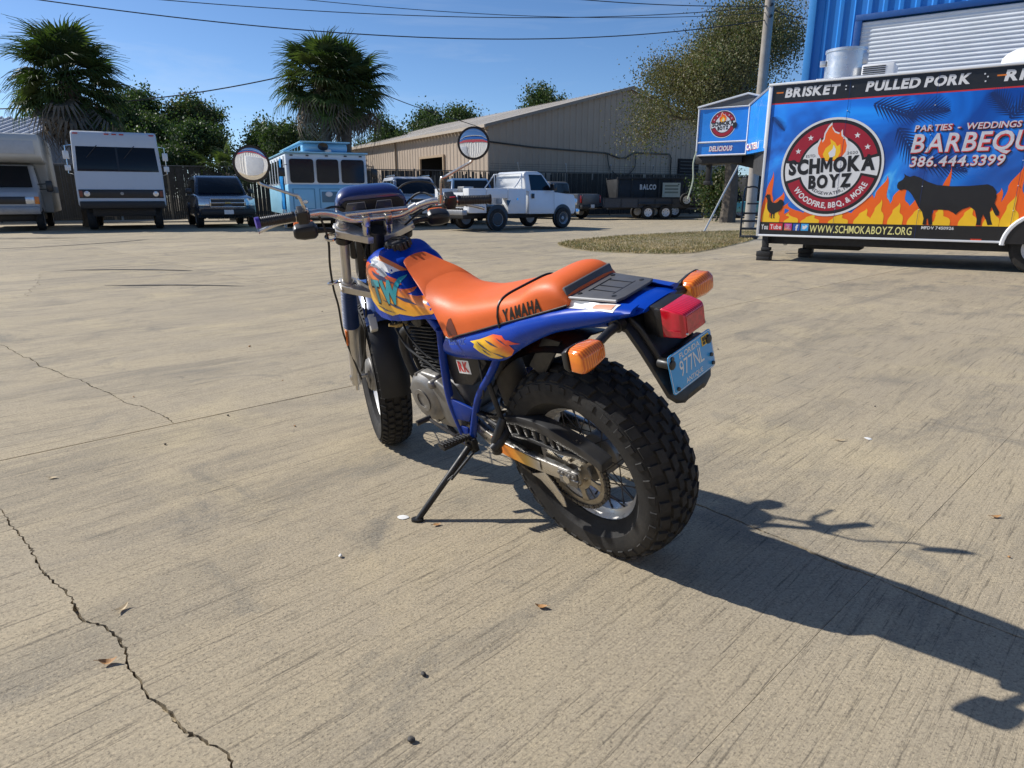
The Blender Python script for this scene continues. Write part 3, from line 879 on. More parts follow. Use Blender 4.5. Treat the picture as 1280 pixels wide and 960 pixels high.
# airbox, shock, inner parts -------------------------------------------------
ab = MB(); ab.prism([V(.52, -.10, .66), V(.515, -.10, .52), V(.40, -.10, .54), V(.29, -.10, .645), V(.33, -.10, .72), V(.50, -.10, .72)], (0, .212, 0))
airbox = ab.build('airbox', BLACKP, bike, bevel=.008)
rk = MB(); RKP = [(.455, .629), (.386, .638), (.386, .588), (.455, .579)]
rk.add([V(x, .1135, z) for x, z in RKP], [(0, 1, 2, 3)])
stk = rk.build('sticker', WHITEP, airbox)
def plane_text(body, o, ux, uz, height, mat_, parent, name='lettering', width=None, bold=.02, off=V(0, 0, 0), shear=0, spacing=1):
    v2, fs = text_geo(body, height, bold, shear, spacing, width)
    m = MB(); m.add([o + ux * x + uz * y + off for x, y in v2], fs)
    return m.build(name, mat_, parent, smooth=None, fixn=False)
plane_text('RK', V(.450, .1143, .589), V(-.99, 0, .13), V(0, 0, 1), .036, REDP, airbox, width=.058, bold=.05)
tb = MB(); tb.tube(spline([(.335, .03, .68), (.30, .03, .62), (.285, .03, .54), (.29, .03, .47)], 4), [.048, .050, .052, .052, .053, .053, .053, .053, .053, .051, .049, .046, .043], 20)
tb.build('air_filter_can', mat('dusty_rubber', (.055, .048, .038), .75, var=.2, vs=14), bike)
sh = MB(); sh.cyl((.345, 0, .72), (.36, 0, .34), .020)
for i in range(60):
    pass
hel = [(.345 + .015 * t + .038 * math.cos(t * 44), .038 * math.sin(t * 44), .70 - .30 * t) for t in [i / 110 for i in range(111)]]
sh.tube(hel, .0055, 8)
sh.build('shock_absorber', BLACKM, bike)
inf = MB(); rows = []
for i in range(15):
    a = R(150 - 95 * i / 14); 
    r = .415 + (.03 if i > 10 else 0)
    rows.append([V(r * math.cos(math.pi - a) * -1 + 0, y, .322 + r * math.sin(a)) + V(0, 0, -.03 * (abs(y) / .085) ** 2) for y in (.085, .06, 0, -.06, -.085)])
# forward half of the mudguard, between tyre and seat
rows = []
for i in range(13):
    a = R(35 + 65 * i / 12); r = .405 + .035 * (i / 12) ** 2
    rows.append([V(r * math.cos(a), y, .322 + r * math.sin(a) - .025 * (abs(y) / .085) ** 2) for y in (.085, .06, 0, -.06, -.085)])
inf.loft(rows, closed=False)
b2 = [[p + V(0, 0, .004) for p in r_] for r_ in rows]
inf.loft(b2, closed=False)
inf.build('inner_mudguard', BLACKP, bike)
brc = MB(); brc.prism([V(.05, .055, .76), V(-.02, .055, .755), V(.085, .055, .62), V(.14, .055, .65)], (0, .012, 0))
brc.build('mudguard_brace', BLACKP, bike, bevel=.003)

# seat --------------------------------------------------------------------------
def superring(xt, zt, xb, zb, w, n=22, pw=.52, ph=.62, wt=None):
    out = []
    for i in range(n + 1):
        a = math.pi * i / n; c, s = math.cos(a), math.sin(a)
        hh = abs(s) ** ph
        y = math.copysign(abs(c) ** pw, c) * w
        out.append(V(lerp(xb, xt, hh), y, lerp(zb, zt, hh)))
    for k in (-.6, 0, .6): out.append(V(xb, k * w, zb - .001))
    return out
SEC = [(.722, .938, .706, .924, .052), (.685, .912, .655, .898, .070), (.630, .884, .572, .858, .094), (.560, .858, .500, .795, .114), (.475, .840, .450, .718, .128),
       (.376, .836, .36, .742, .131), (.25, .860, .25, .777, .131), (.125, .888, .125, .818, .129), (.065, .904, .06, .838, .127), (.012, .936, .005, .855, .123),
       (-.042, .948, -.045, .870, .117), (-.083, .940, -.085, .882, .110), (-.112, .912, -.112, .890, .102)]
SECV = [Vector(s_[:4]) for s_ in SEC]
st = MB(); rings = []
N0 = 5
for i in range(len(SEC) - 1):
    for k in range(N0):
        t = k / N0
        def cr(j):
            p0 = SEC[max(i - 1, 0)][j]; p1 = SEC[i][j]; p2 = SEC[i + 1][j]; p3 = SEC[min(i + 2, len(SEC) - 1)][j]
            return .5 * (2 * p1 + (p2 - p0) * t + (2 * p0 - 5 * p1 + 4 * p2 - p3) * t * t + (3 * p1 - p0 - 3 * p2 + p3) * t ** 3)
        q_ = interp([0, 2.0, 4.5, 7], [.88, .72, .48, .40], i + t); q2 = interp([0, 2.0, 4.5, 7], [.92, .80, .58, .50], i + t)
        rings.append(superring(*[cr(j) for j in range(5)], pw=q_, ph=q2))
rings.append(superring(*SEC[-1], pw=.40, ph=.50))
st.loft(rings)
seat = st.build('seat', ORANGE, bike, smooth=50)
seat_bvh = bvh_of(seat.data)
pip = MB()
for s_ in (1, -1):
    pip.tube([V(r_[0].x, s_ * (r_[0].y + .001), r_[0].z + .002) for r_ in rings[20:]], .0026, 6)
pip.build('seat_edge_piping', BLACKP, seat)
strap = MB(); pr = []
for y in [i * .0095 for i in range(-13, 14)]:
    xx = .148
    hgt = seat_bvh.ray_cast(V(xx, y, 1.3), V(0, 0, -1))
    if hgt[0] is not None: pr.append(hgt[0] + V(0, 0, .003))
lowl = [V(.153, .131, .80), V(.150, .131, .835)]; lowr = [V(.150, -.131, .835), V(.153, -.131, .80)]
pr = lowr[::-1] + [p for p in pr if abs(p.y) < .124] + lowl[::-1]
sr_ = [[p + V(-.004, 0, 0), p + V(.004, 0, 0)] for p in pr]
strap.tube(pr, .0036, 6)
strap.build('seat_strap', BLACKP, seat)
v2, fs = text_geo('YAMAHA', .036, .045, 0, 1.02, .158)
v2 = [(.127 - x, .822 + y + x * .33) for x, y in v2]
side_decal('lettering', v2, fs, seat_bvh, BLACKPR, seat, .0012, .012)
PT = [(.397, .794), (.412, .788), (.425, .771), (.436, .750), (.434, .726), (.378, .742), (.383, .771)]
side_decal('seat_patch', PT, [tuple(range(7))], seat_bvh, mat('worn_brown_patch', (.16, .035, .02), .5), seat, .001, .012)

# tank --------------------------------------------------------------------------
TS = [(.945, .885, .955, .79, .045), (.93, .925, .945, .765, .085), (.895, .952, .905, .742, .112), (.85, .968, .852, .732, .124), (.79, .972, .79, .730, .128),
      (.735, .938, .735, .735, .127), (.69, .888, .685, .742, .124), (.64, .848, .63, .752, .119), (.58, .825, .57, .760, .112), (.50, .80, .49, .765, .104), (.44, .785, .44, .765, .09)]
tk = MB(); rings = []
for i in range(len(TS) - 1):
    for k in range(5):
        t = k / 5
        rings.append(superring(*[lerp(TS[i][j], TS[i + 1][j], t * t * (3 - 2 * t) if j == 1 else t) for j in range(5)], pw=.42, ph=.50))
rings.append(superring(*TS[-1], pw=.42, ph=.50))
tk.loft(rings)
tank = tk.build('fuel_tank', BLUE, bike, smooth=50)
tank_bvh = bvh_of(tank.data)
FT = [(.935, .890), (.905, .926), (.862, .938), (.815, .930), (.84, .916), (.765, .914), (.805, .902), (.715, .892), (.765, .884), (.68, .868), (.715, .862), (.625, .846), (.655, .838), (.545, .818), (.565, .810),
      (.505, .792), (.56, .790), (.53, .781), (.61, .781), (.585, .772), (.66, .774), (.63, .764), (.71, .765), (.76, .752), (.845, .762), (.905, .790), (.932, .83)]
side_decal('flame_graphic', FT, [tuple(range(len(FT)))], tank_bvh, FLAME, tank, .0010, .016)
for sl_ in ([(.83, .912), (.76, .897), (.80, .893), (.70, .872), (.78, .884), (.82, .898)], [(.80, .812), (.70, .795), (.66, .781), (.72, .788)], [(.74, .842), (.64, .822), (.60, .806), (.66, .815)], [(.86, .785), (.78, .772), (.72, .766), (.80, .768)]):
    side_decal('flame_slit', sl_, [tuple(range(len(sl_)))], tank_bvh, NAVY, tank, .0018, .016)
v2, fs = text_geo('TW', .078, .07, 0, .86, .165)
v2s = [(.845 - x + .006, .800 + y + x * .05 - .006) for x, y in v2]
side_decal('lettering_shadow', v2s, fs, tank_bvh, BLACKPR, tank, .0019, .012)
v2 = [(.847 - x, .802 + y + x * .05) for x, y in v2]
side_decal('lettering', v2, fs, tank_bvh, TEAL, tank, .0027, .012)
cap = MB().lathe([(.0, .040), (.030, .041), (.040, .038), (.044, .032), (.046, .012), (.046, -.01)], (.805, 0, .950), (-.05, 0, 1), 36)
for i in range(14):
    t = 2 * math.pi * i / 14; cap.cyl((.80 + .045 * math.cos(t), .045 * math.sin(t), .955), (.80 + .045 * math.cos(t), .045 * math.sin(t), .980), .0055, n=8)
cap.box((.80, 0, .990), (.055, .014, .012))
cap.build('tank_cap', BLACKP, tank, bevel=.001)
def top_decal(poly, target, mat_, parent, name, off=.0012, dirv=V(0, -.55, -.83)):
    m = MB(); vs = []
    for p in poly:
        h = target.ray_cast(V(*p) - dirv * .5, dirv)
        vs.append((h[0] + (h[1] if h[1].dot(dirv) < 0 else -h[1]) * off) if h[0] else V(*p))
    m.add(vs, [tuple(range(len(vs)))]); return m.build(name, mat_, parent)
def stripq(a, b, c, d, n, target, mat_, parent, name, off):
    m = MB(); dirv = V(0, -.72, -.69); vs = []
    for i in range(n + 1):
        for j in range(4):
            p = lerp(lerp(V(*a), V(*b), i / n), lerp(V(*d), V(*c), i / n), j / 3)
            h = target.ray_cast(p - dirv * .4, dirv)
            vs.append((h[0] + (h[1] if h[1].dot(dirv) < 0 else -h[1]) * off) if h[0] else p)
    m.add(vs, [(i * 4 + j, i * 4 + 4 + j, i * 4 + 5 + j, i * 4 + 1 + j) for i in range(n) for j in range(3)])
    return m.build(name, mat_, parent)
stripq((.815, .092, .958), (.705, .092, .936), (.722, .112, .912), (.842, .112, .930), 8, tank_bvh, WHITEP, tank, 'warning_sticker', .0012)
stripq((.790, .090, .962), (.703, .090, .940), (.709, .098, .929), (.800, .098, .950), 8, tank_bvh, mat('sticker_orange', (.75, .22, .06), .4), tank, 'warning_sticker_head', .0019)
stripq((.845, .100, .945), (.815, .092, .958), (.735, .116, .905), (.765, .122, .890), 6, tank_bvh, mat('sticker_grey', (.40, .43, .48), .4), tank, 'notice_sticker', .0016)

# side covers and tail -------------------------------------------------------------
TOPC = [(.470, .716), (.40, .728), (.307, .757), (.172, .799), (.06, .838), (-.055, .868), (-.14, .886), (-.23, .897), (-.312, .899)]
BOTC = [(.512, .632), (.42, .644), (.300, .664), (.180, .686), (.085, .742), (-.045, .806), (-.14, .832), (-.235, .858), (-.312, .886)]
YC = [.112, .124, .130, .132, .130, .124, .113, .104, .090]
tp = [V(x, 0, z) for x, z in TOPC]; bt = [V(x, 0, z) for x, z in BOTC]
def cover(s_):
    T_ = spline(tp, 6); B_ = spline(bt, 6); n = len(T_); m = MB(); rg = []
    for i in range(n):
        y = interp([k * 6 for k in range(9)], YC, i); t_, b_ = T_[i], B_[i]
        bul = .008 + .010 * min(1, (t_ - b_).length / .1)
        ring = [t_ + V(0, y - .030, .004), t_ + V(0, y - .006, .002), lerp(t_, b_, .12) + V(0, y + bul * .35, 0), lerp(t_, b_, .35) + V(0, y + bul * .8, 0), lerp(t_, b_, .62) + V(0, y + bul * .75, 0), lerp(t_, b_, .88) + V(0, y + bul * .1, 0), b_ + V(0, y - .008, 0), b_ + V(0, y - .02, .004), lerp(t_, b_, .5) + V(0, y - .012, 0)]
        rg.append([V(p.x, p.y * s_, p.z) for p in ring])
    m.loft(rg)
    return m.build('side_cover', BLUE, bike, smooth=45)
covL = cover(1); covR = cover(-1)
cov_bvh = bvh_of(covL.data)
FS_ = [(0.303, 0.736), (0.25, 0.752), (0.221, 0.763), (0.178, 0.780), (0.134, 0.784), (0.12, 0.773), (0.108, 0.775), (0.07, 0.766), (0.112, 0.759), (0.108, 0.738), (0.135, 0.712), (0.19, 0.694), (0.225, 0.692), (0.249, 0.703), (0.288, 0.721), (0.251, 0.728), (0.279, 0.733)]
side_decal('flame_graphic', FS_, [tuple(range(len(FS_)))], cov_bvh, FLAME2, covL, .0010, .014)
for sl_ in ([(.268, .744), (.235, .727), (.200, .717), (.235, .735)], [(.225, .756), (.195, .746), (.160, .742), (.190, .754)], [(.200, .720), (.165, .702), (.145, .702), (.172, .715)], [(.245, .722), (.225, .705), (.215, .703), (.23, .718)], [(.165, .772), (.14, .762), (.115, .752), (.14, .768)]):
    side_decal('flame_slit', sl_, [tuple(range(len(sl_)))], cov_bvh, NAVY, covL, .0018, .014)
v2, fs = text_geo('ELECTRIC', .020, .01, 0, 1.0, .105)
side_decal('lettering', [(.437 - x, .697 + y + x * .22) for x, y in v2], fs, cov_bvh, mat('faint_print', (.05, .09, .30), .4), covL, .0011, .012)
tl = MB(); rg = []
TT = [(.02, .838, .866, .098), (-.10, .862, .892, .094), (-.20, .868, .898, .096), (-.27, .874, .900, .095), (-.300, .880, .900, .091), (-.318, .884, .898, .082), (-.326, .887, .895, .07)]
for x, zb, zt, w in [tuple(interp([q[0] for q in TT[::-1]], [q[j] for q in TT[::-1]], xx) if j else xx for j in range(4)) for xx in [lerp(.02, -.326, i / 22) for i in range(23)]]:
    rg.append([V(x, w * k, lerp(zt, zb, abs(k) ** 4)) for k in (1, .9, .6, .2, -.2, -.6, -.9, -1)] + [V(x, -w * .8, zb - .004), V(x, w * .8, zb - .004)])
tl.loft(rg)
tail = tl.build('tail_cowl', BLUE, bike, smooth=45)
tail_bvh = bvh_of(tail.data)
stripq((-.11, .085, .90), (-.27, .080, .905), (-.265, .096, .885), (-.105, .100, .880), 8, cov_bvh, WHITEP, covL, 'tail_sticker', .0014)
stripq((-.20, .090, .90), (-.26, .086, .905), (-.258, .093, .890), (-.20, .096, .888), 5, cov_bvh, mat('sticker_peach', (.70, .36, .24), .4), covL, 'tail_sticker_print', .0021)

# rack plate ----------------------------------------------------------------------
rp = MB(); zr = .903
rp.prism([V(-.085, .088, zr), V(-.255, .072, zr + .002), V(-.262, .05, zr + .002), V(-.262, -.05, zr + .002), V(-.255, -.072, zr + .002), V(-.085, -.088, zr)], (0, 0, .008))
rp.prism([V(-.078, .092, zr - .016), V(-.100, .092, zr - .016), V(-.108, .092, zr + .012), V(-.100, .090, zr + .030), V(-.092, .088, zr + .030)], (0, -.184, 0))
rack = rp.build('tail_rack', GREYP, bike, bevel=.0025)
tr = MB(); tr.tube([V(-.085, .0905, zr + .004), V(-.255, .0745, zr + .006)], .004, 6)
tr.build('rack_trim', LGREY, rack)
gv = MB()
for x in (-.14, -.22): gv.box((x, 0, zr + .0095), (.0026, .090, .0012))
for y in (-.034, .005, .034): gv.box((-.18, y, zr + .0100), (.080, .0026, .0012))
gv.build('rack_groove', BLACKP, rack)
for x, y in ((-.128, .066), (-.128, -.066), (-.232, .055), (-.232, -.055)):
    MB().cyl((x, y, zr + .004), (x, y, zr + .0105), .0062, n=16).build('rack_bolt', BLACKM, rack)

# rear fender, lamp, plate -----------------------------------------------------------
rf = MB(); rg = []
for (x, z, w) in ((-.10, .850, .078), (-.20, .856, .080), (-.275, .845, .083), (-.315, .795, .086), (-.355, .735, .088), (-.382, .690, .088), (-.392, .668, .070), (-.396, .655, .040)):
    rg.append([V(x, k * w, z - (.012 if abs(k) > .9 else 0)) for k in (1, .8, .3, -.3, -.8, -1)])
rg2 = [[p + V(-.008, 0, .010) for p in r_[::-1]] for r_ in rg]
rf.loft([a_ + b_ for a_, b_ in zip(rg, rg2)])
fend = rf.build('rear_fender', BLACKP, bike, smooth=40)
rb = MB()
for s_ in (1, -1): rb.tube(spline([(-.275, .062 * s_, .862), (-.31, .064 * s_, .835), (-.352, .066 * s_, .775), (-.375, .070 * s_, .755)], 4), .011, 8, flat=.6)
rb.box((-.335, 0, .855), (.06, .088, .075)); rb.box((-.375, 0, .765), (.022, .150, .03))
for y in (.076, -.076):
    rb.cyl((-.36, y, .765), (-.402, y, .765), .012, n=12)
rb.build('plate_bracket', BLACKP, fend, bevel=.003)
lb = MB(); lb.box((-.352, 0, .853), (.022, .098, .074)); lb.build('lamp_base', BLACKP, bike, bevel=.004)
lz = MB(); rg = []
for x, w, z0, z1 in ((-.359, .0485, .8185, .8925), (-.380, .0475, .8195, .8905), (-.408, .0440, .8210, .8850), (-.418, .041, .8240, .8815), (-.4205, .037, .828, .877)):
    rg.append([V(x, w, z1), V(x, -w, z1), V(x, -w, z0), V(x, w, z0)])
lz.loft(rg)
lamp = lz.build('tail_light', REDL, bike, bevel=.004, seg=3, bang=40)
gr = MB()
gr.box((-.4212, 0, .8525), (.002, .070, .044))
gr.build('reflector_grid', REDD, lamp)
gr = MB(); gr.box((-.388, .0475, .8385), (.045, .0016, .0016)); gr.box((-.4217, 0, .838), (.0018, .070, .0016)); gr.build('lens_seam', REDD, lamp)
for y in (.036, -.036): MB().cyl((-.419, y, .832), (-.4235, y, .832), .003, n=10).build('lens_screw', CHROME, lamp)
# plate: 178 x 102 mm with rounded corners
PX, PZ, PTL = -.3985, .739, .0767
pux = V(0, -1, 0); puz = V(math.sin(PTL), 0, math.cos(PTL)); pn = V(-math.cos(PTL), 0, math.sin(PTL))
PC = V(PX, 0, PZ)
def rrect(w, h, r, n=5):
    out = []
    for cx, cy, a0 in ((w - r, h - r, 0), (-w + r, h - r, 90), (-w + r, -h + r, 180), (w - r, -h + r, 270)):
        for i in range(n + 1):
            t = R(a0 + 90 * i / n); out.append((cx + r * math.cos(t), cy + r * math.sin(t)))
    return out
PLATE = mat('plate_blue', (.05, .36, .74), .35, var=.06, vs=25, coat=.3)
pm_ = MB(); pm_.prism([PC + pux * x + puz * y for x, y in rrect(.089, .051, .010)], pn * .0016)
plate = pm_.build('licence_plate', PLATE, bike, bevel=.0004)
def ptext(body, cx, cy, h_, w_, mat_, bold=.02, name='lettering', up=0):
    return plane_text(body, PC + pux * (cx - w_ / 2) + puz * (cy - h_ / 2), pux, puz, h_, mat_, plate, name, w_, bold, pn * (.0022 + up))
em = MB()
edge = rrect(.0865, .0485, .0085); inn = rrect(.0850, .0470, .0075)
em.add([PC + pux * x + puz * y + pn * .0021 for x, y in edge + inn], [(i, (i + 1) % 24, 24 + (i + 1) % 24, 24 + i) for i in range(24)])
em.build('plate_border', WHITEP, plate)
ptext('FLORIDA', -.004, .0345, .0135, .082, WHITEP, .015)
ptext('977NL', -.002, .0025, .040, .098, WHITEP, .0)
ptext('ANTIQUE', 0, -.0355, .0125, .070, WHITEP, .01)
ys_ = MB(); ys_.add([PC + pux * x + puz * y + pn * .0024 for x, y in ((.046, .018), (.078, .018), (.078, .043), (.046, .043))], [(0, 1, 2, 3)])
ys_.build('validation_sticker', mat('sticker_yellow', (.80, .50, .03), .4), plate)
ys_ = MB()
for x0, x1, y0, y1 in ((.050, .057, .030, .040), (.059, .065, .030, .040), (.067, .074, .031, .040), (.050, .060, .021, .028), (.063, .074, .021, .028)):
    ys_.add([PC + pux * x + puz * y + pn * .0031 for x, y in ((x0, y0), (x1, y0), (x1, y1), (x0, y1))], [(0, 1, 2, 3)])
ys_.build('validation_print', BLACKPR, plate)
for x, y in ((-.073, .041), (.076, .044 - .06), (-.070, -.040), (.078, -.040)):
    MB().cyl(PC + pux * x + puz * y, PC + pux * x + puz * y + pn * .006, .0048, n=12).build('plate_bolt', STEELD, plate)

# turn signals -------------------------------------------------------------------------
def rear_signal(s_):
    lens = MB(); rg = []
    for k, hw, hh in ((0, .015, .017), (.012, .024, .026), (.055, .029, .031), (.078, .028, .030), (.090, .023, .025)):
        y = .176 + k
        rg.append([V(-.276 + dx * hw, s_ * y, .8365 + dz * hh) for dx, dz in ((.75, 1), (-.55, 1), (-1, .55), (-1, -.55), (-.55, -1), (.75, -1))])
    lens.loft(rg)
    o = lens.build('turn_signal', AMBER, bike, bevel=.003, seg=2, bang=25)
    bz = MB(); rg = []
    for k, hh in ((.004, .022), (.05, .032), (.080, .0325), (.093, .027)):
        y = .176 + k
        rg.append([V(-.250 + dx, s_ * y, .8365 + dz * hh) for dx, dz in ((.012, .75), (-.005, 1), (-.005, -1), (.012, -.75))])
    bz.loft(rg)
    bz.build('signal_housing', BLACKP, o, bevel=.003)
    s2 = MB(); s2.tube([(-.262, s_ * .085, .856), (-.262, s_ * .13, .850), (-.266, s_ * .195, .8375)], [.013, .011, .012], 12)
    s2.cyl((-.262, s_ * .078, .857), (-.262, s_ * .098, .855), .019)
    s2.build('signal_stalk', BLACKP, o)
rear_signal(1); rear_signal(-1)
# ------------------------------------------------------------------ front end of the motorcycle, turned about the steering axis
FAD, FAS = .0672, .3320                                # axle in the fork frame
FAX = fp(FAD, 0, FAS)
colsf = [(-.013, .013, .60, 0, 0), (.017, .038, .64, .5, .3), (-.038, -.017, .64, .5, .3), (.042, .060, .6, .05, -.3), (-.060, -.042, .6, .05, -.3)]
ft_ = tyre_geo(.333, .138, .236, FAX.x, FAX.z, colsf, 54, .010, 2)
rim_f = [(.243, .040), (.239, .0405), (.228, .031), (.222, .020), (.211, .014), (.211, -.014), (.222, -.020), (.228, -.031), (.239, -.0405), (.243, -.040), (.241, -.034), (.231, -.028), (.221, 0), (.231, .028), (.241, .034)]
hub_f = [(.008, .062), (.030, .062), (.070, .056), (.078, .048), (.078, .012), (.034, .004), (.030, -.03), (.050, -.036), (.050, -.042), (.02, -.048), (.008, -.050)]
ft_.v = [p for p in ft_.v]
fw = spoke_wheel(bike, FAX.x, FAX.z, rim_f, 36, hub_f, .058, .040, .212, lambda p: above_ground(steer(p)), RIMM, ft_)
bp_ = MB().lathe([(.0, .072), (.030, .072), (.060, .066), (.072, .060), (.074, .052)], FAX, (0, 1, 0), 36)
bp_.tube([FAX + V(-.03, .066, -.05), FAX + V(-.075, .074, .01), FAX + V(-.085, .080, .035)], .0065, 8)
bp_.build('brake_panel', ALU, fw, xf=steer)
S = dict(xf=steer)
axf = MB(); axf.cyl(FAX - V(0, .14, 0), FAX + V(0, .140, 0), .008); axf.cyl(FAX + V(0, .128, 0), FAX + V(0, .145, 0), .013, n=6); axf.build('axle', CHROME, bike, **S)
FY = .117
for s_ in (1, -1):
    y = FY * s_
    m = MB(); m.tube([fp(FAD, y, FAS - .045), fp(FAD, y, FAS - .03), fp(FAD, y, FAS + .02), fp(FAD, y, .60), fp(FAD, y, .645)], [.014, .024, .0235, .0255, .0265], 20)
    m.cyl(fp(FAD - .004, y, FAS - .02), fp(FAD - .004, y, FAS - .075), .009)
    leg = m.build('fork_leg', FORKM, bike, **S)
    m = MB(); m.cyl(fp(FAD, y, .64), fp(FAD, y, 1.135), .0185); m.cyl(fp(FAD, y, 1.13), fp(FAD, y, 1.142), .0155, n=6)
    m.build('fork_tube', FORKM, leg, **S)
    m = MB(); prof = []
    nB = 13
    for i in range(nB * 4 + 1):
        t = i / (nB * 4); prof.append((lerp(.030, .0265, t) + .0042 * math.sin(i * math.pi / 2), .638 + .185 * t))
    m.lathe(prof, fp(FAD, y, 0), SU, 24); m.build('gaiter', BOOT, leg, **S)
    m = MB(); m.box(fp(FAD - .010, y + .026 * s_, .585), (.024, .008, .075), Matrix.Rotation(-RK, 3, 'Y')); m.build('reflector', AMBER, leg, bevel=.002, **S)
    m = MB(); m.box(fp(FAD + .0, y, FAS + .055), (.045, .035, .05), Matrix.Rotation(-RK, 3, 'Y')); m.build('axle_clamp', FORKM, leg, bevel=.004, **S)
def clampplate(s0, s1, name, wide):
    m = MB()
    out = [(.095, -.145), (.095, -.09), (.045, -.05), (.045, .05), (.095, .09), (.095, .145), (.040, .145), (-.022, .04), (-.022, -.04), (.040, -.145)]
    m.prism([fp(d, y * wide, s0) for d, y in out], SU * (s1 - s0))
    for s_ in (1, -1):
        m.cyl(fp(FAD, FY * s_, s0 - .006), fp(FAD, FY * s_, s1 + .006), .028)
        m.cyl(fp(FAD - .035, FY * s_ * 1.22, (s0 + s1) / 2), fp(FAD + .03, FY * s_ * 1.22, (s0 + s1) / 2), .006, n=8)
    m.cyl(fp(0, 0, s0 - .004), fp(0, 0, s1 + .012), .022)
    return m.build(name, FORKM, bike, bevel=.003, **S)
clampplate(1.092, 1.120, 'upper_clamp', 1.0)
clampplate(.838, .868, 'lower_clamp', 1.0)
for s_ in (1, -1):
    m = MB(); m.cyl(fp(.0, .040 * s_, 1.118), fp(0, .040 * s_, 1.17), .016); m.box(fp(0, .040 * s_, 1.185), (.050, .024, .040), Matrix.Rotation(-RK, 3, 'Y'))
    m.build('bar_clamp', CHROME, bike, bevel=.004, **S)
bar = MB(); half = [(0, .0, 1.185), (0, .06, 1.185), (0, .095, 1.190), (-.004, .125, 1.206), (-.016, .165, 1.232), (-.030, .205, 1.248), (-.045, .25, 1.253), (-.072, .405, 1.258)]
pts = [fp(d, -y, s) for d, y, s in half[:0:-1]] + [fp(d, y, s) for d, y, s in half]
bar.tube(spline(pts, 5), .0124, 14)
bar.tube([fp(-.002, .135, 1.212), fp(-.002, -.135, 1.212)], .0085, 12)
for s_ in (1, -1): bar.cyl(fp(-.006, .118 * s_, 1.205), fp(-.006, .146 * s_, 1.220), .0155, n=12)
hb = bar.build('handlebar', CHROME, bike, **S)
for s_ in (1, -1):
    m = MB(); a_, b_ = fp(-.052, .285 * s_, 1.2545), fp(-.0725, .405 * s_, 1.258)
    ps = [lerp(a_, b_, i / 40) for i in range(41)]
    m.tube(ps, [(.0170 if i % 2 else .0156) if 2 < i < 38 else .0180 for i in range(41)], 14)
    g_ = m.build('grip', BLACKP, hb, **S)
    if s_ == 1:
        m = MB(); m.cyl(fp(-.0715, .398, 1.258), fp(-.0735, .410, 1.258), .0188); m.build('grip_end', PURPLE, hb, **S)
    m = MB(); m.box(fp(-.045, .258 * s_, 1.253), (.048, .034, .046), Matrix.Rotation(-RK, 3, 'Y')); m.box(fp(-.028, .250 * s_, 1.232), (.036, .030, .034)); m.cyl(fp(-.045, .236 * s_, 1.253), fp(-.049, .28 * s_, 1.253), .021)
    m.build('switch_housing', BLACKP, hb, bevel=.004, **S)
    m = MB(); m.tube(spline([fp(-.018, .262 * s_, 1.222), fp(.004, .295 * s_, 1.205), fp(.004, .345 * s_, 1.196), fp(.0, .395 * s_, 1.181), fp(-.002, .408 * s_, 1.178)], 5), [.0075] * 8 + [.006] * 10 + [.0062, .0075, .0082], 10)
    m.build('lever', CHROME, hb, **S)
m = MB(); m.box(fp(-.060, -.262, 1.270), (.014, .022, .012)); m.build('kill_switch', REDP, hb, bevel=.002, **S)

# mirrors ------------------------------------------------------------------
def tobike(w):
    q = Vector(w) - BO; return Vector((q.dot(BF), q.dot(BL), q.dot(BU)))
def mirror(s_, base, mid, top, c, tilt, turn):
    base, mid, top, c = [steer(p) for p in (base, mid, top, c)]
    root = MB(); root.tube(spline([base, mid, lerp(mid, top, .15), lerp(mid, top, .6), top, lerp(top, c, .35)], 5), .0052, 10)
    root.cyl(base - (mid - base) * .6, base, .010)
    cw = bworld(c); d = (Vector((0, 0, CAM_H)) - cw).normalized()
    az = math.atan2(d.y, d.x) + turn; el = math.asin(d.z) + tilt
    nw = Vector((math.cos(el) * math.cos(az), math.cos(el) * math.sin(az), math.sin(el)))
    nb = Vector((nw.dot(BF), nw.dot(BL), nw.dot(BU)))
    st_ = root.build('mirror_stem', CHROME, bike)
    r = .0535
    sh_ = MB().lathe([(.0, -.026), (.020, -.025), (.040, -.019), (.052, -.008), (r + .0015, .000), (r + .0015, .003), (r - .003, .0036)], c, nb, 48)
    sh_.build('mirror_shell', BLACKP, st_)
    gl = MB().lathe([(.0001, .0072), (.012, .0070), (.024, .0064), (.036, .0054), (.045, .0042), (r - .003, .0028)], c, nb, 48)
    gl.build('mirror_glass', MIRROR, st_, smooth=80)
mirror(1, V(.805, .248, 1.125), V(.784, .262, 1.170), V(.760, .374, 1.222), V(.729, .388, 1.283), .06, .05)
mirror(-1, V(.800, -.221, 1.135), V(.778, -.222, 1.185), V(.752, -.329, 1.237), V(.722, -.333, 1.296), .18, -.10)

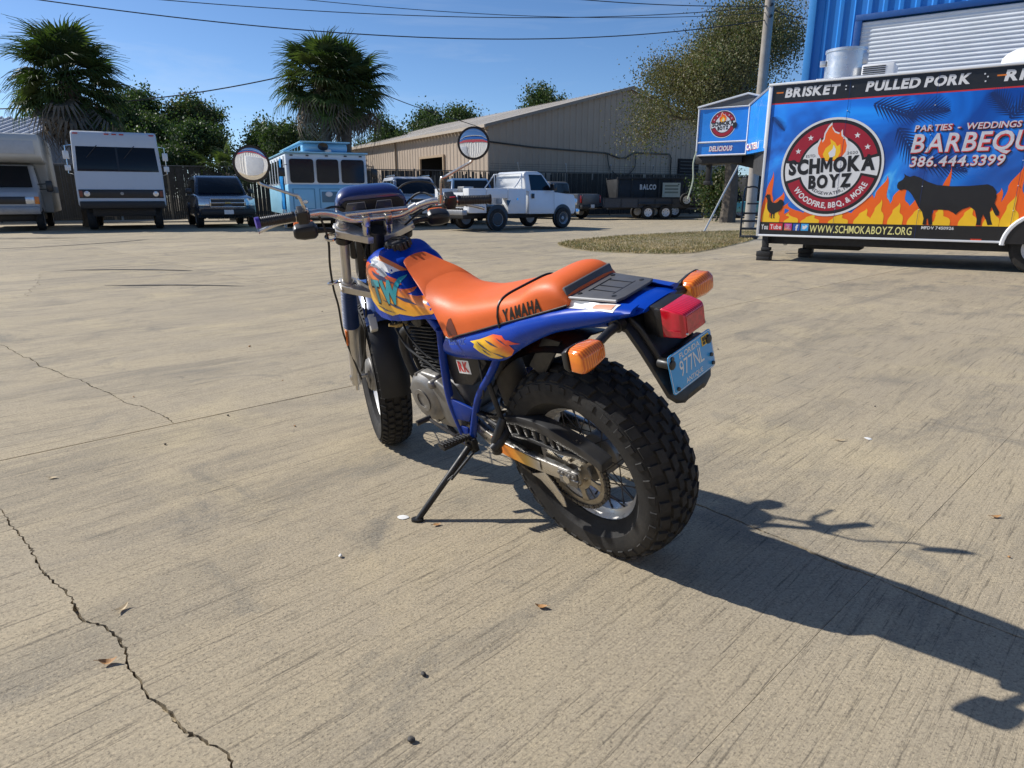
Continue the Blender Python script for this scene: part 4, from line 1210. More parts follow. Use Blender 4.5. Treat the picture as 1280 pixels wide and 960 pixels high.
# instrument cowl, headlamp --------------------------------------------------
cw_ = MB(); rg = []
def cring(d, w, s0, s1, n=22):
    out = []
    for i in range(n + 1):
        a_ = math.pi * i / n; c, s = math.cos(a_), math.sin(a_)
        out.append(fp(d, math.copysign(abs(c) ** .42, c) * w, lerp(s0, s1, abs(s) ** .46)))
    for k in (-.6, 0, .6): out.append(fp(d, k * w, s0 - .001))
    return out
for d, w, s0, s1 in ((.082, .128, 1.150, 1.224), (.088, .131, 1.145, 1.233), (.12, .132, 1.115, 1.238), (.16, .128, 1.06, 1.230), (.20, .120, 1.02, 1.205), (.232, .108, 1.01, 1.17), (.240, .10, 1.012, 1.15)):
    rg.append(cring(d, w, s0, s1))
cw_.loft(rg)
cowl = cw_.build('headlight_cowl', NAVY, bike, smooth=50, **S)
fm = MB()
fm.prism([fp(.076, y, s) for y, s in ((.120, 1.156), (.116, 1.198), (.095, 1.216), (-.095, 1.216), (-.116, 1.198), (-.120, 1.156))], SN * .012)
face = fm.build('instrument_face', BLACKP, cowl, bevel=.003, **S)
for y0, y1 in ((.100, .022), (-.008, -.075)):
    m = MB(); m.prism([fp(.0745, y, s) for y, s in ((y0, 1.170), (y0 - .010, 1.208), (y1 + .006, 1.208), (y1, 1.170))], SN * .004)
    m.build('gauge_window', mat('gauge_glass', (.05, .055, .08), .12, coat=1.0), face, bevel=.001, **S)
    m = MB()
    q = [fp(.0740, y, s) for y, s in ((y0, 1.170), (y0 - .010, 1.208), (y1 + .006, 1.208), (y1, 1.170))]
    m.tube(q, .0016, 5, closed=True); m.build('gauge_bezel', LGREY, face, **S)
hl = MB(); hl.box(fp(.150, 0, 1.02), (.13, .19, .15), Matrix.Rotation(-RK * .4, 3, 'Y')); hl.box(fp(.085, 0, .965), (.06, .15, .19), Matrix.Rotation(-RK, 3, 'Y'))
hl.build('headlight_shell', BLACKP, bike, bevel=.012, **S)
wl_ = MB(); wr_ = random.Random(5)
for i in range(9):
    y = wr_.uniform(-.06, .07); y2 = wr_.uniform(-.05, .05)
    wl_.tube(spline([fp(.05, y, 1.08), fp(.035 + wr_.uniform(-.01, .01), y + wr_.uniform(-.03, .03), 1.0), fp(.03, y2, .92), fp(-.02, y2 * .5, .86)], 5), .0045, 7)
wl_.build('wiring_loom', WIRE, bike, **S)
m = MB(); m.box(fp(.045, .035, .985), (.018, .03, .022)); m.build('connector', mat('brown_connector', (.30, .13, .05), .5), bike, bevel=.002, **S)
for s_ in (1, -1):                                       # front indicators: dark backs, amber lenses facing forward
    m = MB(); rg = []
    for k, hw, hh in ((0, .016, .016), (.012, .026, .026), (.05, .027, .027), (.078, .022, .022), (.086, .014, .014)):
        rg.append([fp(.062 + dx * hw, s_ * (.205 + k), 1.118 + dz * hh) for dx, dz in ((.9, 1), (-.5, 1), (-.9, .5), (-.9, -.5), (-.5, -1), (.9, -1))])
    m.loft(rg); o = m.build('turn_signal', BLACKP, bike, bevel=.003, **S)
    m = MB(); m.box(fp(.094, s_ * .250, 1.118), (.020, .070, .044), Matrix.Rotation(-RK, 3, 'Y')); m.build('signal_lens', AMBER, o, bevel=.006, **S)
    m = MB(); m.tube([fp(.062, s_ * .135, 1.105), fp(.062, s_ * .17, 1.115), fp(.062, s_ * .208, 1.118)], [.010, .009, .011], 10)
    m.lathe([(.020, -.012), (.0295, -.012), (.0295, .012), (.020, .012)], fp(FAD, FY * s_, 1.068), SU, 24, closed=True); m.cyl(fp(.062, s_ * .135, 1.07), fp(.062, s_ * .14, 1.11), .008)
    m.build('signal_stalk', CHROME if False else BLACKM, o, **S)
# fender and flap ---------------------------------------------------------------
def arc_shell(a0, a1, r0, r1, w0, w1, n, th, drop):
    m = MB(); outer = []
    for i in range(n + 1):
        t = i / n; a_ = R(lerp(a0, a1, t)); r = lerp(r0, r1, t); w = lerp(w0, w1, t)
        row = []
        for k in (1, .8, .4, 0, -.4, -.8, -1):
            rr = r - drop * abs(k) ** 2.5
            row.append(FAX + V(rr * math.cos(a_), k * w, rr * math.sin(a_)))
        rad = V(math.cos(a_), 0, math.sin(a_))
        outer.append(row + [p - rad * th for p in row[::-1]])
    m.loft(outer)
    return m
fd = arc_shell(22, 132, .455, .432, .055, .072, 22, .004, .030).build('front_fender', mat('fender_blue', (.020, .06, .22), .3, var=.06, coat=1.0), bike, **S)
arc_shell(128, 178, .405, .372, .070, .062, 12, .004, .018).build('mud_flap', mat('satin_black', (.010, .010, .011), .5, var=.1), bike, **S)
m = MB(); m.box(FAX + V(-.27, .045, .30), (.05, .03, .055), Matrix.Rotation(.6, 3, 'Y')); m.box(FAX + V(-.245, 0, .325), (.04, .12, .02), Matrix.Rotation(.6, 3, 'Y'))
m.build('fender_highlight', mat('pale_highlight', (.62, .60, .55), .4, var=.1), bike, bevel=.005, **S)  # pale block standing in for a white highlight below the fender
# cables ---------------------------------------------------------------------------
def cable(pts, r=.0038, steered=True, name='cable'):
    m = MB(); m.tube(spline([steer(p) if steered else V(*p) for p in pts], 7), r, 8); m.build(name, WIRE, bike)
cable([fp(-.03, .235, 1.235), fp(.03, .20, 1.20), fp(.03, .176, 1.10), fp(.03, .180, .98), fp(.03, .176, .87), fp(.03, .165, .78), fp(.05, .155, .62), fp(.05, .128, .48), fp(.02, .10, .36)], .0042)
cable([fp(-.03, .235, 1.232), fp(.05, .14, 1.215), fp(.10, .06, 1.13), fp(.06, .03, 1.0), fp(.0, .05, .9)], .004)
cable([fp(-.03, -.235, 1.235), fp(.05, -.19, 1.235), fp(.085, -.15, 1.20), fp(.09, -.10, 1.12), fp(.05, -.06, .98)], .004)
cable([fp(-.02, -.24, 1.24), fp(.07, -.22, 1.262), fp(.11, -.12, 1.24), fp(.10, -.05, 1.13)], .0035)
cable([fp(-.03, -.24, 1.225), fp(.02, -.19, 1.19), fp(.03, -.13, 1.14), fp(.04, -.06, 1.06)], .004)
cable([fp(.05, .09, .87), fp(.02, .06, .80), fp(-.02, .075, .66), fp(-.02, .085, .55), fp(.03, .095, .40)], .0042)
cable([(.90, .05, .80), (.86, .085, .72), (.80, .095, .62), (.72, .10, .585), (.64, .10, .56), (.57, .10, .52)], .0042, False)
cable([(.88, .03, .78), (.80, .075, .70), (.74, .098, .66), (.66, .10, .60), (.60, .085, .58)], .0040, False)
cable([(.33, .11, .66), (.31, .128, .60), (.33, .128, .53), (.38, .12, .50)], .0036, False)
m = MB(); m.lathe([(.016, -.003), (.022, -.003), (.022, .003), (.016, .003)], steer(fp(.03, .176, .90)), V(0, 0, 1), 16, closed=True)
m.tube([steer(fp(.03, .16, .90)), steer(fp(.05, .145, .88))], .004, 6); m.build('cable_guide', CHROME, bike)
m = MB(); m.lathe([(.016, -.004), (.022, -.004), (.022, .004), (.016, .004)], steer(fp(.035, .166, 1.10)), SU, 16, closed=True)
m.build('cable_guide', CHROME, bike)
# ------------------------------------------------------------------ food trailer (x along its side, y inwards, z up)
TAZ = R(-34.0)
trailer = empty('food_trailer', (4.35, 12.15, 0), TAZ, 'blue food trailer wrapped in flames, bull and round barbecue logo', 'trailer')
def wrap_mat():
    m = bpy.data.materials.new('blue_wrap'); m.use_nodes = True
    N, L = m.node_tree.nodes, m.node_tree.links; b = N['Principled BSDF']
    tc = N.new('ShaderNodeTexCoord'); n1 = N.new('ShaderNodeTexNoise'); n1.inputs['Scale'].default_value = .8; n1.inputs['Detail'].default_value = 3; n1.inputs['Distortion'].default_value = 1.6
    L.new(tc.outputs['Object'], n1.inputs['Vector'])
    cr = N.new('ShaderNodeValToRGB'); el = cr.color_ramp.elements
    el[0].position = .34; el[0].color = (.004, .055, .30, 1); el[1].position = .50; el[1].color = (.006, .16, .66, 1)
    q = el.new(.60); q.color = (.012, .26, .82, 1); q = el.new(.655); q.color = (.08, .46, .92, 1); q = el.new(.70); q.color = (.012, .26, .82, 1)
    L.new(n1.outputs['Fac'], cr.inputs[0]); L.new(cr.outputs[0], b.inputs['Base Color'])
    b.inputs['Roughness'].default_value = .3; b.inputs['Coat Weight'].default_value = .35
    return m
WRAP = wrap_mat()
BBLUE = mat('panel_blue', (.012, .24, .76), .35, var=.18, vs=2, coat=.3)
TRIMW = mat('white_trim', (.72, .73, .74), .35, var=.06, metal=.1, dirt=.15, dcol=(.35, .33, .30))
TBLACK = mat('trailer_black', (.012, .012, .013), .4, var=.1, coat=.2)
CHASSIS = mat('black_chassis', (.014, .014, .014), .6, var=.2, bump=.1)
ORF = mat('print_orange', (.92, .14, .012), .4, var=.12, vs=2)
YEF = mat('print_yellow', (.95, .56, .02), .4, var=.1, vs=2)
PALEY = mat('print_pale_yellow', (.80, .74, .28), .4)
CRIM = mat('print_crimson', (.36, .012, .03), .4, var=.08)
REDL2 = mat('print_red', (.62, .03, .035), .4)
SILV = mat('print_silver', (.62, .62, .66), .4, var=.18, vs=9)
LGT = mat('print_offwhite', (.74, .74, .74), .4, var=.04)
FROND = mat('print_navy_frond', (.004, .028, .14), .4)
GALV = mat('galvanised_sheet', (.62, .63, .64), .32, metal=.75, var=.12, vs=5)
WHITEPL = mat('white_plastic', (.78, .78, .77), .4, var=.05, dirt=.12)
YB = [0.0]
LAY = .16                                                # print layers lie a fraction of a millimetre apart
def flat(name, poly, mat_, parent, d, xf=None):
    """a printed or cut flat piece on the near side: poly in (u, v), d metres proud"""
    m = MB(); f = xf or (lambda u, v: (u, v))
    m.add([V(f(u, v)[0], YB[0] - d * LAY, f(u, v)[1]) for u, v in poly], [tuple(range(len(poly)))])
    return m.build(name, mat_, parent, smooth=None, fixn=False)
def rect(u0, v0, u1, v1): return [(u0, v0), (u1, v0), (u1, v1), (u0, v1)]
def ftext(body, u, v, h, w, mat_, parent, d, bold=.03, shear=0.0, name='lettering', xf=None, slope=0.0, spacing=1.0):
    v2, fs = text_geo(body, h, bold, shear, spacing, w); f = xf or (lambda a_, b_: (a_, b_))
    m = MB(); m.add([V(f(u + x, v + y + slope * x)[0], YB[0] - d * LAY, f(u + x, v + y + slope * x)[1]) for x, y in v2], fs)
    return m.build(name, mat_, parent, smooth=None, fixn=False)
TL, TW_, ZB, ZT = 7.4, 2.45, .43, 2.88
m = MB(); m.box((TL / 2, TW_ / 2, (ZB + ZT) / 2), (TL, TW_, ZT - ZB)); body = m.build('body', WRAP, trailer, bevel=.012)
m = MB(); m.box((TL / 2, TW_ / 2, ZT + .018), (TL + .06, TW_ + .06, .036)); m.build('roof', TRIMW, trailer, bevel=.008)
m = MB(); m.box((.012, -.006, (ZB + ZT) / 2), (.045, .022, ZT - ZB + .01)); m.build('corner_trim', TRIMW, trailer, bevel=.003)
m = MB(); m.box((TL / 2 + .02, -.008, ZB + .012), (TL, .022, .032)); m.build('bottom_trim', TRIMW, trailer, bevel=.003)
flat('header_band', rect(.04, 2.605, TL, ZT - .005), TBLACK, trailer, .004)
flat('red_pinstripe', rect(.04, 2.585, TL, 2.605), REDL2, trailer, .005)
flat('bottom_band', rect(.04, ZB + .03, TL, .668), TBLACK, trailer, .030)
for s, u0, u1 in (('BRISKET', .24, 1.06), ('PULLED PORK', 1.445, 2.815), ('RIBS', 3.22, 3.72)):
    ftext(s, u0, 2.690, .142, u1 - u0, LGT, trailer, .008, .045, .12)
for u, v in ((1.16, 2.74), (1.26, 2.77), (1.16, 2.79), (3.02, 2.76), (2.98, 2.80), (3.0, 2.70)):
    m = MB(); m.cyl((u, -.002, v), (u, -.010, v), .011, n=10); m.build('rivet', TRIMW, trailer)
rv_ = random.Random(4)
for v in (2.42, 2.0, 1.6, 1.25, .9):
    for u in (1.22, 2.42, 3.62):
        m = MB(); m.cyl((u, -.002, v), (u, -.012, v), .007, n=8); m.build('rivet', TRIMW, trailer)
for u in (.10, 3.13): flat('marker_lamp', rect(u, 2.755, u + .11, 2.775), mat('amber_marker', (.75, .20, .02), .3), trailer, .009)
flat('marker_lamp', rect(3.16, .455, 3.30, .48), mat('red_marker', (.60, .05, .02), .3), trailer, .035)
for u in (1.22, 2.42, 3.62, 4.82, 6.02): flat('panel_seam', rect(u - .0025, ZB + .03, u + .0025, ZT - .01), FROND, trailer, .062)
# palm fronds printed on the wrap
fr_r = random.Random(9)
def frond_print(u, v, L_, ang, k):
    m = MB(); n = 13
    for i in range(n):
        t = (i + 1) / n
        for sg in (1, -1):
            c = (u + math.cos(ang) * L_ * t * .8, v + math.sin(ang) * L_ * t * .8 - .10 * L_ * t * t)
            a_ = ang + sg * (.9 - .55 * t); l2 = L_ * .42 * math.sin(math.pi * (.15 + .8 * t))
            e_ = (c[0] + math.cos(a_) * l2, c[1] + math.sin(a_) * l2 - .06 * l2)
            w = L_ * .022; px, py = -math.sin(a_) * w, math.cos(a_) * w
            dd_ = .0004 + .000002 * (k * 40 + i * 2 + (sg > 0))
            m.add([V(c[0] - px, -dd_, c[1] - py), V(e_[0], -dd_, e_[1]), V(c[0] + px, -dd_, c[1] + py)], [(0, 1, 2)])
    o = m.build('printed_palm_frond', FROND, trailer, smooth=None, fixn=False); o['kind'] = 'stuff'
for k, (u, v, L_, ang) in enumerate(((.06, 2.40, .36, -.7), (1.55, 2.50, .8, -.25), (1.95, 2.15, .8, -.9), (2.0, 2.3, .75, .2), (3.35, 2.15, .7, .9), (3.4, 2.2, .6, 2.2), (2.3, 1.62, .8, -.1))):
    frond_print(u, v, L_, ang, k)
# flames along the bottom of the wrap
fk = [0]
def tongue(u0, u1, vb, h, lean, mat_, d0):
    tip = (lerp(u0, u1, .5) + lean, vb + h)
    L_ = []; w = u1 - u0
    def bz(p0, p1, p2, p3, n=9): return [tuple((1 - t) ** 3 * a_ + 3 * (1 - t) ** 2 * t * b_ + 3 * (1 - t) * t * t * c_ + t ** 3 * e_ for a_, b_, c_, e_ in zip(p0, p1, p2, p3)) for t in [i / n for i in range(n + 1)]]
    sw = .22 * w * (1 if lean >= 0 else -1)
    left = bz((u0, vb), (u0 - .10 * w, vb + .30 * h), (u0 + .55 * w - sw, vb + .48 * h), (lerp(u0, tip[0], .55) - .10 * w, vb + .62 * h)) + bz((lerp(u0, tip[0], .55) - .10 * w, vb + .62 * h), (tip[0] - .30 * w, vb + .78 * h), (tip[0] + sw * .4, vb + .86 * h), tip)[1:]
    right = bz(tip, (tip[0] + sw * 1.1, vb + .80 * h), (tip[0] - .02 * w, vb + .62 * h), (lerp(tip[0], u1, .45), vb + .50 * h)) + bz((lerp(tip[0], u1, .45), vb + .50 * h), (u1 + .10 * w, vb + .40 * h), (u1 - .02 * w, vb + .2 * h), (u1, vb))[1:]
    fk[0] += 1
    flat('flame', left + right[1:], mat_, trailer, d0 + .0004 * fk[0])
fl_r = random.Random(21)
TONG = [(.03, .22, .80, .05), (.12, .42, .46, .10), (.36, .75, .30, -.05), (.62, 1.1, .22, .08), (1.05, 1.55, .25, .05), (1.45, 1.85, .42, .08), (1.70, 2.02, .70, .06), (1.95, 2.30, .60, .05), (2.22, 2.60, .55, .12), (2.55, 2.95, .45, -.04), (2.62, 2.80, .82, .05), (2.9, 3.28, .52, .05), (3.22, 3.55, .50, .04), (3.42, 3.78, .84, .04), (3.6, 4.2, .6, .05), (4.1, 4.8, .7, .1), (4.7, 5.5, .6, 0), (5.4, 6.3, .75, .1), (6.2, 7.3, .6, 0)]
flat('flame_base', rect(.04, .66, TL, .80), ORF, trailer, .004)
for u0, u1, h_, ln in TONG: tongue(u0, u1, .72, h_, ln, TBLACK if False else ORF, .005)
for u0, u1, h_, ln in TONG:
    w = u1 - u0
    tongue(u0 + .18 * w, u1 - .22 * w, .665, h_ * .52 + .03, ln * .5, YEF, .010)
# bull and rooster silhouettes
BULL = [(2.073, 1.265), (2.086, 1.316), (2.141, 1.352), (2.162, 1.395), (2.148, 1.445), (2.179, 1.416), (2.234, 1.394), (2.287, 1.411), (2.366, 1.384), (2.478, 1.319), (2.613, 1.267), (2.803, 1.248), (3.018, 1.25), (3.151, 1.262), (3.254, 1.272), (3.323, 1.24), (3.369, 1.175), (3.389, 1.089), (3.38, 0.999), (3.419, 0.934), (3.455, 0.875), (3.454, 0.827), (3.419, 0.826), (3.388, 0.875), (3.352, 0.951), (3.34, 0.874), (3.371, 0.759), (3.399, 0.693), (3.341, 0.685), (3.311, 0.758), (3.263, 0.838), (3.25, 0.768), (3.257, 0.683), (3.2, 0.682), (3.195, 0.774), (3.151, 0.897), (3.082, 0.949), (2.993, 0.913), (2.947, 0.869), (2.916, 0.83), (2.88, 0.861), (2.809, 0.896), (2.698, 0.903), (2.61, 0.894), (2.611, 0.8), (2.635, 0.676), (2.584, 0.672), (2.563, 0.77), (2.546, 0.755), (2.551, 0.675), (2.502, 0.677), (2.505, 0.769), (2.472, 0.864), (2.409, 0.943), (2.357, 1.034), (2.298, 1.125), (2.236, 1.191), (2.181, 1.206), (2.13, 1.192), (2.086, 1.221)]
flat('bull_silhouette', BULL, TBLACK, trailer, .034)
ROO = [(.08, 1.10), (.10, 1.115), (.115, 1.14), (.135, 1.13), (.155, 1.135), (.16, 1.10), (.175, 1.04), (.21, 1.0), (.26, .99), (.30, 1.01), (.33, 1.05), (.375, 1.04), (.40, .99), (.385, .92), (.36, .87), (.31, .84), (.27, .82), (.262, .76), (.275, .735), (.25, .735), (.245, .80), (.228, .805), (.222, .75), (.235, .73), (.205, .735), (.205, .81), (.165, .84), (.135, .89), (.125, .95), (.125, 1.03), (.11, 1.07)]
flat('rooster_silhouette', ROO, TBLACK, trailer, .035)
# advertising lettering with dark shadow and red edge
for s, u, v, h_, w in (('PARTIES  -  WEDDINGS  -  EVENTS', 2.20, 2.058, .088, 1.95), ('BARBEQUE', 2.19, 1.755, .265, 1.66), ('386.444.3399', 2.20, 1.545, .150, 1.20)):
    ftext(s, u + .012, v - .014, h_, w, TBLACK, trailer, .0400, .055, .10, 'lettering_shadow')
    ftext(s, u, v, h_, w, REDL2, trailer, .0430, .05, .10, 'lettering_edge')
    ftext(s, u, v, h_, w, SILV, trailer, .0460, .015, .10)
# social row and web address
ftext('You', .062, .545, .085, .115, LGT, trailer, .034, .03)
flat('social_badge', rect(.198, .535, .418, .650), REDL2, trailer, .034); ftext('Tube', .212, .553, .075, .19, LGT, trailer, .036, .02)
MAG = gradient_mat('badge_gradient', [(0, (.80, .35, .05)), (.5, (.70, .05, .25)), (1, (.28, .05, .55))], (.4, 0, 1), .70, .90)
flat('social_badge', rect(.450, .535, .570, .650), MAG, trailer, .034)
m = MB()
sq = [(.478, .562), (.542, .562), (.542, .624), (.478, .624)]
m.tube([V(u, -.0058, v) for u, v in sq], .004, 5, closed=True); m.tube([V(.510 + .016 * math.cos(t), -.0058, .593 + .016 * math.sin(t)) for t in [i * math.pi / 6 for i in range(12)]], .003, 5, closed=True)
m.build('badge_mark', LGT, trailer)
flat('social_badge', rect(.592, .535, .702, .650), mat('badge_blue', (.03, .10, .42), .4), trailer, .034); ftext('f', .632, .540, .095, .042, LGT, trailer, .036, .05)
flat('social_badge', rect(.722, .535, .840, .650), mat('badge_sky', (.06, .38, .75), .4), trailer, .034)
flat('badge_mark', [(.738, .568), (.760, .560), (.785, .560), (.808, .580), (.818, .602), (.830, .612), (.818, .616), (.806, .628), (.788, .624), (.780, .608), (.762, .614), (.745, .628), (.744, .606), (.752, .590), (.742, .588), (.752, .576)], LGT, trailer, .036)
ftext('WWW.SCHMOKABOYZ.ORG', .862, .512, .120, 1.51, PALEY, trailer, .034, .012)
ftext('MFDV 7450926', 2.495, .606, .045, .43, LGT, trailer, .034, .02)
# round logo ---------------------------------------------------------------
def ring_poly(r0, r1, a0, a1, n=40):
    return [(r1 * math.cos(R(lerp(a0, a1, i / n))), r1 * math.sin(R(lerp(a0, a1, i / n)))) for i in range(n + 1)] + [(r0 * math.cos(R(lerp(a1, a0, i / n))), r0 * math.sin(R(lerp(a1, a0, i / n)))) for i in range(n + 1)]
def disc(r, n=72): return [(r * math.cos(2 * math.pi * i / n), r * math.sin(2 * math.pi * i / n)) for i in range(n)]
def logo(parent, cu, cv, S_, rot, dbase, xflat=None, small=False):
    c, s = math.cos(rot), math.sin(rot)
    def X(x, y): return (cu + S_ * (x * c - y * s), cv + S_ * (x * s + y * c))
    k = 1.0
    def F_(name, poly, mat_, lay):
        return flat(name, poly, mat_, parent, dbase + lay * .0016, X)
    def ring(name, r0, r1, a0, a1, mat_, lay):
        m = MB(); n = 48; P = ring_poly(r0, r1, a0, a1, n); vs = []
        for i in range(n + 1):
            for r in (r0, r1):
                a_ = R(lerp(a0, a1, i / n)); q = X(r * math.cos(a_), r * math.sin(a_)); vs.append(V(q[0], YB[0] - (dbase + lay * .0016) * LAY, q[1]))
        m.add(vs, [(2 * i, 2 * i + 1, 2 * i + 3, 2 * i + 2) for i in range(n)]); m.build(name, mat_, parent, smooth=None, fixn=False)
    F_('logo_disc', disc(1.0), LGT, 0)
    F_('logo_disc', disc(.955), TBLACK, 1)
    F_('logo_disc', disc(.915), LGT, 2)
    for a0, a1 in ((14, 166), (198, 342)):
        ring('logo_ring', .60, .925, a0 - 4, a1 + 4, TBLACK, 3)
        ring('logo_ring', .645, .890, a0, a1, CRIM, 4)
    star = []
    for i in range(10):
        r = .062 if i % 2 == 0 else .026; star.append((r * math.sin(i * math.pi / 5), r * math.cos(i * math.pi / 5)))
    for a_ in (28, 52, 124, 150):
        F_('logo_star', [(x + .765 * math.cos(R(a_)), y + .765 * math.sin(R(a_))) for x, y in star], LGT, 5)
    FLM = [(-.20, .20), (-.26, .30), (-.275, .42), (-.24, .53), (-.20, .60), (-.19, .52), (-.15, .58), (-.14, .68), (-.08, .80), (-.02, .86), (-.01, .78), (.04, .70), (.12, .66), (.16, .72), (.17, .62), (.25, .54), (.285, .42), (.27, .30), (.20, .20), (.08, .13), (-.08, .13)]
    F_('logo_flame', [(x * 1.16, (y - .47) * 1.12 + .47) for x, y in FLM], LGT, 6)
    F_('logo_flame', FLM, ORF, 7)
    F_('logo_flame', [(-.12, .16), (-.17, .28), (-.12, .40), (-.02, .48), (-.04, .58), (.06, .50), (.10, .42), (.16, .46), (.17, .30), (.12, .18), (0, .14)], YEF, 8)
    F_('logo_flame', [(-.02, .18), (-.06, .30), (.02, .38), (.03, .46), (.08, .36), (.07, .24)], LGT, 9)
    def T(body, x0, y0, h_, w, mat_, lay, bold=.08, slope=0):
        ftext(body, x0, y0, h_, w, mat_, parent, dbase + lay * .0016, bold, 0.0, xf=X)
    T('SCHMOKA', -.84, -.085, .30, 1.68, BLACKPR, 12, .055)
    T('BOYZ', -.42, -.395, .265, .84, BLACKPR, 12, .055)
    if small: return
    T('ESTD.', -.50, .24, .055, .20, BLACKPR, 7, .0); T('2020', .30, .24, .055, .20, BLACKPR, 7, .0)
    def arc_text(body, r, a0, a1, h_, mat_, lay, bold):
        v2, fs = text_geo(body, h_, bold, 0, 1.0, None); wid = max(x for x, y in v2)
        m = MB(); vs = []
        for x, y in v2:
            a_ = R(lerp(a0, a1, x / wid)); rr = r - y; q = X(rr * math.cos(a_), rr * math.sin(a_)); vs.append(V(q[0], YB[0] - (dbase + lay * .0016) * LAY, q[1]))
        m.add(vs, fs); m.build('lettering', mat_, parent, smooth=None, fixn=False)
    arc_text('WOODFIRE, BBQ, & MORE', .825, 209, 333, .115, LGT, 6, .03)
    arc_text('EDGEWATER, FL', .56, 232, 312, .065, BLACKPR, 7, .01)
logo(trailer, 1.075, 1.555, .775, R(3), .0395)
# gooseneck nose -----------------------------------------------------------
NI = .914                                                # how far the nose side is set in
m = MB(); pol = [V(-1.53, NI, 1.86), V(-.57, NI, 1.86), V(-.57, TW_ - .45, 1.86), V(-1.53, TW_ - .45, 1.86)]
m.prism(pol, (0, 0, .86)); nose = m.build('gooseneck_nose', BBLUE, trailer, bevel=.01)
m = MB(); m.prism([V(-1.54, NI - .02, 2.73), V(-.62, NI - .02, 2.91), V(-.36, NI - .02, 2.84), V(-.57, NI - .02, 2.73)], (0, .9, 0)); m.build('sloped_hatch', mat('hatch_grey', (.10, .10, .10), .6, var=.15), nose)
m = MB(); m.tube([V(-1.55, NI - .03, 2.735), V(-.62, NI - .03, 2.92), V(-.36, NI - .03, 2.85)], .018, 6); m.build('hatch_edge', TRIMW, nose)
for a_, b_ in (((-1.53, 1.865), (-.57, 1.865)), ((-1.53, 2.10), (-.57, 2.10)), ((-1.53, 2.71), (-.57, 2.71)), ((-1.525, 1.86), (-1.525, 2.72)), ((-.575, 1.86), (-.575, 2.72))):
    m = MB(); m.tube([V(a_[0], NI - .012, a_[1]), V(b_[0], NI - .012, b_[1])], .016, 4); m.build('nose_trim', TRIMW, nose)
wb = MB(); wb.add([V(.0, .0, ZT - .02), V(-.57, NI, ZT - .14), V(-.57, NI, 1.88), V(.0, .0, 1.88)], [(0, 1, 2, 3)])
wb.add([V(-.003, .0, 1.88), V(-.573, NI, 1.88), V(-.573, NI, .46), V(-.003, 0, .46)], [(0, 1, 2, 3)])
wedge = MB(); wedge.loft([[V(0, 0, z0 - .02), V(-.57, NI, z1), V(-.57, TW_ - .45, z1), V(0, TW_, z0 - .02)] for z0, z1 in ((1.88, 1.86), (ZT, 2.72))]); wedge.build('angled_front_wall', BBLUE, trailer)
wedge = MB(); wedge.prism([V(0.02, .02, 1.42), V(-.42, NI, 1.52), V(-.42, TW_ - .45, 1.52), V(0.02, TW_ - .02, 1.42)], (0, 0, .44)); wedge.build('lower_front_wall', mat('dark_grey_wall', (.05, .05, .052), .5, var=.2), trailer)
def nose_print(fn_mat):
    pass
# printing on the nose: parent offset so that the same flat() plane lands on it
nprint = bpy.data.objects.new('nose_panel', None)
m = MB(); m.add([V(-1.50, NI - .006, 2.12), V(-.59, NI - .006, 2.12), V(-.59, NI - .006, 2.70), V(-1.50, NI - .006, 2.70)], [(0, 1, 2, 3)]); npan = m.build('nose_panel', BBLUE, nose, fixn=False)
bpy.data.objects.remove(nprint)
YB[0] = NI - .007
logo(npan, -1.05, 2.415, .245, R(4), .010, small=True)
def ntext(body, u, v, h_, w):
    ftext(body, u, v, h_, w, REDL2, npan, .030, .10, .1); ftext(body, u, v, h_, w, LGT, npan, .036, .04, .1)
ntext('DELICIOUS', -1.28, 1.94, .09, .44)
flat('panel_scuff', [(-.87, 2.36), (-.84, 2.33), (-.79, 2.34), (-.78, 2.41), (-.81, 2.44), (-.85, 2.43)], TBLACK, npan, .045)
YB[0] = 0.0
# CATERING on the angled wall
ca, cb_ = V(-.55, NI - .06, 1.93), V(-.03, .10, 1.93); cu_ = (cb_ - ca).normalized(); cn = V(-cu_.y, cu_.x, 0) * -1
if cn.x > 0: cn = -cn
for bold, mt, off in ((.10, REDL2, .012), (.04, LGT, .015)):
    v2, fs = text_geo('CATERING', .11, bold, 0, 1, .88); m = MB(); m.add([ca + cu_ * x + V(0, 0, y) + cn * off for x, y in v2], fs); m.build('lettering', mt, trailer, smooth=None, fixn=False)
m = MB(); m.tube([V(-.018, .03, 1.9), V(-.018, .03, ZT)], .02, 4); m.tube([V(-.02, .02, ZT - .01), V(-.59, NI, 2.725)], .02, 4); m.build('angled_wall_trim', TRIMW, trailer)
# gooseneck coupler
gk = MB()
gk.loft([[V(x, y, z) for y, z in ((1.10, z0), (1.75, z0), (1.75, z1), (1.10, z1))] for x, z0, z1 in ((0, 1.45, 1.88), (-.5, 1.62, 1.90), (-1.0, 1.74, 1.905), (-1.5, 1.70, 1.905))])
gk.box((-1.42, 1.42, 1.62), (.10, .10, .5)); gk.box((-1.42, 1.42, 1.36), (.15, .15, .08))
gk.box((-1.1, 1.0, 1.78), (.9, .10, .14))
gk.build('gooseneck_frame', CHASSIS, trailer, bevel=.01)
m = MB(); m.box((-1.44, .985, 1.80), (.22, .02, .10)); m.build('red_reflector_tape', REDL2, trailer)
m = MB(); m.tube(spline([(-1.52, .90, 1.95), (-1.57, .90, 1.72), (-1.56, .92, 1.4), (-1.64, .92, 1.05)], 4), .016, 6); m.build('hanging_strap', mat('pale_strap', (.45, .50, .38), .7), trailer)
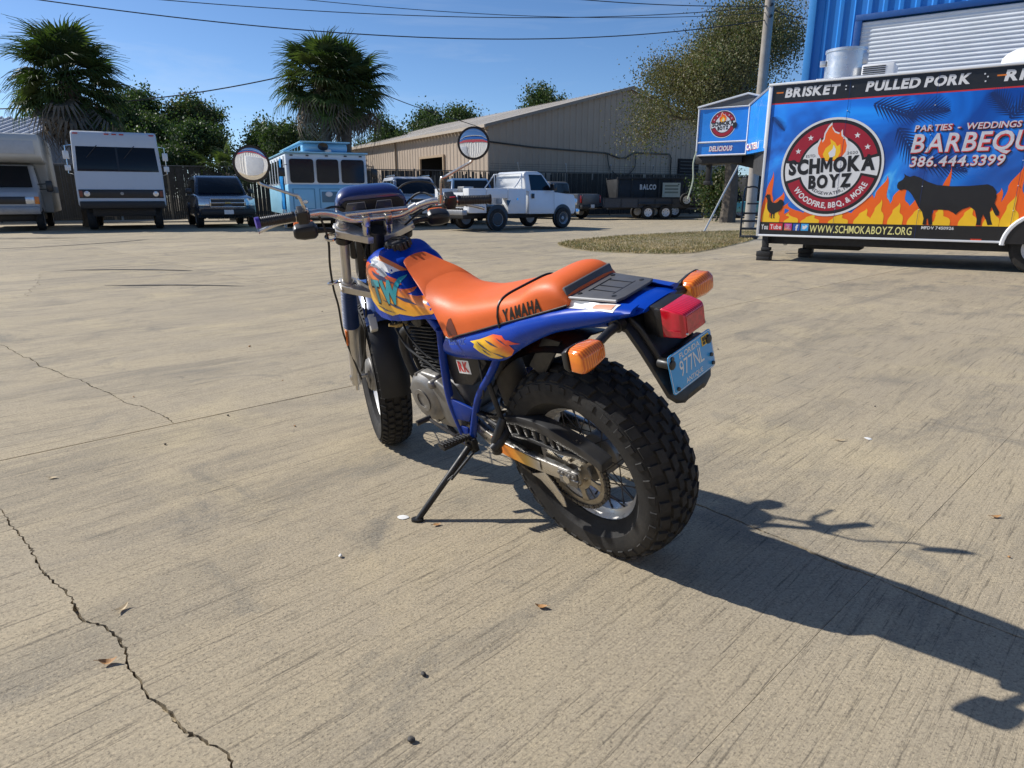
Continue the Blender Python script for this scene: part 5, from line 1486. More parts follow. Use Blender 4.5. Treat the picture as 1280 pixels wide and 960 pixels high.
# chassis, jacks and wheels
m = MB()
for y in (.25, TW_ - .25): m.box((TL / 2, y, .36), (TL - .1, .10, .14))
for x in (.6, 1.6, 2.6, 3.2): m.box((x, TW_ / 2, .36), (.07, TW_ - .6, .10))
m.build('chassis', CHASSIS, trailer)
def jack(x, y):
    m = MB(); m.box((x, y, .27), (.10, .10, .36)); m.cyl((x, y, .35), (x, y, .03), .045); m.box((x, y, .115), (.24, .22, .09)); m.box((x, y, .035), (.22, .24, .07)); m.box((x + .02, y, .20), (.15, .15, .06))
    m.build('jack', CHASSIS, trailer, bevel=.008)
jack(.14, .10); jack(.62, 1.2); 
m = MB(); m.sphere((.42, .35, .30), .045); m.build('hitch_ball', TRIMW, trailer)
m = MB(); m.box((1.15, .9, .30), (.9, .5, .22)); m.build('waste_tank', CHASSIS, trailer, bevel=.03)
def road_wheel(parent, c, ax_y, Rw, W, rim=None, n=36, spoke_holes=True, tyre_mat=None):
    """wheel with its axle along local y (or any axis given); outer face towards ax_y"""
    a_ = Vector(ax_y).normalized(); c = Vector(c)
    t = MB().lathe([(Rw * .60, -W * .46), (Rw * .80, -W * .5), (Rw * .94, -W * .46), (Rw, -W * .34), (Rw, W * .34), (Rw * .94, W * .46), (Rw * .80, W * .5), (Rw * .60, W * .46)], c, a_, n, closed=True).build('wheel', tyre_mat or RUBBER, parent)
    q = MB().lathe([(0, W * .30), (Rw * .16, W * .30), (Rw * .20, W * .20), (Rw * .42, W * .22), (Rw * .50, W * .30), (Rw * .58, W * .44), (Rw * .62, W * .45), (Rw * .60, -W * .4), (0, -W * .4)], c, a_, n)
    x = a_.orthogonal().normalized(); y = a_.cross(x)
    q.build('rim', rim or ALU, t)
    if spoke_holes:
        h = MB()
        for i in range(6):
            an = i * math.pi / 3; p = c + (x * math.cos(an) + y * math.sin(an)) * Rw * .36 + a_ * W * .222
            h.cyl(p, p + a_ * W * .012, Rw * .06, n=10)
        h.build('rim_hole', TBLACK, t)
    return t
for x in (4.02, 4.82): road_wheel(trailer, (x, .16, .36), (0, -1, 0), .36, .22, TRIMW)
m = MB(); m.tube([V(4.02 + .46 * math.cos(t), -.02, .40 + .46 * math.sin(t)) for t in [math.pi - i * math.pi / 2 / 10 for i in range(11)]] + [V(4.82 + .46 * math.cos(t), -.02, .40 + .46 * math.sin(t)) for t in [math.pi / 2 - i * math.pi / 2 / 10 for i in range(11)]], .035, 6); m.build('wheel_arch', TRIMW, trailer)
m = MB(); m.prism([V(4.02 + .44 * math.cos(t), -.036, .42 + .44 * math.sin(t)) for t in [math.pi - i * math.pi / 2 / 10 for i in range(11)]] + [V(4.82 + .44 * math.cos(t), -.036, .42 + .44 * math.sin(t)) for t in [math.pi / 2 - i * math.pi / 2 / 10 for i in range(11)]], (0, .004, 0)); m.build('wheel_well', TBLACK, trailer)
# roof equipment
m = MB().lathe([(.31, 0), (.31, .46), (.325, .46), (.325, .50), (.31, .50), (.0, .52)], (1.02, .55, ZT + .03), (0, 0, 1), 48); m.build('exhaust_fan_drum', GALV, trailer)
m = MB(); m.box((1.02, .55, ZT + .05), (.72, .72, .06)); m.build('fan_curb', GALV, trailer, bevel=.01)
m = MB(); m.box((1.31, .44, ZT + .36), (.10, .06, .16)); m.box((.70, .40, ZT + .33), (.09, .05, .09)); m.build('fan_bracket', GALV, trailer, bevel=.005)
m = MB(); m.box((1.55, .45, ZT + .13), (.46, .50, .20)); ac = m.build('air_conditioner', WHITEPL, trailer, bevel=.02)
m = MB()
for i in range(5): m.box((1.50 + .0, .197, ZT + .07 + i * .03), (.32, .012, .014))
m.build('air_conditioner_grille', TBLACK, ac)
m = MB(); rg = []
for i in range(13):
    a_ = math.pi * i / 12; x = 3.75 - .62 * math.cos(a_); k = math.sin(a_) ** .5
    rg.append([V(x, .75 + .42 * (.75 + .25 * k) * math.cos(b_), ZT + .02 + .36 * k * max(0, math.sin(b_))) for b_ in [j * math.pi / 12 for j in range(13)]])
m.loft(rg, closed=False); m.build('roof_vent_dome', WHITEPL, trailer, smooth=60)

# ------------------------------------------------------------------ blue metal building behind the trailer
bld = empty('metal_building', (4.35 + 5.0 * math.sin(-TAZ), 12.15 + 5.0 * math.cos(-TAZ), 0), TAZ, 'tall bright blue metal building with white roll-up door behind the food trailer', 'building')
SIDING = mat('blue_siding', (.020, .20, .58), .42, var=.07, vs=.8, dirt=.12, dcol=(.02, .08, .22), dscale=2)
SIDTRIM = mat('light_blue_trim', (.05, .26, .60), .42, var=.05)
DOORW = mat('roll_door_white', (.76, .78, .78), .42, var=.07, vs=1.5, dirt=.2, dcol=(.36, .38, .40), dscale=2.5)
def ribbed(x0, x1, z0, z1, y, pitch, depth, m):
    """vertical ribbed sheet facing -y"""
    xs = []; x = x0
    while x < x1 - 1e-6:
        for dx, dy in ((0, 0), (pitch * .55, 0), (pitch * .65, -depth), (pitch * .88, -depth)):
            if x + dx < x1: xs.append((x + dx, y + dy))
        x += pitch
    xs.append((x1, y))
    for (a_, b_), (c_, d_) in zip(xs, xs[1:]): m.add([(a_, b_, z0), (c_, d_, z0), (c_, d_, z1), (a_, b_, z1)], [(0, 1, 2, 3)])
DX0, DX1, DZ = .52, 4.75, 4.74
def wallseg(x0, x1, z0, z1):
    m = MB(); ribbed(x0, x1, z0, z1, 0, .30, .035, m); m.build('siding', SIDING, bld, smooth=None)
wallseg(-.45, DX0 - .12, 0, 7.6); wallseg(DX0 - .12, DX1 + .12, DZ + .10, 7.6); wallseg(DX1 + .12, 14, 0, 7.6)
m = MB(); m.box((6.8, 6.05, 3.8), (14.4, 11.9, 7.6)); m.build('building_core', SIDING, bld)
m = MB(); m.box((-.52, -.03, 3.8), (.16, .14, 7.62)); m.build('corner_post', SIDTRIM, bld, bevel=.01)
m = MB(); m.box((DX0 - .07, -.045, DZ / 2), (.14, .10, DZ)); m.box((DX1 + .07, -.045, DZ / 2), (.14, .10, DZ)); m.box(((DX0 + DX1) / 2, -.047, DZ + .06), (DX1 - DX0 + .28, .10, .12)); m.build('door_frame', mat('dark_blue_trim', (.008, .07, .25), .45), bld, bevel=.008)
m = MB(); prof = []
nsl = 58
for i in range(nsl):
    z = .03 + i * (DZ - .05) / nsl; hh = (DZ - .05) / nsl
    for t, dy in ((0, .0), (.12, -.002), (.35, -.014), (.6, -.016), (.85, -.006)): prof.append((z + hh * t, dy + .07))
for (z0, y0), (z1, y1) in zip(prof, prof[1:]): m.add([(DX0, y0 - .10, z0), (DX1, y0 - .10, z0), (DX1, y1 - .10, z1), (DX0, y1 - .10, z1)], [(0, 1, 2, 3)])
rd = m.build('roll_door', DOORW, bld, smooth=30)
m = MB(); m.box((2.7, -.13, .9), (.3, .03, .08)); m.build('door_handle', TBLACK, rd)
# ------------------------------------------------------------------ beige warehouse
SHEET = mat('beige_sheet', (.41, .325, .245), .5, var=.06, vs=.5, dirt=.15, dcol=(.33, .25, .17), dscale=.8)
SHEETG = SHEET
ROOFM = mat('grey_beige_roof', (.42, .37, .30), .5, var=.08, vs=.4, dirt=.2, dcol=(.30, .27, .22), dscale=.6)
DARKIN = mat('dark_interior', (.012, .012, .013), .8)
GW, WLEN, EH, RH = 20.7, 27.0, 4.95, 7.65
gaz = math.atan2(11.0, 17.5)
wh = empty('warehouse', (-1.34, 40.0, 0), gaz, 'long beige corrugated metal warehouse with shallow gable roof beyond the fence', 'warehouse')
def sheet_wall(p0, p1, z0, z1f, nrm, pitch, depth, name, parent, mt):
    """ribbed wall from p0 to p1 (2D, local), top height given by z1f(t)"""
    m = MB(); L_ = (Vector(p1) - Vector(p0)).length; n = int(L_ / pitch); d = (Vector(p1) - Vector(p0)) / L_; nv = Vector(nrm); st_ = []
    for i in range(n):
        s0 = i * L_ / n
        for f, o in ((0, 0), (.6, 0), (.7, depth), (.9, depth)): st_.append((s0 + f * L_ / n, o))
    st_.append((L_, 0))
    for (a_, oa), (b_, ob) in zip(st_, st_[1:]):
        pa = Vector(p0) + d * a_ + nv * oa; pb = Vector(p0) + d * b_ + nv * ob
        m.add([(pa.x, pa.y, z0), (pb.x, pb.y, z0), (pb.x, pb.y, z1f(b_ / L_)), (pa.x, pa.y, z1f(a_ / L_))], [(0, 1, 2, 3)])
    return m.build(name, mt, parent, smooth=None)
gab = lambda t: EH + (RH - EH) * (1 - abs(2 * t - 1))
sheet_wall((0, 0), (GW, 0), 0, gab, (0, -1), .45, .028, 'gable_wall', wh, SHEET)
OY0, OY1, OZ = 5.6, 9.0, 3.55                              # the dark doorway in the long wall
sheet_wall((0, OY0), (0, 0), 0, lambda t: EH, (-1, 0), .45, .028, 'side_wall', wh, SHEET)
sheet_wall((0, WLEN), (0, OY1), 0, lambda t: EH, (-1, 0), .45, .028, 'side_wall', wh, SHEET)
sheet_wall((0, OY1), (0, OY0), OZ, lambda t: EH, (-1, 0), .45, .028, 'side_wall', wh, SHEET)
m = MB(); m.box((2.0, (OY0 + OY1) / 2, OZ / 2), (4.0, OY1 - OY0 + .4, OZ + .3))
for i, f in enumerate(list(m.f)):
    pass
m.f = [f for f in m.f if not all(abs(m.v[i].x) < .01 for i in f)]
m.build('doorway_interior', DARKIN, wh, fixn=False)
m = MB()
for y in (OY0 - .06, OY1 + .06): m.box((-.06, y, OZ / 2), (.12, .14, OZ))
m.box((-.06, (OY0 + OY1) / 2, OZ + .06), (.12, OY1 - OY0 + .26, .14)); m.build('door_frame', mat('frame_tan', (.38, .28, .18), .5), wh)
for sg in (0, 1):
    m = MB(); x0, x1 = (-.35, GW / 2) if sg == 0 else (GW / 2, GW + .35)
    za = EH - .09 if sg == 0 else RH; zb_ = RH if sg == 0 else EH - .09
    n = 60
    for i in range(n):
        y0 = -.35 + (WLEN + .7) * i / n; y1 = -.35 + (WLEN + .7) * (i + 1) / n; ym = lerp(y0, y1, .85)
        for (ya, yb, h_) in ((y0, ym, 0), (ym, y1, .05)):
            m.add([(x0, ya, za + .08 + h_), (x1, ya, zb_ + .08 + h_), (x1, yb, zb_ + .08 + h_), (x0, yb, za + .08 + h_)], [(0, 1, 2, 3)])
    m.build('roof_slope', ROOFM, wh, smooth=None, fixn=False)
m = MB(); m.prism([V(-.36, -.37, EH - .12), V(GW / 2, -.37, RH - .06), V(GW + .36, -.37, EH - .12), V(GW + .36, -.37, EH + .04), V(GW / 2, -.37, RH + .12), V(-.36, -.37, EH + .04)], (0, .12, 0)); m.build('gable_fascia', mat('fascia_brown', (.26, .22, .18), .5), wh)
m = MB(); m.box((-.38, WLEN / 2, EH - .06), (.14, WLEN + .7, .16)); m.build('gutter', mat('fascia_tan', (.46, .38, .29), .5), wh)
m = MB(); m.cyl((-.10, 13.2, 0), (-.10, 13.2, EH - .1), .07, n=8); m.build('downpipe', mat('downpipe_brown', (.20, .15, .10), .5), wh)
m = MB(); m.box((15.9, -.04, 2.55), (1.9, .12, 2.1)); wv = m.build('louvre', DARKIN, wh)
m = MB()
for i in range(9): m.box((15.9, -.12, 1.65 + i * .22), (1.7, .06, .05))
m.build('louvre_blade', mat('louvre_grey', (.06, .06, .06), .5), wv)
m = MB(); m.tube([(-.2, -.10, 4.1), (3.0, -.10, 3.9), (8.6, -.10, 3.75), (9.6, -.10, 3.5), (10.2, -.10, 3.5), (10.9, -.10, 3.85), (14.0, -.10, 3.85), (14.2, -.10, 3.6), (14.2, -.10, .5)], .045, 6); m.build('conduit', TBLACK, wh)
m = MB(); m.tube(spline([(8.6, -.10, 3.7), (8.9, -.12, 2.8), (10.0, -.12, 2.3), (10.9, -.12, 2.9), (11.0, -.10, 3.8)], 5), .035, 6); m.build('loose_cable', TBLACK, wh)

# ------------------------------------------------------------------ grey roof building far left
lb_ = empty('shed_building', (-28.6, 31.0, 0), R(6), 'grey shed with light ribbed metal roof behind the left palm', 'building')
sheet_wall((-8, 0), (6.2, 0), 0, lambda t: 3.4, (0, -1), .4, .04, 'shed_wall', lb_, mat('shed_grey', (.20, .22, .24), .5, var=.1, vs=.6))
m = MB(); n = 34
for i in range(n):
    x0 = -8.3 + 14.8 * i / n; x1 = -8.3 + 14.8 * (i + 1) / n; xm = lerp(x0, x1, .86)
    for xa, xb, h_ in ((x0, xm, 0), (xm, x1, .09)):
        m.add([(xa, -.4, 3.35 + h_), (xb, -.4, 3.35 + h_), (xb, 5.5, 5.0 + h_), (xa, 5.5, 5.0 + h_)], [(0, 1, 2, 3)])
    m.add([(xm, -.4, 3.35), (xm, -.4, 3.44), (xm, 5.5, 5.09), (xm, 5.5, 5.0)], [(0, 1, 2, 3)]); m.add([(x1, -.4, 3.35), (x1, -.4, 3.44), (x1, 5.5, 5.09), (x1, 5.5, 5.0)], [(0, 1, 2, 3)])
m.build('shed_roof', mat('pale_metal_roof', (.55, .56, .58), .45, var=.08, vs=.5), lb_, smooth=None, fixn=False)
sheet_wall((6.2, 0), (6.2, 11), 0, lambda t: 3.4 + 1.6 * (1 - abs(2 * t - 1)), (1, 0), .4, .04, 'shed_wall', lb_, mat('shed_grey', (0, 0, 0)))

# ------------------------------------------------------------------ vehicles
GLASS = mat('tinted_glass', (.010, .013, .017), .08, var=.05, spec=.28)
WHITECAR = mat('white_car_paint', (.72, .73, .73), .35, var=.04, coat=.5, dirt=.12, dcol=(.45, .42, .37), dscale=1.5)
VANW = mat('van_white', (.62, .64, .66), .4, var=.06, vs=1.2, coat=.2, dirt=.3, dcol=(.40, .40, .39), dscale=1.2)
NAVYCAR = mat('navy_car_paint', (.010, .020, .042), .28, var=.06, coat=.8)
SKYBLUE = mat('trolley_blue', (.28, .58, .78), .4, var=.06, vs=1.2, coat=.2, dirt=.1, dcol=(.2, .35, .45))
TROLW = mat('trolley_white', (.70, .76, .80), .4, var=.05)
GREYCAR = mat('grey_car_paint', (.10, .105, .11), .35, var=.06, coat=.6)
BUMP = mat('bumper_black', (.016, .016, .017), .5, var=.1)
HLAMP = mat('headlamp_glass', (.60, .62, .64), .12, metal=.6, var=.15, vs=20, coat=.8)
CARCHR = mat('car_chrome', (.60, .61, .62), .15, metal=1, var=.05)
RVB = mat('rv_cream', (.55, .54, .50), .45, var=.08, vs=1, dirt=.3, dcol=(.30, .29, .26), dscale=1)
RVG = mat('rv_grey', (.40, .42, .44), .4, var=.06, coat=.2)
AMB2 = mat('amber_lamp', (.70, .20, .02), .25, coat=.4)
REDLAMP = mat('red_lamp', (.45, .02, .02), .25, coat=.4)
RIMD = mat('road_rim', (.30, .30, .30), .45, metal=.6, var=.15, vs=9)
def shell(profile, W, belt=None, inset=0.0, top=None, name='body', mt=None, parent=None, bevel=.05, y0=0.0, nose=None):
    """side outline (x, z) carried across the width; above the belt the sides lean in; nose: how far the ends are drawn in (plan curve)"""
    m = MB(); rings = []
    ys = [-1, -.92, -.6, 0, .6, .92, 1]
    xs = [p[0] for p in profile]; xc = (min(xs) + max(xs)) / 2; hl_ = (max(xs) - min(xs)) / 2
    for k in ys:
        ring = []
        for x, z in profile:
            ins = 0
            if belt is not None and z > belt: ins = inset * (z - belt) / max(1e-6, (top - belt))
            xx = x
            if nose: xx = x - math.copysign(nose * abs(k) ** 3 * max(0, (abs(x - xc) / hl_ - .7) / .3), x - xc)
            ring.append(V(xx, y0 + k * (W / 2 - ins), z))
        rings.append(ring)
    m.loft(rings)
    return m.build(name, mt, parent, bevel=bevel, bang=35, smooth=40)
def slabpart(name, pts, vec, mt, parent, bevel=.0): return MB().prism([V(*p) for p in pts], vec).build(name, mt, parent, bevel=bevel)
def boxpart(name, c, s, mt, parent, bevel=.01, rot=None): return MB().box(c, s, rot).build(name, mt, parent, bevel=bevel)
def wheels4(root, xs, half, Rw, W, rim=RIMD):
    for x in xs:
        for s_ in (1, -1): road_wheel(root, (x, s_ * (half - W / 2), Rw), (0, s_, 0), Rw, W, rim, n=28)
def place(root, x, y, face): root.location = (x, y, 0); root.rotation_euler = (0, 0, R(face))

# step van: x forward, facing the camera ---------------------------------------
sv = empty('step_van', label='white boxy step van with wide dark windshield parked by the fence', cat='van')
WV = 2.62
shell([(-5.2, .75), (.0, .75), (.42, .80), (.44, .98), (.42, 1.10), (.40, 1.34), (.14, 1.88), (-.03, 2.76), (-.10, 3.12), (-.2, 3.22), (-5.2, 3.22)], WV, 2.0, .05, 3.2, 'body', VANW, sv, .05)
SX = lambda z: interp([1.34, 1.88, 2.76, 3.12], [.40, .14, -.03, -.10], z)
m = MB(); n = 8
za, zb_ = 1.92, 2.72
m.prism([V(SX(za) + .012, -WV / 2 + .10, za), V(SX(za) + .012, WV / 2 - .10, za), V(SX(zb_) + .012, WV / 2 - .14, zb_), V(SX(zb_) + .012, -WV / 2 + .14, zb_)], (-.03, 0, 0)); wsd = m.build('windshield', GLASS, sv, bevel=.01)
m = MB(); m.prism([V(SX(za) + .018, -.03, za), V(SX(za) + .018, .03, za), V(SX(zb_) + .018, .03, zb_), V(SX(zb_) + .018, -.03, zb_)], (-.02, 0, 0)); m.build('windshield_pillar', TBLACK, wsd)
for y in (-.55, .55):
    m = MB(); m.tube([V(SX(2.74) + .03, y, 2.76), V(SX(2.45) + .04, y - .35, 2.35)], .012, 5); m.build('wiper', TBLACK, sv)
boxpart('grille', (.432, 0, 1.19), (.03, WV - .12, .28), TBLACK, sv)
for i in range(5): boxpart('grille_bar', (.449, 0, 1.08 + i * .055), (.012, 1.75, .012), BUMP, sv, 0)
for s_ in (1, -1):
    m = MB().lathe([(0, .04), (.085, .035), (.105, .0), (.105, -.03)], (.43, s_ * 1.02, 1.19), (1, 0, 0), 24); m.build('headlight', HLAMP, sv)
    boxpart('indicator_lamp', (.446, s_ * 1.19, 1.19), (.02, .10, .20), mat('dull_red_lamp', (.22, .06, .03), .4), sv)
    boxpart('marker_lamp', (SX(3.12) + .01, s_ * 1.12, 3.13), (.03, .15, .04), REDLAMP, sv)
    m = MB(); m.tube([V(.05, s_ * 1.28, 2.75), V(.14, s_ * 1.46, 2.72), V(.14, s_ * 1.46, 1.85), V(.05, s_ * 1.30, 1.8)], .014, 6); arm = m.build('mirror_arm', CARCHR, sv)
    boxpart('mirror_head', (.14, s_ * 1.46, 2.42), (.05, .17, .26), TRIMW, arm, .02); boxpart('mirror_head', (.14, s_ * 1.46, 2.02), (.05, .17, .18), TRIMW, arm, .02)
for y in (-.22, 0, .22): boxpart('marker_lamp', (SX(3.12) + .01, y, 3.13), (.03, .14, .04), REDLAMP, sv)
m = MB().lathe([(0, .012), (.05, .010), (.055, 0)], (.445, 0, 1.20), (1, 0, 0), 20); m.build('badge', RIMD, sv)
boxpart('bumper', (.50, 0, .83), (.16, WV - .1, .24), BUMP, sv, .03)
boxpart('underbody', (-2.4, 0, .62), (5.0, 1.9, .35), BUMP, sv)
wheels4(sv, (-.35, -4.0), 1.15, .42, .26)
place(sv, -13.45, 24.0, -62)

# motorhome at the left edge -----------------------------------------------------
rv = empty('motorhome', label='cream and grey camper van with overcab box at the yard edge', cat='motorhome')
shell([(-4.8, .55), (-.7, .55), (-.7, 2.2), (.70, 2.28), (.86, 2.38), (.90, 2.90), (.78, 3.10), (-4.8, 3.15)], 2.45, 2.4, .03, 3.1, 'coach_body', RVB, rv, .05)
shell([(-1.0, .60), (1.35, .60), (1.42, .75), (1.42, 1.12), (1.30, 1.24), (.55, 1.36), (-.02, 2.14), (-1.0, 2.2)], 1.98, 1.36, .14, 2.2, 'cab', RVG, rv, .06)
m = MB(); m.prism([V(.56, -.80, 1.40), V(.56, .80, 1.40), V(.05, .72, 2.08), V(.05, -.72, 2.08)], (.03, 0, .02)); m.build('windshield', GLASS, rv)
boxpart('grille', (1.425, 0, .98), (.03, 1.25, .24), TBLACK, rv)
for s_ in (1, -1):
    boxpart('headlight', (1.425, s_ * .72, .98), (.03, .26, .22), HLAMP, rv, .01); boxpart('indicator_lamp', (1.40, s_ * .92, .98), (.06, .13, .24), AMB2, rv, .01)
    m = MB(); m.tube([V(.50, s_ * .95, 1.50), V(.62, s_ * 1.22, 1.52)], .018, 6); m.tube([V(.50, s_ * .95, 1.34), V(.62, s_ * 1.22, 1.34)], .018, 6); a_ = m.build('mirror_arm', TBLACK, rv)
    boxpart('mirror_head', (.62, s_ * 1.28, 1.44), (.08, .20, .36), TBLACK, a_, .04)
    m = MB(); m.prism([V(-.95, s_ * .985, 1.42), V(.30, s_ * .985, 1.42), V(-.05, s_ * .885, 2.05), V(-.95, s_ * .885, 2.05)], (0, .012 * s_, 0)); m.build('side_window', GLASS, rv)
boxpart('bumper', (1.46, 0, .66), (.12, 1.95, .24), RIMD, rv, .02)
boxpart('overcab_panel', (.895, 0, 2.66), (.02, 2.1, .42), mat('rv_window_cover', (.45, .46, .47), .4, var=.1), rv)
boxpart('stripe', (-2.2, -1.232, 1.35), (4.4, .012, .22), mat('rv_stripe', (.12, .16, .22), .4), rv, 0); boxpart('stripe', (-2.2, 1.232, 1.35), (4.4, .012, .22), mat('rv_stripe', (0, 0, 0)), rv, 0)
boxpart('underbody', (-1.8, 0, .45), (5.4, 1.7, .3), BUMP, rv)
wheels4(rv, (.75, -3.1), 1.0, .38, .24)
place(rv, -17.15, 23.6, -60)

# navy SUV -----------------------------------------------------------------------
def suv(root, paint, chrome=True):
    shell([(-2.45, .38), (2.20, .34), (2.38, .48), (2.40, .80), (2.30, 1.06), (1.05, 1.16), (.92, 1.20), (-2.40, 1.20), (-2.50, .90)], 2.0, .9, .05, 1.2, 'body', paint, root, .07, nose=.22)
    shell([(-2.42, 1.15), (1.02, 1.15), (.22, 1.80), (-.05, 1.88), (-2.15, 1.87), (-2.32, 1.75)], 1.88, 1.15, .16, 1.88, 'cabin', paint, root, .05)
    m = MB(); m.prism([V(.955, -.80, 1.215), V(.955, .80, 1.215), V(.27, .70, 1.775), V(.27, -.70, 1.775)], (.03, 0, .02)); m.build('windshield', GLASS, root, bevel=.01)
    for s_ in (1, -1):
        yb = lambda z: s_ * (.94 - .16 * (z - 1.15) / .73 + .006)
        for x0, x1, x2, x3 in ((.78, -.15, -.15, .18), (-.22, -1.15, -1.15, -.22), (-1.22, -2.2, -2.05, -1.22)):
            m = MB(); m.add([V(x0, yb(1.24), 1.24), V(x1, yb(1.24), 1.24), V(x2, yb(1.74), 1.74), V(x3, yb(1.74), 1.74)], [(0, 1, 2, 3)]); m.build('side_window', GLASS, root)
        boxpart('side_mirror', (.72, s_ * 1.10, 1.30), (.14, .22, .18), TBLACK, root, .04)
        m = MB(); m.prism([V(2.33, s_ * .60, 1.04), V(2.16, s_ * .97, 1.04), V(2.21, s_ * .97, .78), V(2.385, s_ * .62, .78)], (.03, 0, 0)); m.build('headlight', HLAMP, root, bevel=.01)
        m = MB(); m.tube([V(-.0, s_ * .72, 1.93), V(-2.0, s_ * .70, 1.93)], .022, 6); m.build('roof_rail', CARCHR if chrome else TBLACK, root)
        for x in (1.45, -1.45):
            m = MB().lathe([(0, .006), (.45, .006), (.45, -.02)], (x, s_ * 1.0, .42), (0, s_, 0), 28); m.build('wheel_arch', TBLACK, root)
    boxpart('grille', (2.372, 0, .88), (.03, 1.12, .30), TBLACK, root, .01)
    for z in (.74, .88, 1.02): boxpart('grille_bar', (2.392, 0, z), (.03, 1.18, .035), CARCHR, root, .01)
    for s_ in (1, -1): boxpart('grille_bar', (2.386, s_ * .585, .88), (.03, .035, .30), CARCHR, root, .01)
    boxpart('emblem', (2.412, 0, .885), (.02, .20, .06), mat('gold_emblem', (.45, .36, .16), .3, metal=.8), root, .015)
    boxpart('bumper', (2.36, 0, .55), (.20, 1.86, .22), BUMP, root, .05)
    boxpart('number_plate', (2.465, 0, .56), (.012, .32, .15), TRIMW, root, 0)
    wheels4(root, (1.45, -1.45), 1.045, .39, .26)
su = empty('suv', label='dark navy SUV with chrome barred grille parked left of the trolley bus', cat='car')
suv(su, NAVYCAR); place(su, -11.55, 27.3, -60)
su2 = empty('suv', label='silver topped dark SUV parked between trolley bus and white utility truck', cat='car')
suv(su2, mat('silver_car_paint', (.50, .51, .53), .35, var=.05, coat=.5)); place(su2, -4.1, 28.6, -70)

# trolley bus ------------------------------------------------------------------------
tb_ = empty('trolley_bus', label='light blue trolley style bus with raised clerestory roof', cat='bus')
shell([(-6.0, .55), (.0, .50), (.10, .62), (.10, 1.60), (.02, 1.75), (-6.0, 1.75)], 2.35, None, 0, None, 'lower_body', SKYBLUE, tb_, .04)
shell([(-6.0, 1.72), (.02, 1.72), (-.05, 2.86), (-.10, 2.95), (-6.0, 2.95)], 2.35, None, 0, None, 'upper_body', TROLW, tb_, .05)
for y0, y1 in ((-1.08, -.40), (-.32, .32), (.40, 1.08)):
    m = MB(); m.prism([V(.04, y, z) for y, z in [((y0 + y1) / 2 + px * (y1 - y0) / 2 / .5, 2.26 + pz) for px, pz in rrect(.5, .46, .10)]], (-.03, 0, 0)); m.build('front_window', GLASS, tb_)
    m = MB(); m.add([V(.108, y, z) for y, z in ((y0 + .02, .78), (y1 - .02, .78), (y1 - .02, 1.58), (y0 + .02, 1.58), (y0 + .05, .81), (y1 - .05, .81), (y1 - .05, 1.55), (y0 + .05, 1.55))], [(0, 1, 5, 4), (1, 2, 6, 5), (2, 3, 7, 6), (3, 0, 4, 7)]); m.build('panel_moulding', mat('trolley_dark_blue', (.08, .28, .46), .4), tb_)
boxpart('radiator_panel', (.105, 0, 1.25), (.02, .46, .42), mat('trolley_grille', (.10, .20, .28), .5), tb_, .01)
m = MB().lathe([(0, .03), (.09, .028), (.11, 0)], (.11, -.02, 1.36), (1, 0, 0), 24); m.build('centre_lamp', TRIMW, tb_)
for y, z, r in ((.72, 1.06, .085), (.94, 1.22, .06), (-.72, 1.06, .085), (-.94, 1.22, .06)):
    m = MB().lathe([(0, .03), (r * .8, .028), (r, 0)], (.102, y, z), (1, 0, 0), 20); m.build('headlight', HLAMP if r > .07 else RIMD, tb_)
for y in (-1.0, -.55, 0, .55, 1.0): boxpart('marker_lamp', (-.035, y, 2.86), (.03, .08, .05), TBLACK, tb_, 0)
boxpart('roof_edge', (-3.02, 0, 2.975), (6.15, 2.44, .06), SKYBLUE, tb_, .02)
shell([(-5.9, 2.99), (-.55, 2.99), (-.20, 3.04), (-.16, 3.22), (-.30, 3.36), (-5.9, 3.36)], 1.30, None, 0, None, 'clerestory', SKYBLUE, tb_, .04)
boxpart('clerestory_roof', (-3.0, 0, 3.385), (5.9, 1.46, .05), SKYBLUE, tb_, .02)
for s_ in (1, -1):
    for i in range(7): boxpart('clerestory_window', (-.9 - i * .75, s_ * .655, 3.17), (.56, .016, .18), GLASS, tb_, 0)
    for i in range(6):
        x0 = -.55 - i * .92
        m = MB(); m.prism([V(x0 - .36 + px, s_ * 1.182, 2.28 + pz) for px, pz in rrect(.36, .46, .22)], (0, .012 * s_, 0)); m.build('side_window', GLASS, tb_)
        boxpart('window_post', (x0 + .10, s_ * 1.19, 2.3), (.10, .02, 1.1), TRIMW if i < 2 else TROLW, tb_, 0)
    m = MB(); m.tube([V(.0, s_ * 1.15, 2.5), V(.28, s_ * 1.32, 2.45), V(.28, s_ * 1.32, 2.3)], .014, 6); a_ = m.build('mirror_arm', TBLACK, tb_); boxpart('mirror_head', (.28, s_ * 1.33, 2.2), (.06, .18, .34), TBLACK, a_, .03)
    m = MB(); m.lathe([(.44, 0), (.52, .0), (.52, .02), (.44, .02)], (-1.35, s_ * 1.175, .46), (0, s_, 0), 28, closed=True); m.build('wheel_arch', TRIMW, tb_)
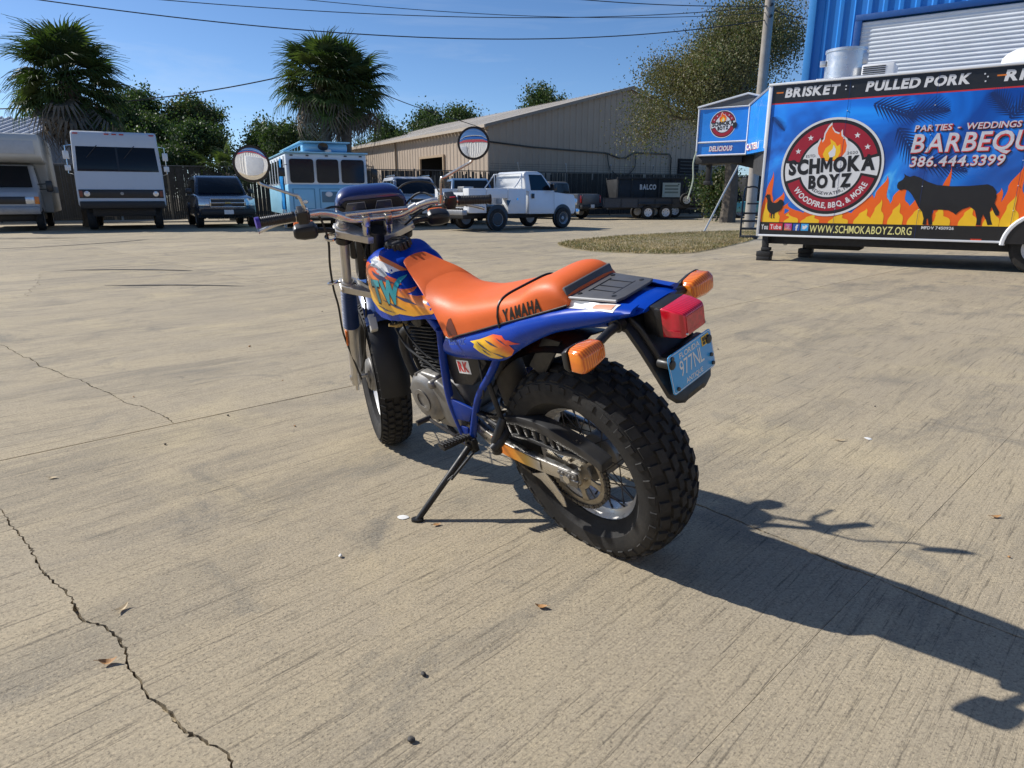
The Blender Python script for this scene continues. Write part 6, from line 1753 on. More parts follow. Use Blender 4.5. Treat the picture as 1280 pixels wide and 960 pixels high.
# plastic sheet hanging over the side doorway, and the horn
m = MB(); rows = []; tr_ = random.Random(8)
for i in range(9):
    z = lerp(.75, 2.75, i / 8); rows.append([V(-.75 - .55 * j / 6, -1.20 - .05 * tr_.random() - .03 * math.sin(j * 2.1), z) for j in range(7)])
m.loft(rows, closed=False); m.build('hanging_tarp', mat('bright_blue_tarp', (.03, .26, .62), .35, var=.25, vs=3), tb_, smooth=60)
m = MB().lathe([(.05, -.1), (.06, .0), (.15, .10), (.15, .12), (.0, .06)], (.0, -.10, 3.20), (1, 0, 0), 24); m.build('horn', TBLACK, tb_)
m = MB(); m.sphere((-.05, .06, 3.05), (.10, .10, .08)); m.build('bell', WHITEPL, tb_)
boxpart('bumper', (.16, 0, .52), (.16, 2.3, .22), RIMD, tb_, .03); boxpart('underbody', (-2.8, 0, .45), (5.6, 1.9, .3), BUMP, tb_)
wheels4(tb_, (-1.35, -4.7), 1.16, .45, .26, TRIMW)
place(tb_, -6.55, 24.9, -65); tb_.scale = (1.0, 1.20, .87)

# white utility truck ---------------------------------------------------------------
ut = empty('utility_truck', label='white pickup truck with service body tool bins and ladder rack', cat='truck')
shell([(.75, .52), (3.10, .50), (3.22, .62), (3.22, 1.02), (3.10, 1.16), (2.02, 1.26), (1.98, 1.30), (.78, 1.30)], 1.98, .95, .04, 1.3, 'body', WHITECAR, ut, .06, nose=.14)
shell([(.80, 1.26), (2.16, 1.26), (1.62, 1.88), (1.45, 1.94), (.92, 1.94), (.80, 1.86)], 1.86, 1.26, .15, 1.94, 'cab', WHITECAR, ut, .05)
m = MB(); m.prism([V(2.10, -.78, 1.32), V(2.10, .78, 1.32), V(1.66, .70, 1.84), V(1.66, -.70, 1.84)], (.02, 0, .015)); m.build('windshield', GLASS, ut)
for s_ in (1, -1):
    y = lambda z: s_ * (.93 - .15 * (z - 1.26) / .68 + .006)
    m = MB(); m.add([V(1.98, y(1.31), 1.31), V(1.02, y(1.31), 1.31), V(1.00, y(1.83), 1.83), V(1.58, y(1.83), 1.83)], [(0, 1, 2, 3)]); m.build('side_window', GLASS, ut)
    boxpart('side_mirror', (1.90, s_ * 1.10, 1.42), (.16, .24, .24), TBLACK, ut, .04)
    boxpart('door_handle', (1.06, s_ * .995, 1.12), (.12, .02, .16), TBLACK, ut, .005)
    m = MB(); m.tube([V(2.05, s_ * .992, .56), V(2.02, s_ * .996, 1.24)], .006, 4); m.tube([V(.86, s_ * .994, .58), V(.86, s_ * .994, 1.28)], .006, 4); m.build('door_seam', RIMD, ut)
    bins = [(.70, -.02, .56, 1.34), (-.02, -.98, 1.02, 1.34), (-.98, -1.55, .62, 1.34)]
    boxpart('service_bin', (.34, s_ * .86, .95), (.78, .34, .82), WHITECAR, ut, .02); boxpart('service_bin', (-.50, s_ * .86, 1.20), (.88, .34, .32), WHITECAR, ut, .02); boxpart('service_bin', (-1.30, s_ * .86, .97), (.70, .34, .78), WHITECAR, ut, .02)
    m = MB().lathe([(0, .006), (.43, .006), (.43, -.02)], (-.50, s_ * 1.03, .42), (0, s_, 0), 28); m.build('wheel_arch', TBLACK, ut)
    m = MB().lathe([(0, .006), (.42, .006), (.42, -.02)], (2.45, s_ * .99, .42), (0, s_, 0), 28); m.build('wheel_arch', TBLACK, ut)
    for x in (.34, -1.30): boxpart('bin_latch', (x, s_ * 1.036, 1.02), (.07, .014, .07), CARCHR, ut, 0)
    for x in (-.95, -.05):
        m = MB(); m.prism([V(x - .10, s_ * 1.034, .98), V(x + .10, s_ * 1.034, .98), V(x, s_ * 1.034, .80)], (0, .006 * s_, 0)); m.build('reflector_triangle', NAVYCAR, ut)
    boxpart('headlight', (3.16, s_ * .78, .92), (.12, .30, .22), HLAMP, ut, .02); boxpart('tail_lamp', (-1.66, s_ * .90, .90), (.03, .12, .20), REDLAMP, ut, .01)
m = MB()
for z in (1.40, 1.86): m.tube([V(.72, -.80, z), V(.72, .80, z)], .022, 6)
for y in (-.78, .78): m.tube([V(.72, y, 1.32), V(.72, y, 1.86)], .024, 6)
m.tube(spline([(.72, .80, 1.86), (.55, .86, 1.62), (.35, .86, 1.40)], 4), .022, 6); m.tube(spline([(.72, -.80, 1.86), (.55, -.86, 1.62), (.35, -.86, 1.40)], 4), .022, 6)
m.build('headache_rack', TRIMW, ut)
boxpart('cargo_crate', (-.9, .25, 1.33), (.4, .4, .20), RIMD, ut, .02)
boxpart('bed_floor', (-.5, 0, .80), (2.3, 1.5, .10), RIMD, ut); boxpart('tailgate', (-1.62, 0, .98), (.06, 1.5, .5), WHITECAR, ut, .02); boxpart('rear_bumper', (-1.78, 0, .60), (.20, 1.95, .16), RIMD, ut, .02)
boxpart('grille', (3.215, 0, .90), (.03, 1.2, .26), RIMD, ut, .01); boxpart('front_bumper', (3.24, 0, .58), (.18, 1.9, .20), CARCHR, ut, .04)
boxpart('underbody', (.7, 0, .48), (4.4, .9, .2), BUMP, ut)
wheels4(ut, (-.50, 2.45), 1.06, .365, .25)
place(ut, -.72, 24.1, 38)

# far pickup trucks ---------------------------------------------------------------------
def pickup(label, paint, x, y, face, rear_grey=None):
    p = empty('pickup_truck', label=label, cat='truck')
    shell([(-2.8, .50), (2.60, .50), (2.72, .64), (2.72, 1.00), (2.55, 1.14), (1.45, 1.22), (1.40, 1.24), (-2.8, 1.24)], 2.0, .95, .04, 1.3, 'body', paint, p, .06, nose=.12)
    shell([(-1.0, 1.20), (1.60, 1.20), (1.0, 1.80), (.8, 1.86), (-.75, 1.86), (-.92, 1.78)], 1.86, 1.2, .15, 1.86, 'cab', paint, p, .05)
    m = MB(); m.prism([V(-.99, -.74, 1.30), V(-.99, .74, 1.30), V(-.90, .68, 1.76), V(-.90, -.68, 1.76)], (-.03, 0, .0)); m.build('rear_window', GLASS, p)
    m = MB(); m.prism([V(1.55, -.78, 1.26), V(1.55, .78, 1.26), V(1.06, .70, 1.76), V(1.06, -.70, 1.76)], (.02, 0, .015)); m.build('windshield', GLASS, p)
    for s_ in (1, -1):
        yy = lambda z: s_ * (.93 - .15 * (z - 1.2) / .66 + .006)
        for x0, x1, x3 in ((1.42, .20, .92), (.12, -.82, .12)):
            m = MB(); m.add([V(x0, yy(1.26), 1.26), V(x1, yy(1.26), 1.26), V(x1, yy(1.75), 1.75), V(x3, yy(1.75), 1.75)], [(0, 1, 2, 3)]); m.build('side_window', GLASS, p)
        boxpart('tail_lamp', (-2.81, s_ * .92, .98), (.03, .12, .34), REDLAMP, p, .01); boxpart('headlight', (2.64, s_ * .78, .90), (.14, .32, .2), HLAMP, p, .02)
        boxpart('side_mirror', (1.32, s_ * 1.08, 1.34), (.14, .22, .2), TBLACK, p, .04)
    boxpart('tailgate', (-2.82, 0, .98), (.03, 1.6, .46), rear_grey or paint, p, .01); boxpart('number_plate', (-2.93, 0, .64), (.02, .34, .16), TRIMW, p, 0); boxpart('rear_bumper', (-2.86, 0, .60), (.14, 1.9, .16), BUMP, p, .02)
    boxpart('front_bumper', (2.72, 0, .58), (.16, 1.9, .2), BUMP, p, .03); boxpart('grille', (2.715, 0, .88), (.03, 1.1, .24), TBLACK, p, .01)
    boxpart('underbody', (0, 0, .48), (4.6, 1.0, .2), BUMP, p)
    wheels4(p, (-1.75, 1.75), .98, .39, .26); place(p, x, y, face)
pickup('dark grey pickup truck parked beyond the white utility truck, tailgate showing', GREYCAR, 1.75, 36.6, 142, mat('gate_grey', (.12, .12, .125), .4))
pickup('blue pickup truck parked behind the silver SUV near the fence', mat('mid_blue_paint', (.06, .13, .24), .35, coat=.6), -2.0, 31.0, -78)

# black trailers -----------------------------------------------------------------------
STEELB = mat('black_painted_steel', (.018, .019, .021), .5, var=.2, vs=2, dirt=.15, dcol=(.08, .07, .06))
def dump_trailer(label, x, y, face, L_, H_, sign):
    d = empty('dump_trailer', label=label, cat='trailer')
    for s_ in (1, -1):
        boxpart('side_panel', (L_ / 2, s_ * 1.05, .65 + H_ / 2), (L_, .06, H_), STEELB, d, .01)
        for i in range(int(L_ / .75) + 1): boxpart('stake', (i * .75 + .05, s_ * 1.10, .65 + H_ / 2), (.09, .06, H_), STEELB, d, .01)
        boxpart('top_rail', (L_ / 2, s_ * 1.06, .65 + H_ + .04), (L_ + .06, .14, .10), STEELB, d, .01)
        boxpart('mudguard', (L_ * .45, s_ * 1.18, .78), (1.8, .24, .05), STEELB, d, .02)
        for xx in (L_ * .45 - .45, L_ * .45 + .45): road_wheel(d, (xx, s_ * 1.17, .36), (0, s_, 0), .36, .20, TRIMW, n=24)
    boxpart('front_panel', (0, 0, .65 + H_ / 2), (.06, 2.1, H_), STEELB, d, .01); boxpart('tail_gate', (L_, 0, .65 + H_ / 2), (.06, 2.1, H_), STEELB, d, .01)
    boxpart('bed', (L_ / 2, 0, .64), (L_, 2.1, .10), STEELB, d); boxpart('chassis', (L_ / 2, 0, .50), (L_ + .6, .9, .16), STEELB, d)
    m = MB(); m.tube([V(L_ + .1, .45, .5), V(L_ + 1.3, 0, .5), V(L_ + .1, -.45, .5)], .05, 6); m.cyl((L_ + 1.1, 0, .02), (L_ + 1.1, 0, .75), .045); m.build('drawbar', STEELB, d)
    if sign: sign(d)
    place(d, x, y, face); return d
def sign1(d):
    o = boxpart('sign', (3.0, -1.15, 1.45), (1.0, .02, .75), mat('pale_sign', (.55, .58, .50), .5, var=.1), d, 0)
    v2, fs = text_geo('HAULING', .15, .02, 0, 1, .8)
    m = MB(); m.add([V(2.6 + x_, -1.163, 1.55 + y_) for x_, y_ in v2], fs)
    m = MB()
    for z in (1.62, 1.45, 1.28): m.add([V(2.62, -1.163, z), V(3.38, -1.163, z), V(3.38, -1.163, z + .09), V(2.62, -1.163, z + .09)], [(0, 1, 2, 3)])
    m.build('sign_print', mat('sign_grey', (.22, .25, .20), .5), o)
    v2, fs = text_geo('BALCO', .26, .05, 0, 1, .92); m = MB(); m.add([V(1.22 + x_, -1.151, 1.48 + y_) for x_, y_ in v2], fs); m.build('lettering', LGT, d, smooth=None, fixn=False)
    boxpart('notice', (5.2, -1.15, 1.15), (.32, .02, .42), LGT, d, 0)
dump_trailer('black stake sided dump trailer carrying a pale sign', 5.5, 38.4, 8, 6.2, 1.35, sign1)
def sign2(d):
    boxpart('sign', (1.6, -1.15, 1.45), (1.1, .02, .6), mat('pale_sign', (0, 0, 0)), d, 0)
dump_trailer('black high sided roll off box beyond the trailer nose', 13.8, 42.5, 6, 6.5, 1.55, sign2)
fb = empty('flatbed_trailer', label='low black mesh sided utility trailer with white twin wheels', cat='trailer')
boxpart('deck', (2.2, 0, .58), (4.4, 1.9, .08), STEELB, fb)
for s_ in (1, -1):
    boxpart('side_rail', (2.2, s_ * .95, 1.02), (4.4, .05, .06), STEELB, fb, 0); boxpart('mesh_side', (2.2, s_ * .95, .80), (4.4, .015, .40), mat('grey_mesh', (.05, .052, .055), .5, var=.3, vs=30), fb, 0)
    for i in range(6): boxpart('post', (.05 + i * .86, s_ * .96, .80), (.05, .05, .46), STEELB, fb, 0)
    for xx in (2.25, 3.15): road_wheel(fb, (xx, s_ * 1.08, .34), (0, s_, 0), .34, .20, TRIMW, n=24)
    boxpart('mudguard', (2.7, s_ * 1.08, .74), (1.8, .24, .04), STEELB, fb, .01)
road_wheel(fb, (4.2, -1.02, .95), (0, -1, 0), .33, .2, TRIMW, n=24)
m = MB(); m.tube([V(4.4, .4, .5), V(5.6, 0, .5), V(4.4, -.4, .5)], .05, 6); m.cyl((5.45, 0, .02), (5.45, 0, .8), .04); m.build('drawbar', STEELB, fb)
place(fb, 4.5, 35.6, 4)
# teal car seen under the trailer nose
tc_ = empty('car', label='teal car half hidden behind the utility pole', cat='car')
shell([(-2.1, .30), (2.1, .30), (2.2, .55), (2.1, .75), (1.1, .85), (-1.9, .88), (-2.15, .75)], 1.7, None, 0, None, 'body', mat('teal_paint', (.10, .35, .38), .3, coat=.6), tc_, .06, nose=.2)
shell([(-1.7, .84), (1.0, .82), (.35, 1.32), (-.9, 1.34)], 1.5, .85, .15, 1.34, 'cabin', GLASS, tc_, .05)
wheels4(tc_, (1.3, -1.3), .82, .31, .2); place(tc_, 13.6, 37.8, 175)
# ------------------------------------------------------------------ fence of chain link with slats
FP0, FP1 = Vector((-25.0, 28.6, 0)), Vector((23.0, 50.5, 0))
fence = empty('slatted_fence', FP0, math.atan2((FP1 - FP0).y, (FP1 - FP0).x), 'long dark chain link fence with weathered privacy slats behind the parked vehicles', 'fence')
FL = (FP1 - FP0).length; FH = 2.50
SLD = mat('dark_slat', (.030, .028, .024), .7, var=.4, vs=3); SLL = mat('weathered_slat', (.14, .12, .09), .7, var=.4, vs=3)
POSTM = mat('fence_post', (.07, .07, .07), .5, metal=.4, var=.2)
fr2 = random.Random(31); npost = int(FL / 3.0)
for i in range(npost + 1):
    x = FL * i / npost
    m = MB(); m.cyl((x, 0, 0), (x, 0, FH + .05), .04, n=8)
    m.build('post', POSTM, fence)
    if x > 26:
        m = MB(); m.tube([V(x, 0, FH), V(x - .25, -.32, FH + .45)], .04, 6); m.build('barb_arm', mat('galv_arm', (.62, .62, .60), .5, metal=.2), fence)
for i in range(npost):
    x0, x1 = FL * i / npost, FL * (i + 1) / npost
    m = MB(); m.cyl((x0, 0, FH - .02), (x1, 0, FH - .02), .024, n=6); m.build('top_rail', POSTM, fence)
    a_, b_ = MB(), MB()
    ns = 34; shabby = .34 if 20 < x0 < 30 else (.06 if x0 < 20 else .015)
    for k in range(ns):
        x = lerp(x0 + .03, x1 - .03, k / (ns - 1)); w = .0445; lean = fr2.gauss(0, .035 if shabby > .2 else .008)
        if fr2.random() < .04: continue
        zt = FH - .06 - (fr2.uniform(0, .5) if fr2.random() < shabby else 0)
        t = b_ if fr2.random() < shabby else a_
        y = .012 + fr2.uniform(-.006, .006)
        t.add([V(x - w, y, .06), V(x + w, y, .06), V(x + w + lean, y, zt), V(x - w + lean, y, zt)], [(0, 1, 2, 3)])
    o = a_.build('slats', SLD, fence, smooth=None, fixn=False); o['kind'] = 'stuff'
    if b_.f:
        o = b_.build('weathered_slats', SLL, fence, smooth=None, fixn=False); o['kind'] = 'stuff'
for z in (.14, .26, .38):
    m = MB(); m.tube([V(26, -.32 * z / .38, FH + z), V(FL, -.32 * z / .38, FH + z)], .006, 4); m.build('barbed_wire', POSTM, fence)

# ------------------------------------------------------------------ palms: fan fronds on a booted trunk
BARK = mat('palm_bark', (.16, .125, .09), .85, var=.35, vs=4, bump=.5, bs=12)
FRG = [leaf_mat('palm_green', (.040, .064, .018), .35, 2.5, .25), leaf_mat('palm_green_light', (.070, .095, .028), .3, 2.5, .25)]
FRD = [mat('palm_dead', (.17, .125, .08), .8, var=.35, vs=3), mat('palm_dead_grey', (.13, .11, .085), .8, var=.35, vs=3)]
def fan_mesh(seed, L_=1.12, pet=.68, n=34, droop=.45):
    r = random.Random(seed); m = MB()
    m.tube([V(0, 0, 0), V(pet * .5, 0, .02), V(pet, 0, 0)], [.026, .018, .012], 5)
    for i in range(n):
        a_ = R(lerp(-125, 125, i / (n - 1))) + r.uniform(-.04, .04); l2 = L_ * (1.0 - .28 * abs(a_) / 2.2) * r.uniform(.85, 1.08)
        d = V(math.cos(a_), math.sin(a_), 0); q = V(-d.y, d.x, 0); b = V(pet - .02, 0, 0)
        w = .044; pts = []
        for t in (0, .45, .75, 1.0):
            c = b + d * (l2 * t) + V(0, 0, .10 * math.sin(math.pi * t) * .6 - droop * t * t * t * l2 * r.uniform(.7, 1.3) + .25 * abs(math.sin(a_)) * t * .3)
            pts.append((c, w * (.55 + .9 * t if t < .5 else 1.1 * (1.02 - t))))
        vs = []
        for c, ww in pts: vs += [c - q * ww + V(0, 0, .012), c, c + q * ww + V(0, 0, .012)]
        fs = []
        for k in range(3):
            for j in range(2): fs.append((k * 3 + j, k * 3 + j + 1, k * 3 + 4 + j, k * 3 + 3 + j))
        m.add(vs, fs)
    return m.mesh('frond', None, fixn=False)
FANS = {}
def fan(kind, k):
    key = (kind, k)
    if key not in FANS:
        me = fan_mesh(k * 7 + (100 if kind == 'dead' else 0), 0.86, .98, 24 if kind == 'green' else 18, .42 if kind == 'green' else 1.1)
        me.materials.append((FRG if kind == 'green' else FRD)[k % 2]); FANS[key] = me
    return FANS[key]
def palm(label, x, y, h, scale, nfr, seed, group=None, tr=.20, lean=(0, 0)):
    r = random.Random(seed)
    root = empty('palm_tree', (x, y, 0), 0, label, 'palm', group)
    top = V(lean[0], lean[1], h)
    m = MB(); n = 26; pts = [lerp(V(0, 0, 0), top, i / n) for i in range(n + 1)]
    m.tube(pts, [tr * (1.25 if i == 0 else 1.0) * (1.0 + .10 * (i % 2)) for i in range(n + 1)], 12)
    for i in range(70):                                       # old leaf bases
        t = r.uniform(.72, 1.0); a_ = r.uniform(0, 6.28); p = top * t + V(math.cos(a_), math.sin(a_), 0) * tr
        m.tube([p - V(0, 0, .06), p + V(math.cos(a_) * .12, math.sin(a_) * .12, .22)], [.05, .025], 4)
    m.build('trunk', BARK, root)
    for i in range(nfr):
        t = i / nfr; el = math.degrees(math.asin(lerp(.97, -.90, t))) + r.uniform(-10, 10); az = i * 2.39996 + r.uniform(-.25, .25)
        kind = 'green' if t < .70 or (t < .88 and r.random() < .55) else 'dead'
        me = fan(kind, r.randrange(6))
        o = obj('frond' if kind == 'green' else 'dead_frond', me, None, root)
        o.location = top + V(0, 0, .15 - .55 * t)
        s_ = scale * r.uniform(.85, 1.12)
        o.scale = (s_, s_, s_)
        o.rotation_euler = (Matrix.Rotation(az, 3, 'Z') @ Matrix.Rotation(-R(el), 3, 'Y') @ Matrix.Rotation(r.uniform(-.5, .5), 3, 'X')).to_euler()
    return root
palm('cabbage palm with full round crown rising behind the step van', -16.3, 26.6, 5.15, 1.24, 96, 1, None, .24)
palm('taller cabbage palm of the pair behind the trolley bus', -7.05, 27.6, 5.3, 1.10, 78, 2, None, .20, (-.25, 0))
palm('slimmer cabbage palm of the pair behind the trolley bus', -6.75, 27.9, 5.1, 1.06, 70, 3, None, .20, (.35, .1))
palm('small bright green palm sprouting behind the fence near the navy SUV', -13.6, 33.5, 2.0, .95, 22, 4, None, .12)

# ------------------------------------------------------------------ broadleaf trees and pines
TBARK = mat('tree_bark', (.10, .082, .062), .85, var=.35, vs=3, bump=.4, bs=20)
LEAFM = [leaf_mat('foliage_dark', (.045, .074, .024), .45), leaf_mat('foliage_mid', (.072, .100, .032), .45), leaf_mat('foliage_olive', (.125, .118, .048), .4), leaf_mat('foliage_brown', (.155, .120, .062), .35)]
def limbs(m, r, p, d, L_, rad, depth, tips, up=.15, spread=.7, twig=True):
    n = 4; pts = [p.copy()]; dd_ = d.copy()
    for i in range(n):
        dd_ = (dd_ + V(r.gauss(0, .14), r.gauss(0, .14), r.gauss(0, .10) + up * .3)).normalized(); pts.append(pts[-1] + dd_ * (L_ / n))
    m.tube(pts, [lerp(rad, rad * .55, i / n) for i in range(n + 1)], 7 if rad > .05 else 4, caps=False)
    tips.append((pts[-1], rad)); tips.append((pts[2], rad)) if depth <= 1 else None
    if depth == 0: return
    k = r.choice((2, 3, 3)) if depth > 1 else 3
    for i in range(k):
        a_ = r.uniform(0, 6.28); q = dd_.orthogonal().normalized(); q.rotate(Matrix.Rotation(a_, 3, dd_))
        nd = (dd_ * r.uniform(.5, .95) + q * spread * r.uniform(.6, 1.2)).normalized()
        limbs(m, r, pts[-1] if i else pts[-2], nd, L_ * r.uniform(.6, .82), rad * .55, depth - 1, tips, up, spread)
def leaf_cloud(m, r, c, rad, n, size, flat_=.7):
    for _ in range(n):
        u = r.gauss(0, .5), r.gauss(0, .5), r.gauss(0, .5) * flat_
        p = c + V(*u) * rad
        a_ = V(r.gauss(0, 1), r.gauss(0, 1), r.gauss(0, .6)).normalized(); b_ = a_.orthogonal().normalized(); b_.rotate(Matrix.Rotation(r.uniform(0, 6.28), 3, a_))
        s_ = size * r.uniform(.6, 1.3); w = b_.cross(a_) * s_ * .45; l2 = b_ * s_
        m.add([p - l2 * .5, p + w * .8, p + l2 * .5, p - w * .8], [(0, 1, 2, 3)])
def tree(name, label, x, y, h, cr, th, mats_, seed, n_leaf, size, group=None, cat='tree', depth=3, flat_=.7, up=.12, clump=.30, tr=.22, spread=.75):
    r = random.Random(seed); root = empty(name, (x, y, 0), 0, label, cat, group)
    m = MB(); tips = []
    tb = V(r.uniform(-.3, .3), r.uniform(-.2, .2), th)
    m.tube(spline([V(0, 0, -.1), V(r.uniform(-.1, .1), 0, th * .5), tb], 4), [tr * lerp(1.25, .75, i / 8) for i in range(9)], 10)
    for i in range(5):
        a_ = i * 2 * math.pi / 5 + r.uniform(-.4, .4); el = r.uniform(.25, 1.2)
        limbs(m, r, tb - V(0, 0, r.uniform(0, th * .15)), V(math.cos(a_) * math.cos(el), math.sin(a_) * math.cos(el), math.sin(el)), (h - th) * .40, tr * .5, depth - 1, tips, up, spread)
    # fit the crown to the wanted size
    zmax = max(p.z for p, _ in tips); rmax = max(math.hypot(p.x, p.y) for p, _ in tips)
    kz = (h - th * .9 - cr * .12) / max(.1, zmax - th * .9); kr = (cr * .9) / rmax
    def fit(p):
        if p.z <= th * .9: return p
        t = min(1, (p.z - th * .9) / (th * .3 + .3)); return V(p.x * lerp(1, kr, t), p.y * lerp(1, kr, t), th * .9 + (p.z - th * .9) * kz)
    m.v = [fit(p) for p in m.v]; tips = [(fit(p), q) for p, q in tips]
    m.build('trunk', TBARK, root, fixn=False)
    per = max(3, n_leaf // len(tips)); clouds = [MB() for _ in mats_]
    for p, _ in tips:
        leaf_cloud(clouds[0 if r.random() < .5 else r.randrange(len(mats_))], r, p, cr * clump * r.uniform(.6, 1.25), per, size, flat_)
    for cl, mt in zip(clouds, mats_):
        if cl.f: cl.build('crown', mt, root, smooth=None, fixn=False)
    return root
D0, D1, D2, D3 = LEAFM
far = 'trees beyond the fence and warehouse'
for i, (lab, x, y, h, cr, th, mt, nl, sz) in enumerate((
    ('tall open crowned pine standing right of the left palm', -30.5, 57, 9.6, 4.2, 4.5, [D0, D1], 6500, .34),
    ('dark oak with rounded crown between left palm and tall pine', -34.5, 54, 8.2, 3.8, 2.2, [D0, D0, D1], 6000, .34),
    ('loose pale crowned pine beside the round mirror', -25.8, 58, 9.2, 3.6, 4.0, [D0, D1, D2], 5500, .34),
    ('low bushy oak behind the navy SUV', -31.0, 47, 5.6, 3.6, 1.2, [D1, D0], 5200, .30),
    ('small dark oak left of the palm pair', -21.0, 60, 7.6, 3.2, 2.8, [D0, D1], 4800, .34),
    ('broad dark oak showing through the palm pair', -17.0, 57, 7.4, 4.0, 2.0, [D0, D1], 5600, .34),
    ('dense green oak right of the palm pair', -11.0, 62, 8.4, 3.9, 2.0, [D0, D1], 5600, .34),
    ('round topped oak above the warehouse eave', -8.2, 74, 10.4, 4.6, 4.0, [D0, D1], 5600, .40),
    ('wide flat crowned oak above the warehouse roof', -4.6, 78, 10.8, 4.9, 4.5, [D0, D1], 5600, .40),
    ('solitary tree crown peeping over the warehouse ridge', 3.2, 76, 12.6, 3.8, 7.5, [D0, D1], 4600, .40),
    ('dark oak behind the grey shed', -41.0, 50, 7.2, 4.5, 2.0, [D0, D1], 5200, .34),
    ('leaning dark pine between the step van and navy SUV', -27.6, 52, 8.3, 3.4, 3.2, [D0, D1], 6000, .34),
    ('bushy dark oak close behind the slatted fence', -22.5, 50, 6.4, 3.4, 1.4, [D0, D1], 6000, .32),
    ('low hedge like oak behind the step van', -24.5, 46, 5.0, 3.4, .8, [D0, D1], 5200, .30))):
    tree('oak_tree' if 'pine' not in lab else 'pine_tree', lab, x, y, h, cr, th, mt, 50 + i, int(nl * 2.9), sz * .58, far, depth=4, clump=.25)
tree('live_oak', 'large thinly leaved olive brown oak behind the trailer nose', 9.7, 31.0, 9.2, 4.9, 3.6, [D2, D3, D2, D1], 91, 125000, .080, None, depth=5, flat_=.75, clump=.22, tr=.30, up=.05, spread=.85)
tree('shrub', 'green shrub growing below the gooseneck of the food trailer', 9.9, 33.5, 2.6, 1.6, .3, [D0, D2], 95, 6000, .12, None, 'shrub', depth=3, clump=.35, tr=.06)

# ------------------------------------------------------------------ utility poles and wires
POLEM = mat('grey_wood_pole', (.30, .27, .23), .85, var=.2, vs=3, bump=.4, bs=30, dirt=.3, dcol=(.33, .22, .12), dscale=1.2)
pole = empty('utility_pole', (8.85, 25.62, 0), 0, 'weathered wooden utility pole rising behind the food trailer', 'pole')
m = MB(); m.tube([V(0, 0, 0), V(0, 0, 4), V(0, 0, 9.2)], [.19, .175, .15], 16); m.build('shaft', POLEM, pole)
m = MB()
for z in (7.05, 7.40): m.cyl((0, -.17, z), (0, -.26, z), .05, n=10)
m.build('insulator', TBLACK, pole)
p2 = empty('utility_pole', (-6.99, 28.6, 0), 0, 'slim service pole hidden in the palm pair', 'pole')
m = MB(); m.tube([V(0, 0, 0), V(0, 0, 6.1)], [.10, .08], 10); m.build('shaft', POLEM, p2)
p3 = empty('antenna_mast', (12.85, 40.0, 0), 0, 'thin dark antenna mast above the big oak', 'mast')
m = MB(); m.tube([V(0, 0, 0), V(0, 0, 12.5)], .05, 6); m.build('shaft', TBLACK, p3)
m = MB(); m.tube([V(-.25, 0, 10.9), V(.25, 0, 10.9)], .02, 5); m.build('crossbar', TBLACK, p3)
def wire(pts, r, label):
    import numpy as np
    A = np.array(pts, float); n_ = 60; q = np.linspace(A[0, 0], A[-1, 0], n_)
    cy_ = np.polyfit(A[:, 0], A[:, 1], 1); cz_ = np.polyfit(A[:, 0], A[:, 2], min(3, len(A) - 1))
    P = [Vector((x, np.polyval(cy_, x), np.polyval(cz_, x))) for x in q.tolist()]
    m = MB(); m.tube(P, r, 6); tag(m.build('power_line', WIRE), label, 'cable', 'overhead cables strung from the utility pole')
wire([(-30, 19.0, 8.6), (-13.96, 21.73, 6.61), (-6.47, 23.01, 6.12), (-1.04, 23.93, 6.06), (3.21, 24.66, 6.22), (6.27, 25.18, 6.52), (8.8, 25.5, 7.02)], .016, 'lowest and thickest overhead cable reaching the utility pole')
wire([(-30, 19.0, 8.0), (-10.51, 22.32, 6.76), (-5.96, 23.1, 6.64), (-1.03, 23.94, 6.66), (4.28, 24.84, 6.92), (8.8, 25.5, 7.38)], .012, 'middle overhead cable sagging just above the thickest one')
wire([(-30, 19.0, 9.5), (-6.64, 22.98, 6.95), (-3.04, 23.59, 6.81), (1.05, 24.29, 6.76), (5.11, 24.98, 6.9), (8.85, 25.5, 7.2)], .010, 'thin overhead cable crossing the middle one')
wire([(-30, 19.2, 9.9), (2.1, 24.47, 7.32), (5.65, 25.07, 7.28), (8.85, 25.5, 7.40)], .014, 'topmost overhead cable ending at the utility pole')
wire([(8.9, 25.7, 7.35), (9.71, 25.77, 7.13), (10.38, 25.88, 7.06), (14, 26.5, 7.3)], .016, 'cable running from the pole to the blue building')
wire([(8.9, 25.7, 7.42), (9.57, 25.74, 7.08), (10.43, 25.89, 6.66), (13, 26.3, 5.9)], .010, 'slack service cable dropping from pole toward blue building')
wire([(-30, 27.5, 4.4), (-14.97, 27.5, 4.62), (-11.25, 27.5, 5.08), (-8.93, 27.5, 5.5), (-6.99, 28.5, 5.95)], .022, 'dark cable strung between the two palm groups')
wire([(-6.99, 28.5, 5.95), (-5.57, 30.5, 5.35), (-4.04, 33.0, 5.02), (-1.3, 39.6, 4.6)], .018, 'service cable dropping from the palm pair to the warehouse corner')
m = MB(); m.tube([V(6.19, 22.09, 0), V(7.1, 23.3, 1.22), V(8.83, 25.5, 3.5)], .028, 6); tag(m.build('guy_wire', mat('guy_grey', (.40, .40, .38), .5, metal=.4)), 'grey guy wire sleeve slanting from the grass to the utility pole', 'guy wire')

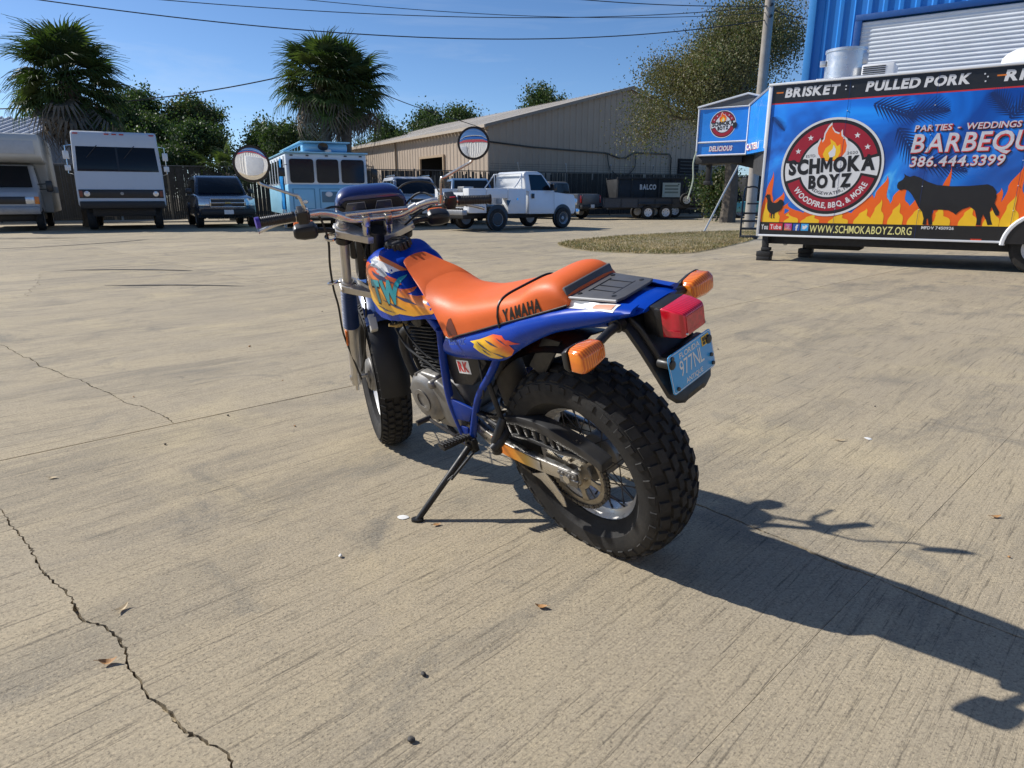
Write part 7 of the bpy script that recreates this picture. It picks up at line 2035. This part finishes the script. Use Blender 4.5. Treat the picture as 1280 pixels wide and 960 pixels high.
# ------------------------------------------------------------------ grass island
ISL = [(1.08, 16.12), (1.35, 14.6), (1.95, 13.80), (3.31, 13.42), (4.35, 14.6), (5.2, 16.0), (6.19, 17.61), (7.2, 20.0), (7.92, 22.4), (6.4, 21.9), (4.59, 20.66), (2.9, 19.2), (1.6, 17.5)]
SOIL = mat('dry_soil_thatch', (.27, .215, .120), .95, var=.35, vs=1.5, bump=.8, bs=25, dirt=.85, dcol=(.13, .14, .055), dscale=.9)
ir = spline([V(x, y, 0) for x, y in ISL], 4, True); cen = sum(ir, Vector()) / len(ir)
m = MB(); rings = []
for k, z in ((1.0, .0), (.985, .012), (.93, .022), (.7, .03), (.4, .035), (.05, .04)):
    rings.append([cen + (p - cen) * k + V(0, 0, z) for p in ir])
m.loft(rings, caps=False); isl = tag(m.build('grass_island', SOIL, smooth=60), 'oval island of dry ground in the concrete', kind='structure')
gr_ = random.Random(77); from_poly = [(p.x, p.y) for p in ir]
def inside(x, y, P):
    c = False; j = len(P) - 1
    for i in range(len(P)):
        if (P[i][1] > y) != (P[j][1] > y) and x < (P[j][0] - P[i][0]) * (y - P[i][1]) / (P[j][1] - P[i][1]) + P[i][0]: c = not c
        j = i
    return c
gm = [MB(), MB()]
cnt = 0
while cnt < 26000:
    x, y = gr_.uniform(1, 8), gr_.uniform(13.3, 22.6)
    if not inside(x, y, from_poly): continue
    cnt += 1; h_ = gr_.uniform(.02, .055) * (1.6 if gr_.random() < .04 else 1); a_ = gr_.uniform(0, 6.28); w = .010
    g_ = gm[0 if gr_.random() < .70 + .18 * math.sin(x * 2.1 + y * 1.3) else 1]; dx, dy = math.cos(a_), math.sin(a_); b = V(x, y, .02)
    g_.add([b - V(dx, dy, 0) * w, b + V(dx, dy, 0) * w, b + V(gr_.gauss(0, .03), gr_.gauss(0, .03), h_)], [(0, 1, 2)])
for q, mt, lab in ((gm[0], leaf_mat('dry_grass', (.37, .275, .140), .4, 1.2, .12), 'dry straw coloured grass on the island'), (gm[1], leaf_mat('green_grass', (.135, .140, .050), .4, 1.2, .15), 'sparse green grass on the island')):
    tag(q.build('grass', mt, smooth=None, fixn=False), lab, 'grass', kind='stuff')

# ------------------------------------------------------------------ black metal steps by the pole and dark ground strips
stp = empty('metal_steps', (6.35, 18.45, 0), R(-20), 'black tubular steps with looped handrail standing on the grass edge', 'steps')
m = MB()
for y in (-.28, .28): m.tube(spline([V(.25, y, .08), V(.25, y, 1.1), V(.15, y, 1.32), V(-.05, y, 1.34), V(-.18, y, 1.2), V(-.18, y, .08)], 5), .018, 6)
m.build('handrail', STEELB, stp)
for i, z in enumerate((.22, .42, .62)): boxpart('step', (.03 - .0 * i, 0, z + .05), (.38, .56, .04), STEELB, stp, .005)
boxpart('base', (.03, 0, .05), (.46, .62, .06), STEELB, stp, .005); boxpart('platform', (.10, 0, .92), (.34, .60, .04), STEELB, stp, .005)
STRIPBLACK = mat('ground_black', (.02, .02, .02), .8, var=.2)
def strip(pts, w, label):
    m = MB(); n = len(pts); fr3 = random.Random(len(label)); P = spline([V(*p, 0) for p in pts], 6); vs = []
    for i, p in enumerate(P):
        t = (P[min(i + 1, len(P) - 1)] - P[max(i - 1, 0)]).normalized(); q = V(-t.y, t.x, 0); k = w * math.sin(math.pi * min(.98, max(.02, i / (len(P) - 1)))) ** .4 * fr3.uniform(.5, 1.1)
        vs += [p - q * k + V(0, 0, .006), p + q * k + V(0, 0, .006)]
    m.add(vs, [(2 * i, 2 * i + 1, 2 * i + 3, 2 * i + 2) for i in range(len(P) - 1)]); tag(m.build('ground_strip', STRIPBLACK, smooth=None), label, kind='structure')
strip([(-16.5, 18.3), (-13.9, 18.7), (-12.1, 19.05)], .14, 'black tar strip before the motorhome')  # flat black strip laid over the concrete
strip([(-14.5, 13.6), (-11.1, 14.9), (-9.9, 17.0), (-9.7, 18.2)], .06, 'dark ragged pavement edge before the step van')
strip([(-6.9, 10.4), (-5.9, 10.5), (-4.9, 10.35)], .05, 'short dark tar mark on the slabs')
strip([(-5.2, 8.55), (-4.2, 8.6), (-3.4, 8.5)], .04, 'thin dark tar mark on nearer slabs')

# ------------------------------------------------------------------ out-of-view workshop added to warm the shadows; the round mirrors reflect it
ws = empty('added_workshop', (2.0, -5.2, 0), math.pi, 'white walled workshop with red band and blue fascia, added out of view to warm shadows, reflected in the round mirrors', 'building')
WSW = mat('workshop_white', (.74, .71, .65), .6, var=.05, vs=.5, dirt=.15, dcol=(.5, .46, .4), dscale=.7)
sheet_wall((-17, 0), (17, 0), 0, lambda t: 4.6, (0, -1), .40, .03, 'workshop_wall', ws, WSW)
m = MB(); m.box((0, -.05, 4.45), (34, .12, .5)); m.build('fascia', mat('workshop_blue', (.02, .14, .48), .45, var=.06), ws, bevel=.01)
m = MB(); m.box((0, -.045, 3.9), (34, .06, .35)); m.build('red_band', mat('workshop_red', (.50, .06, .08), .5, var=.06), ws)
m = MB(); m.box((0, 4.1, 4.78), (34.4, 8.6, .14)); m.build('roof', mat('workshop_roof', (.45, .45, .44), .5, var=.06), ws)
m = MB(); m.box((0, 4.1, 2.3), (33.8, 7.9, 4.58)); m.build('workshop_core', WSW, ws)
for x in (-9, -1.5, 6):
    m = MB(); m.box((x, -.06, 1.5), (3.2, .06, 3.0)); d_ = m.build('roll_door', mat('workshop_door', (.62, .63, .63), .5, var=.06, vs=1), ws, bevel=.01)
    m = MB()
    for k in range(20): m.box((x, -.096, .12 + k * .145), (3.1, .014, .03))
    m.build('door_rib', mat('workshop_door', (0, 0, 0)), d_)
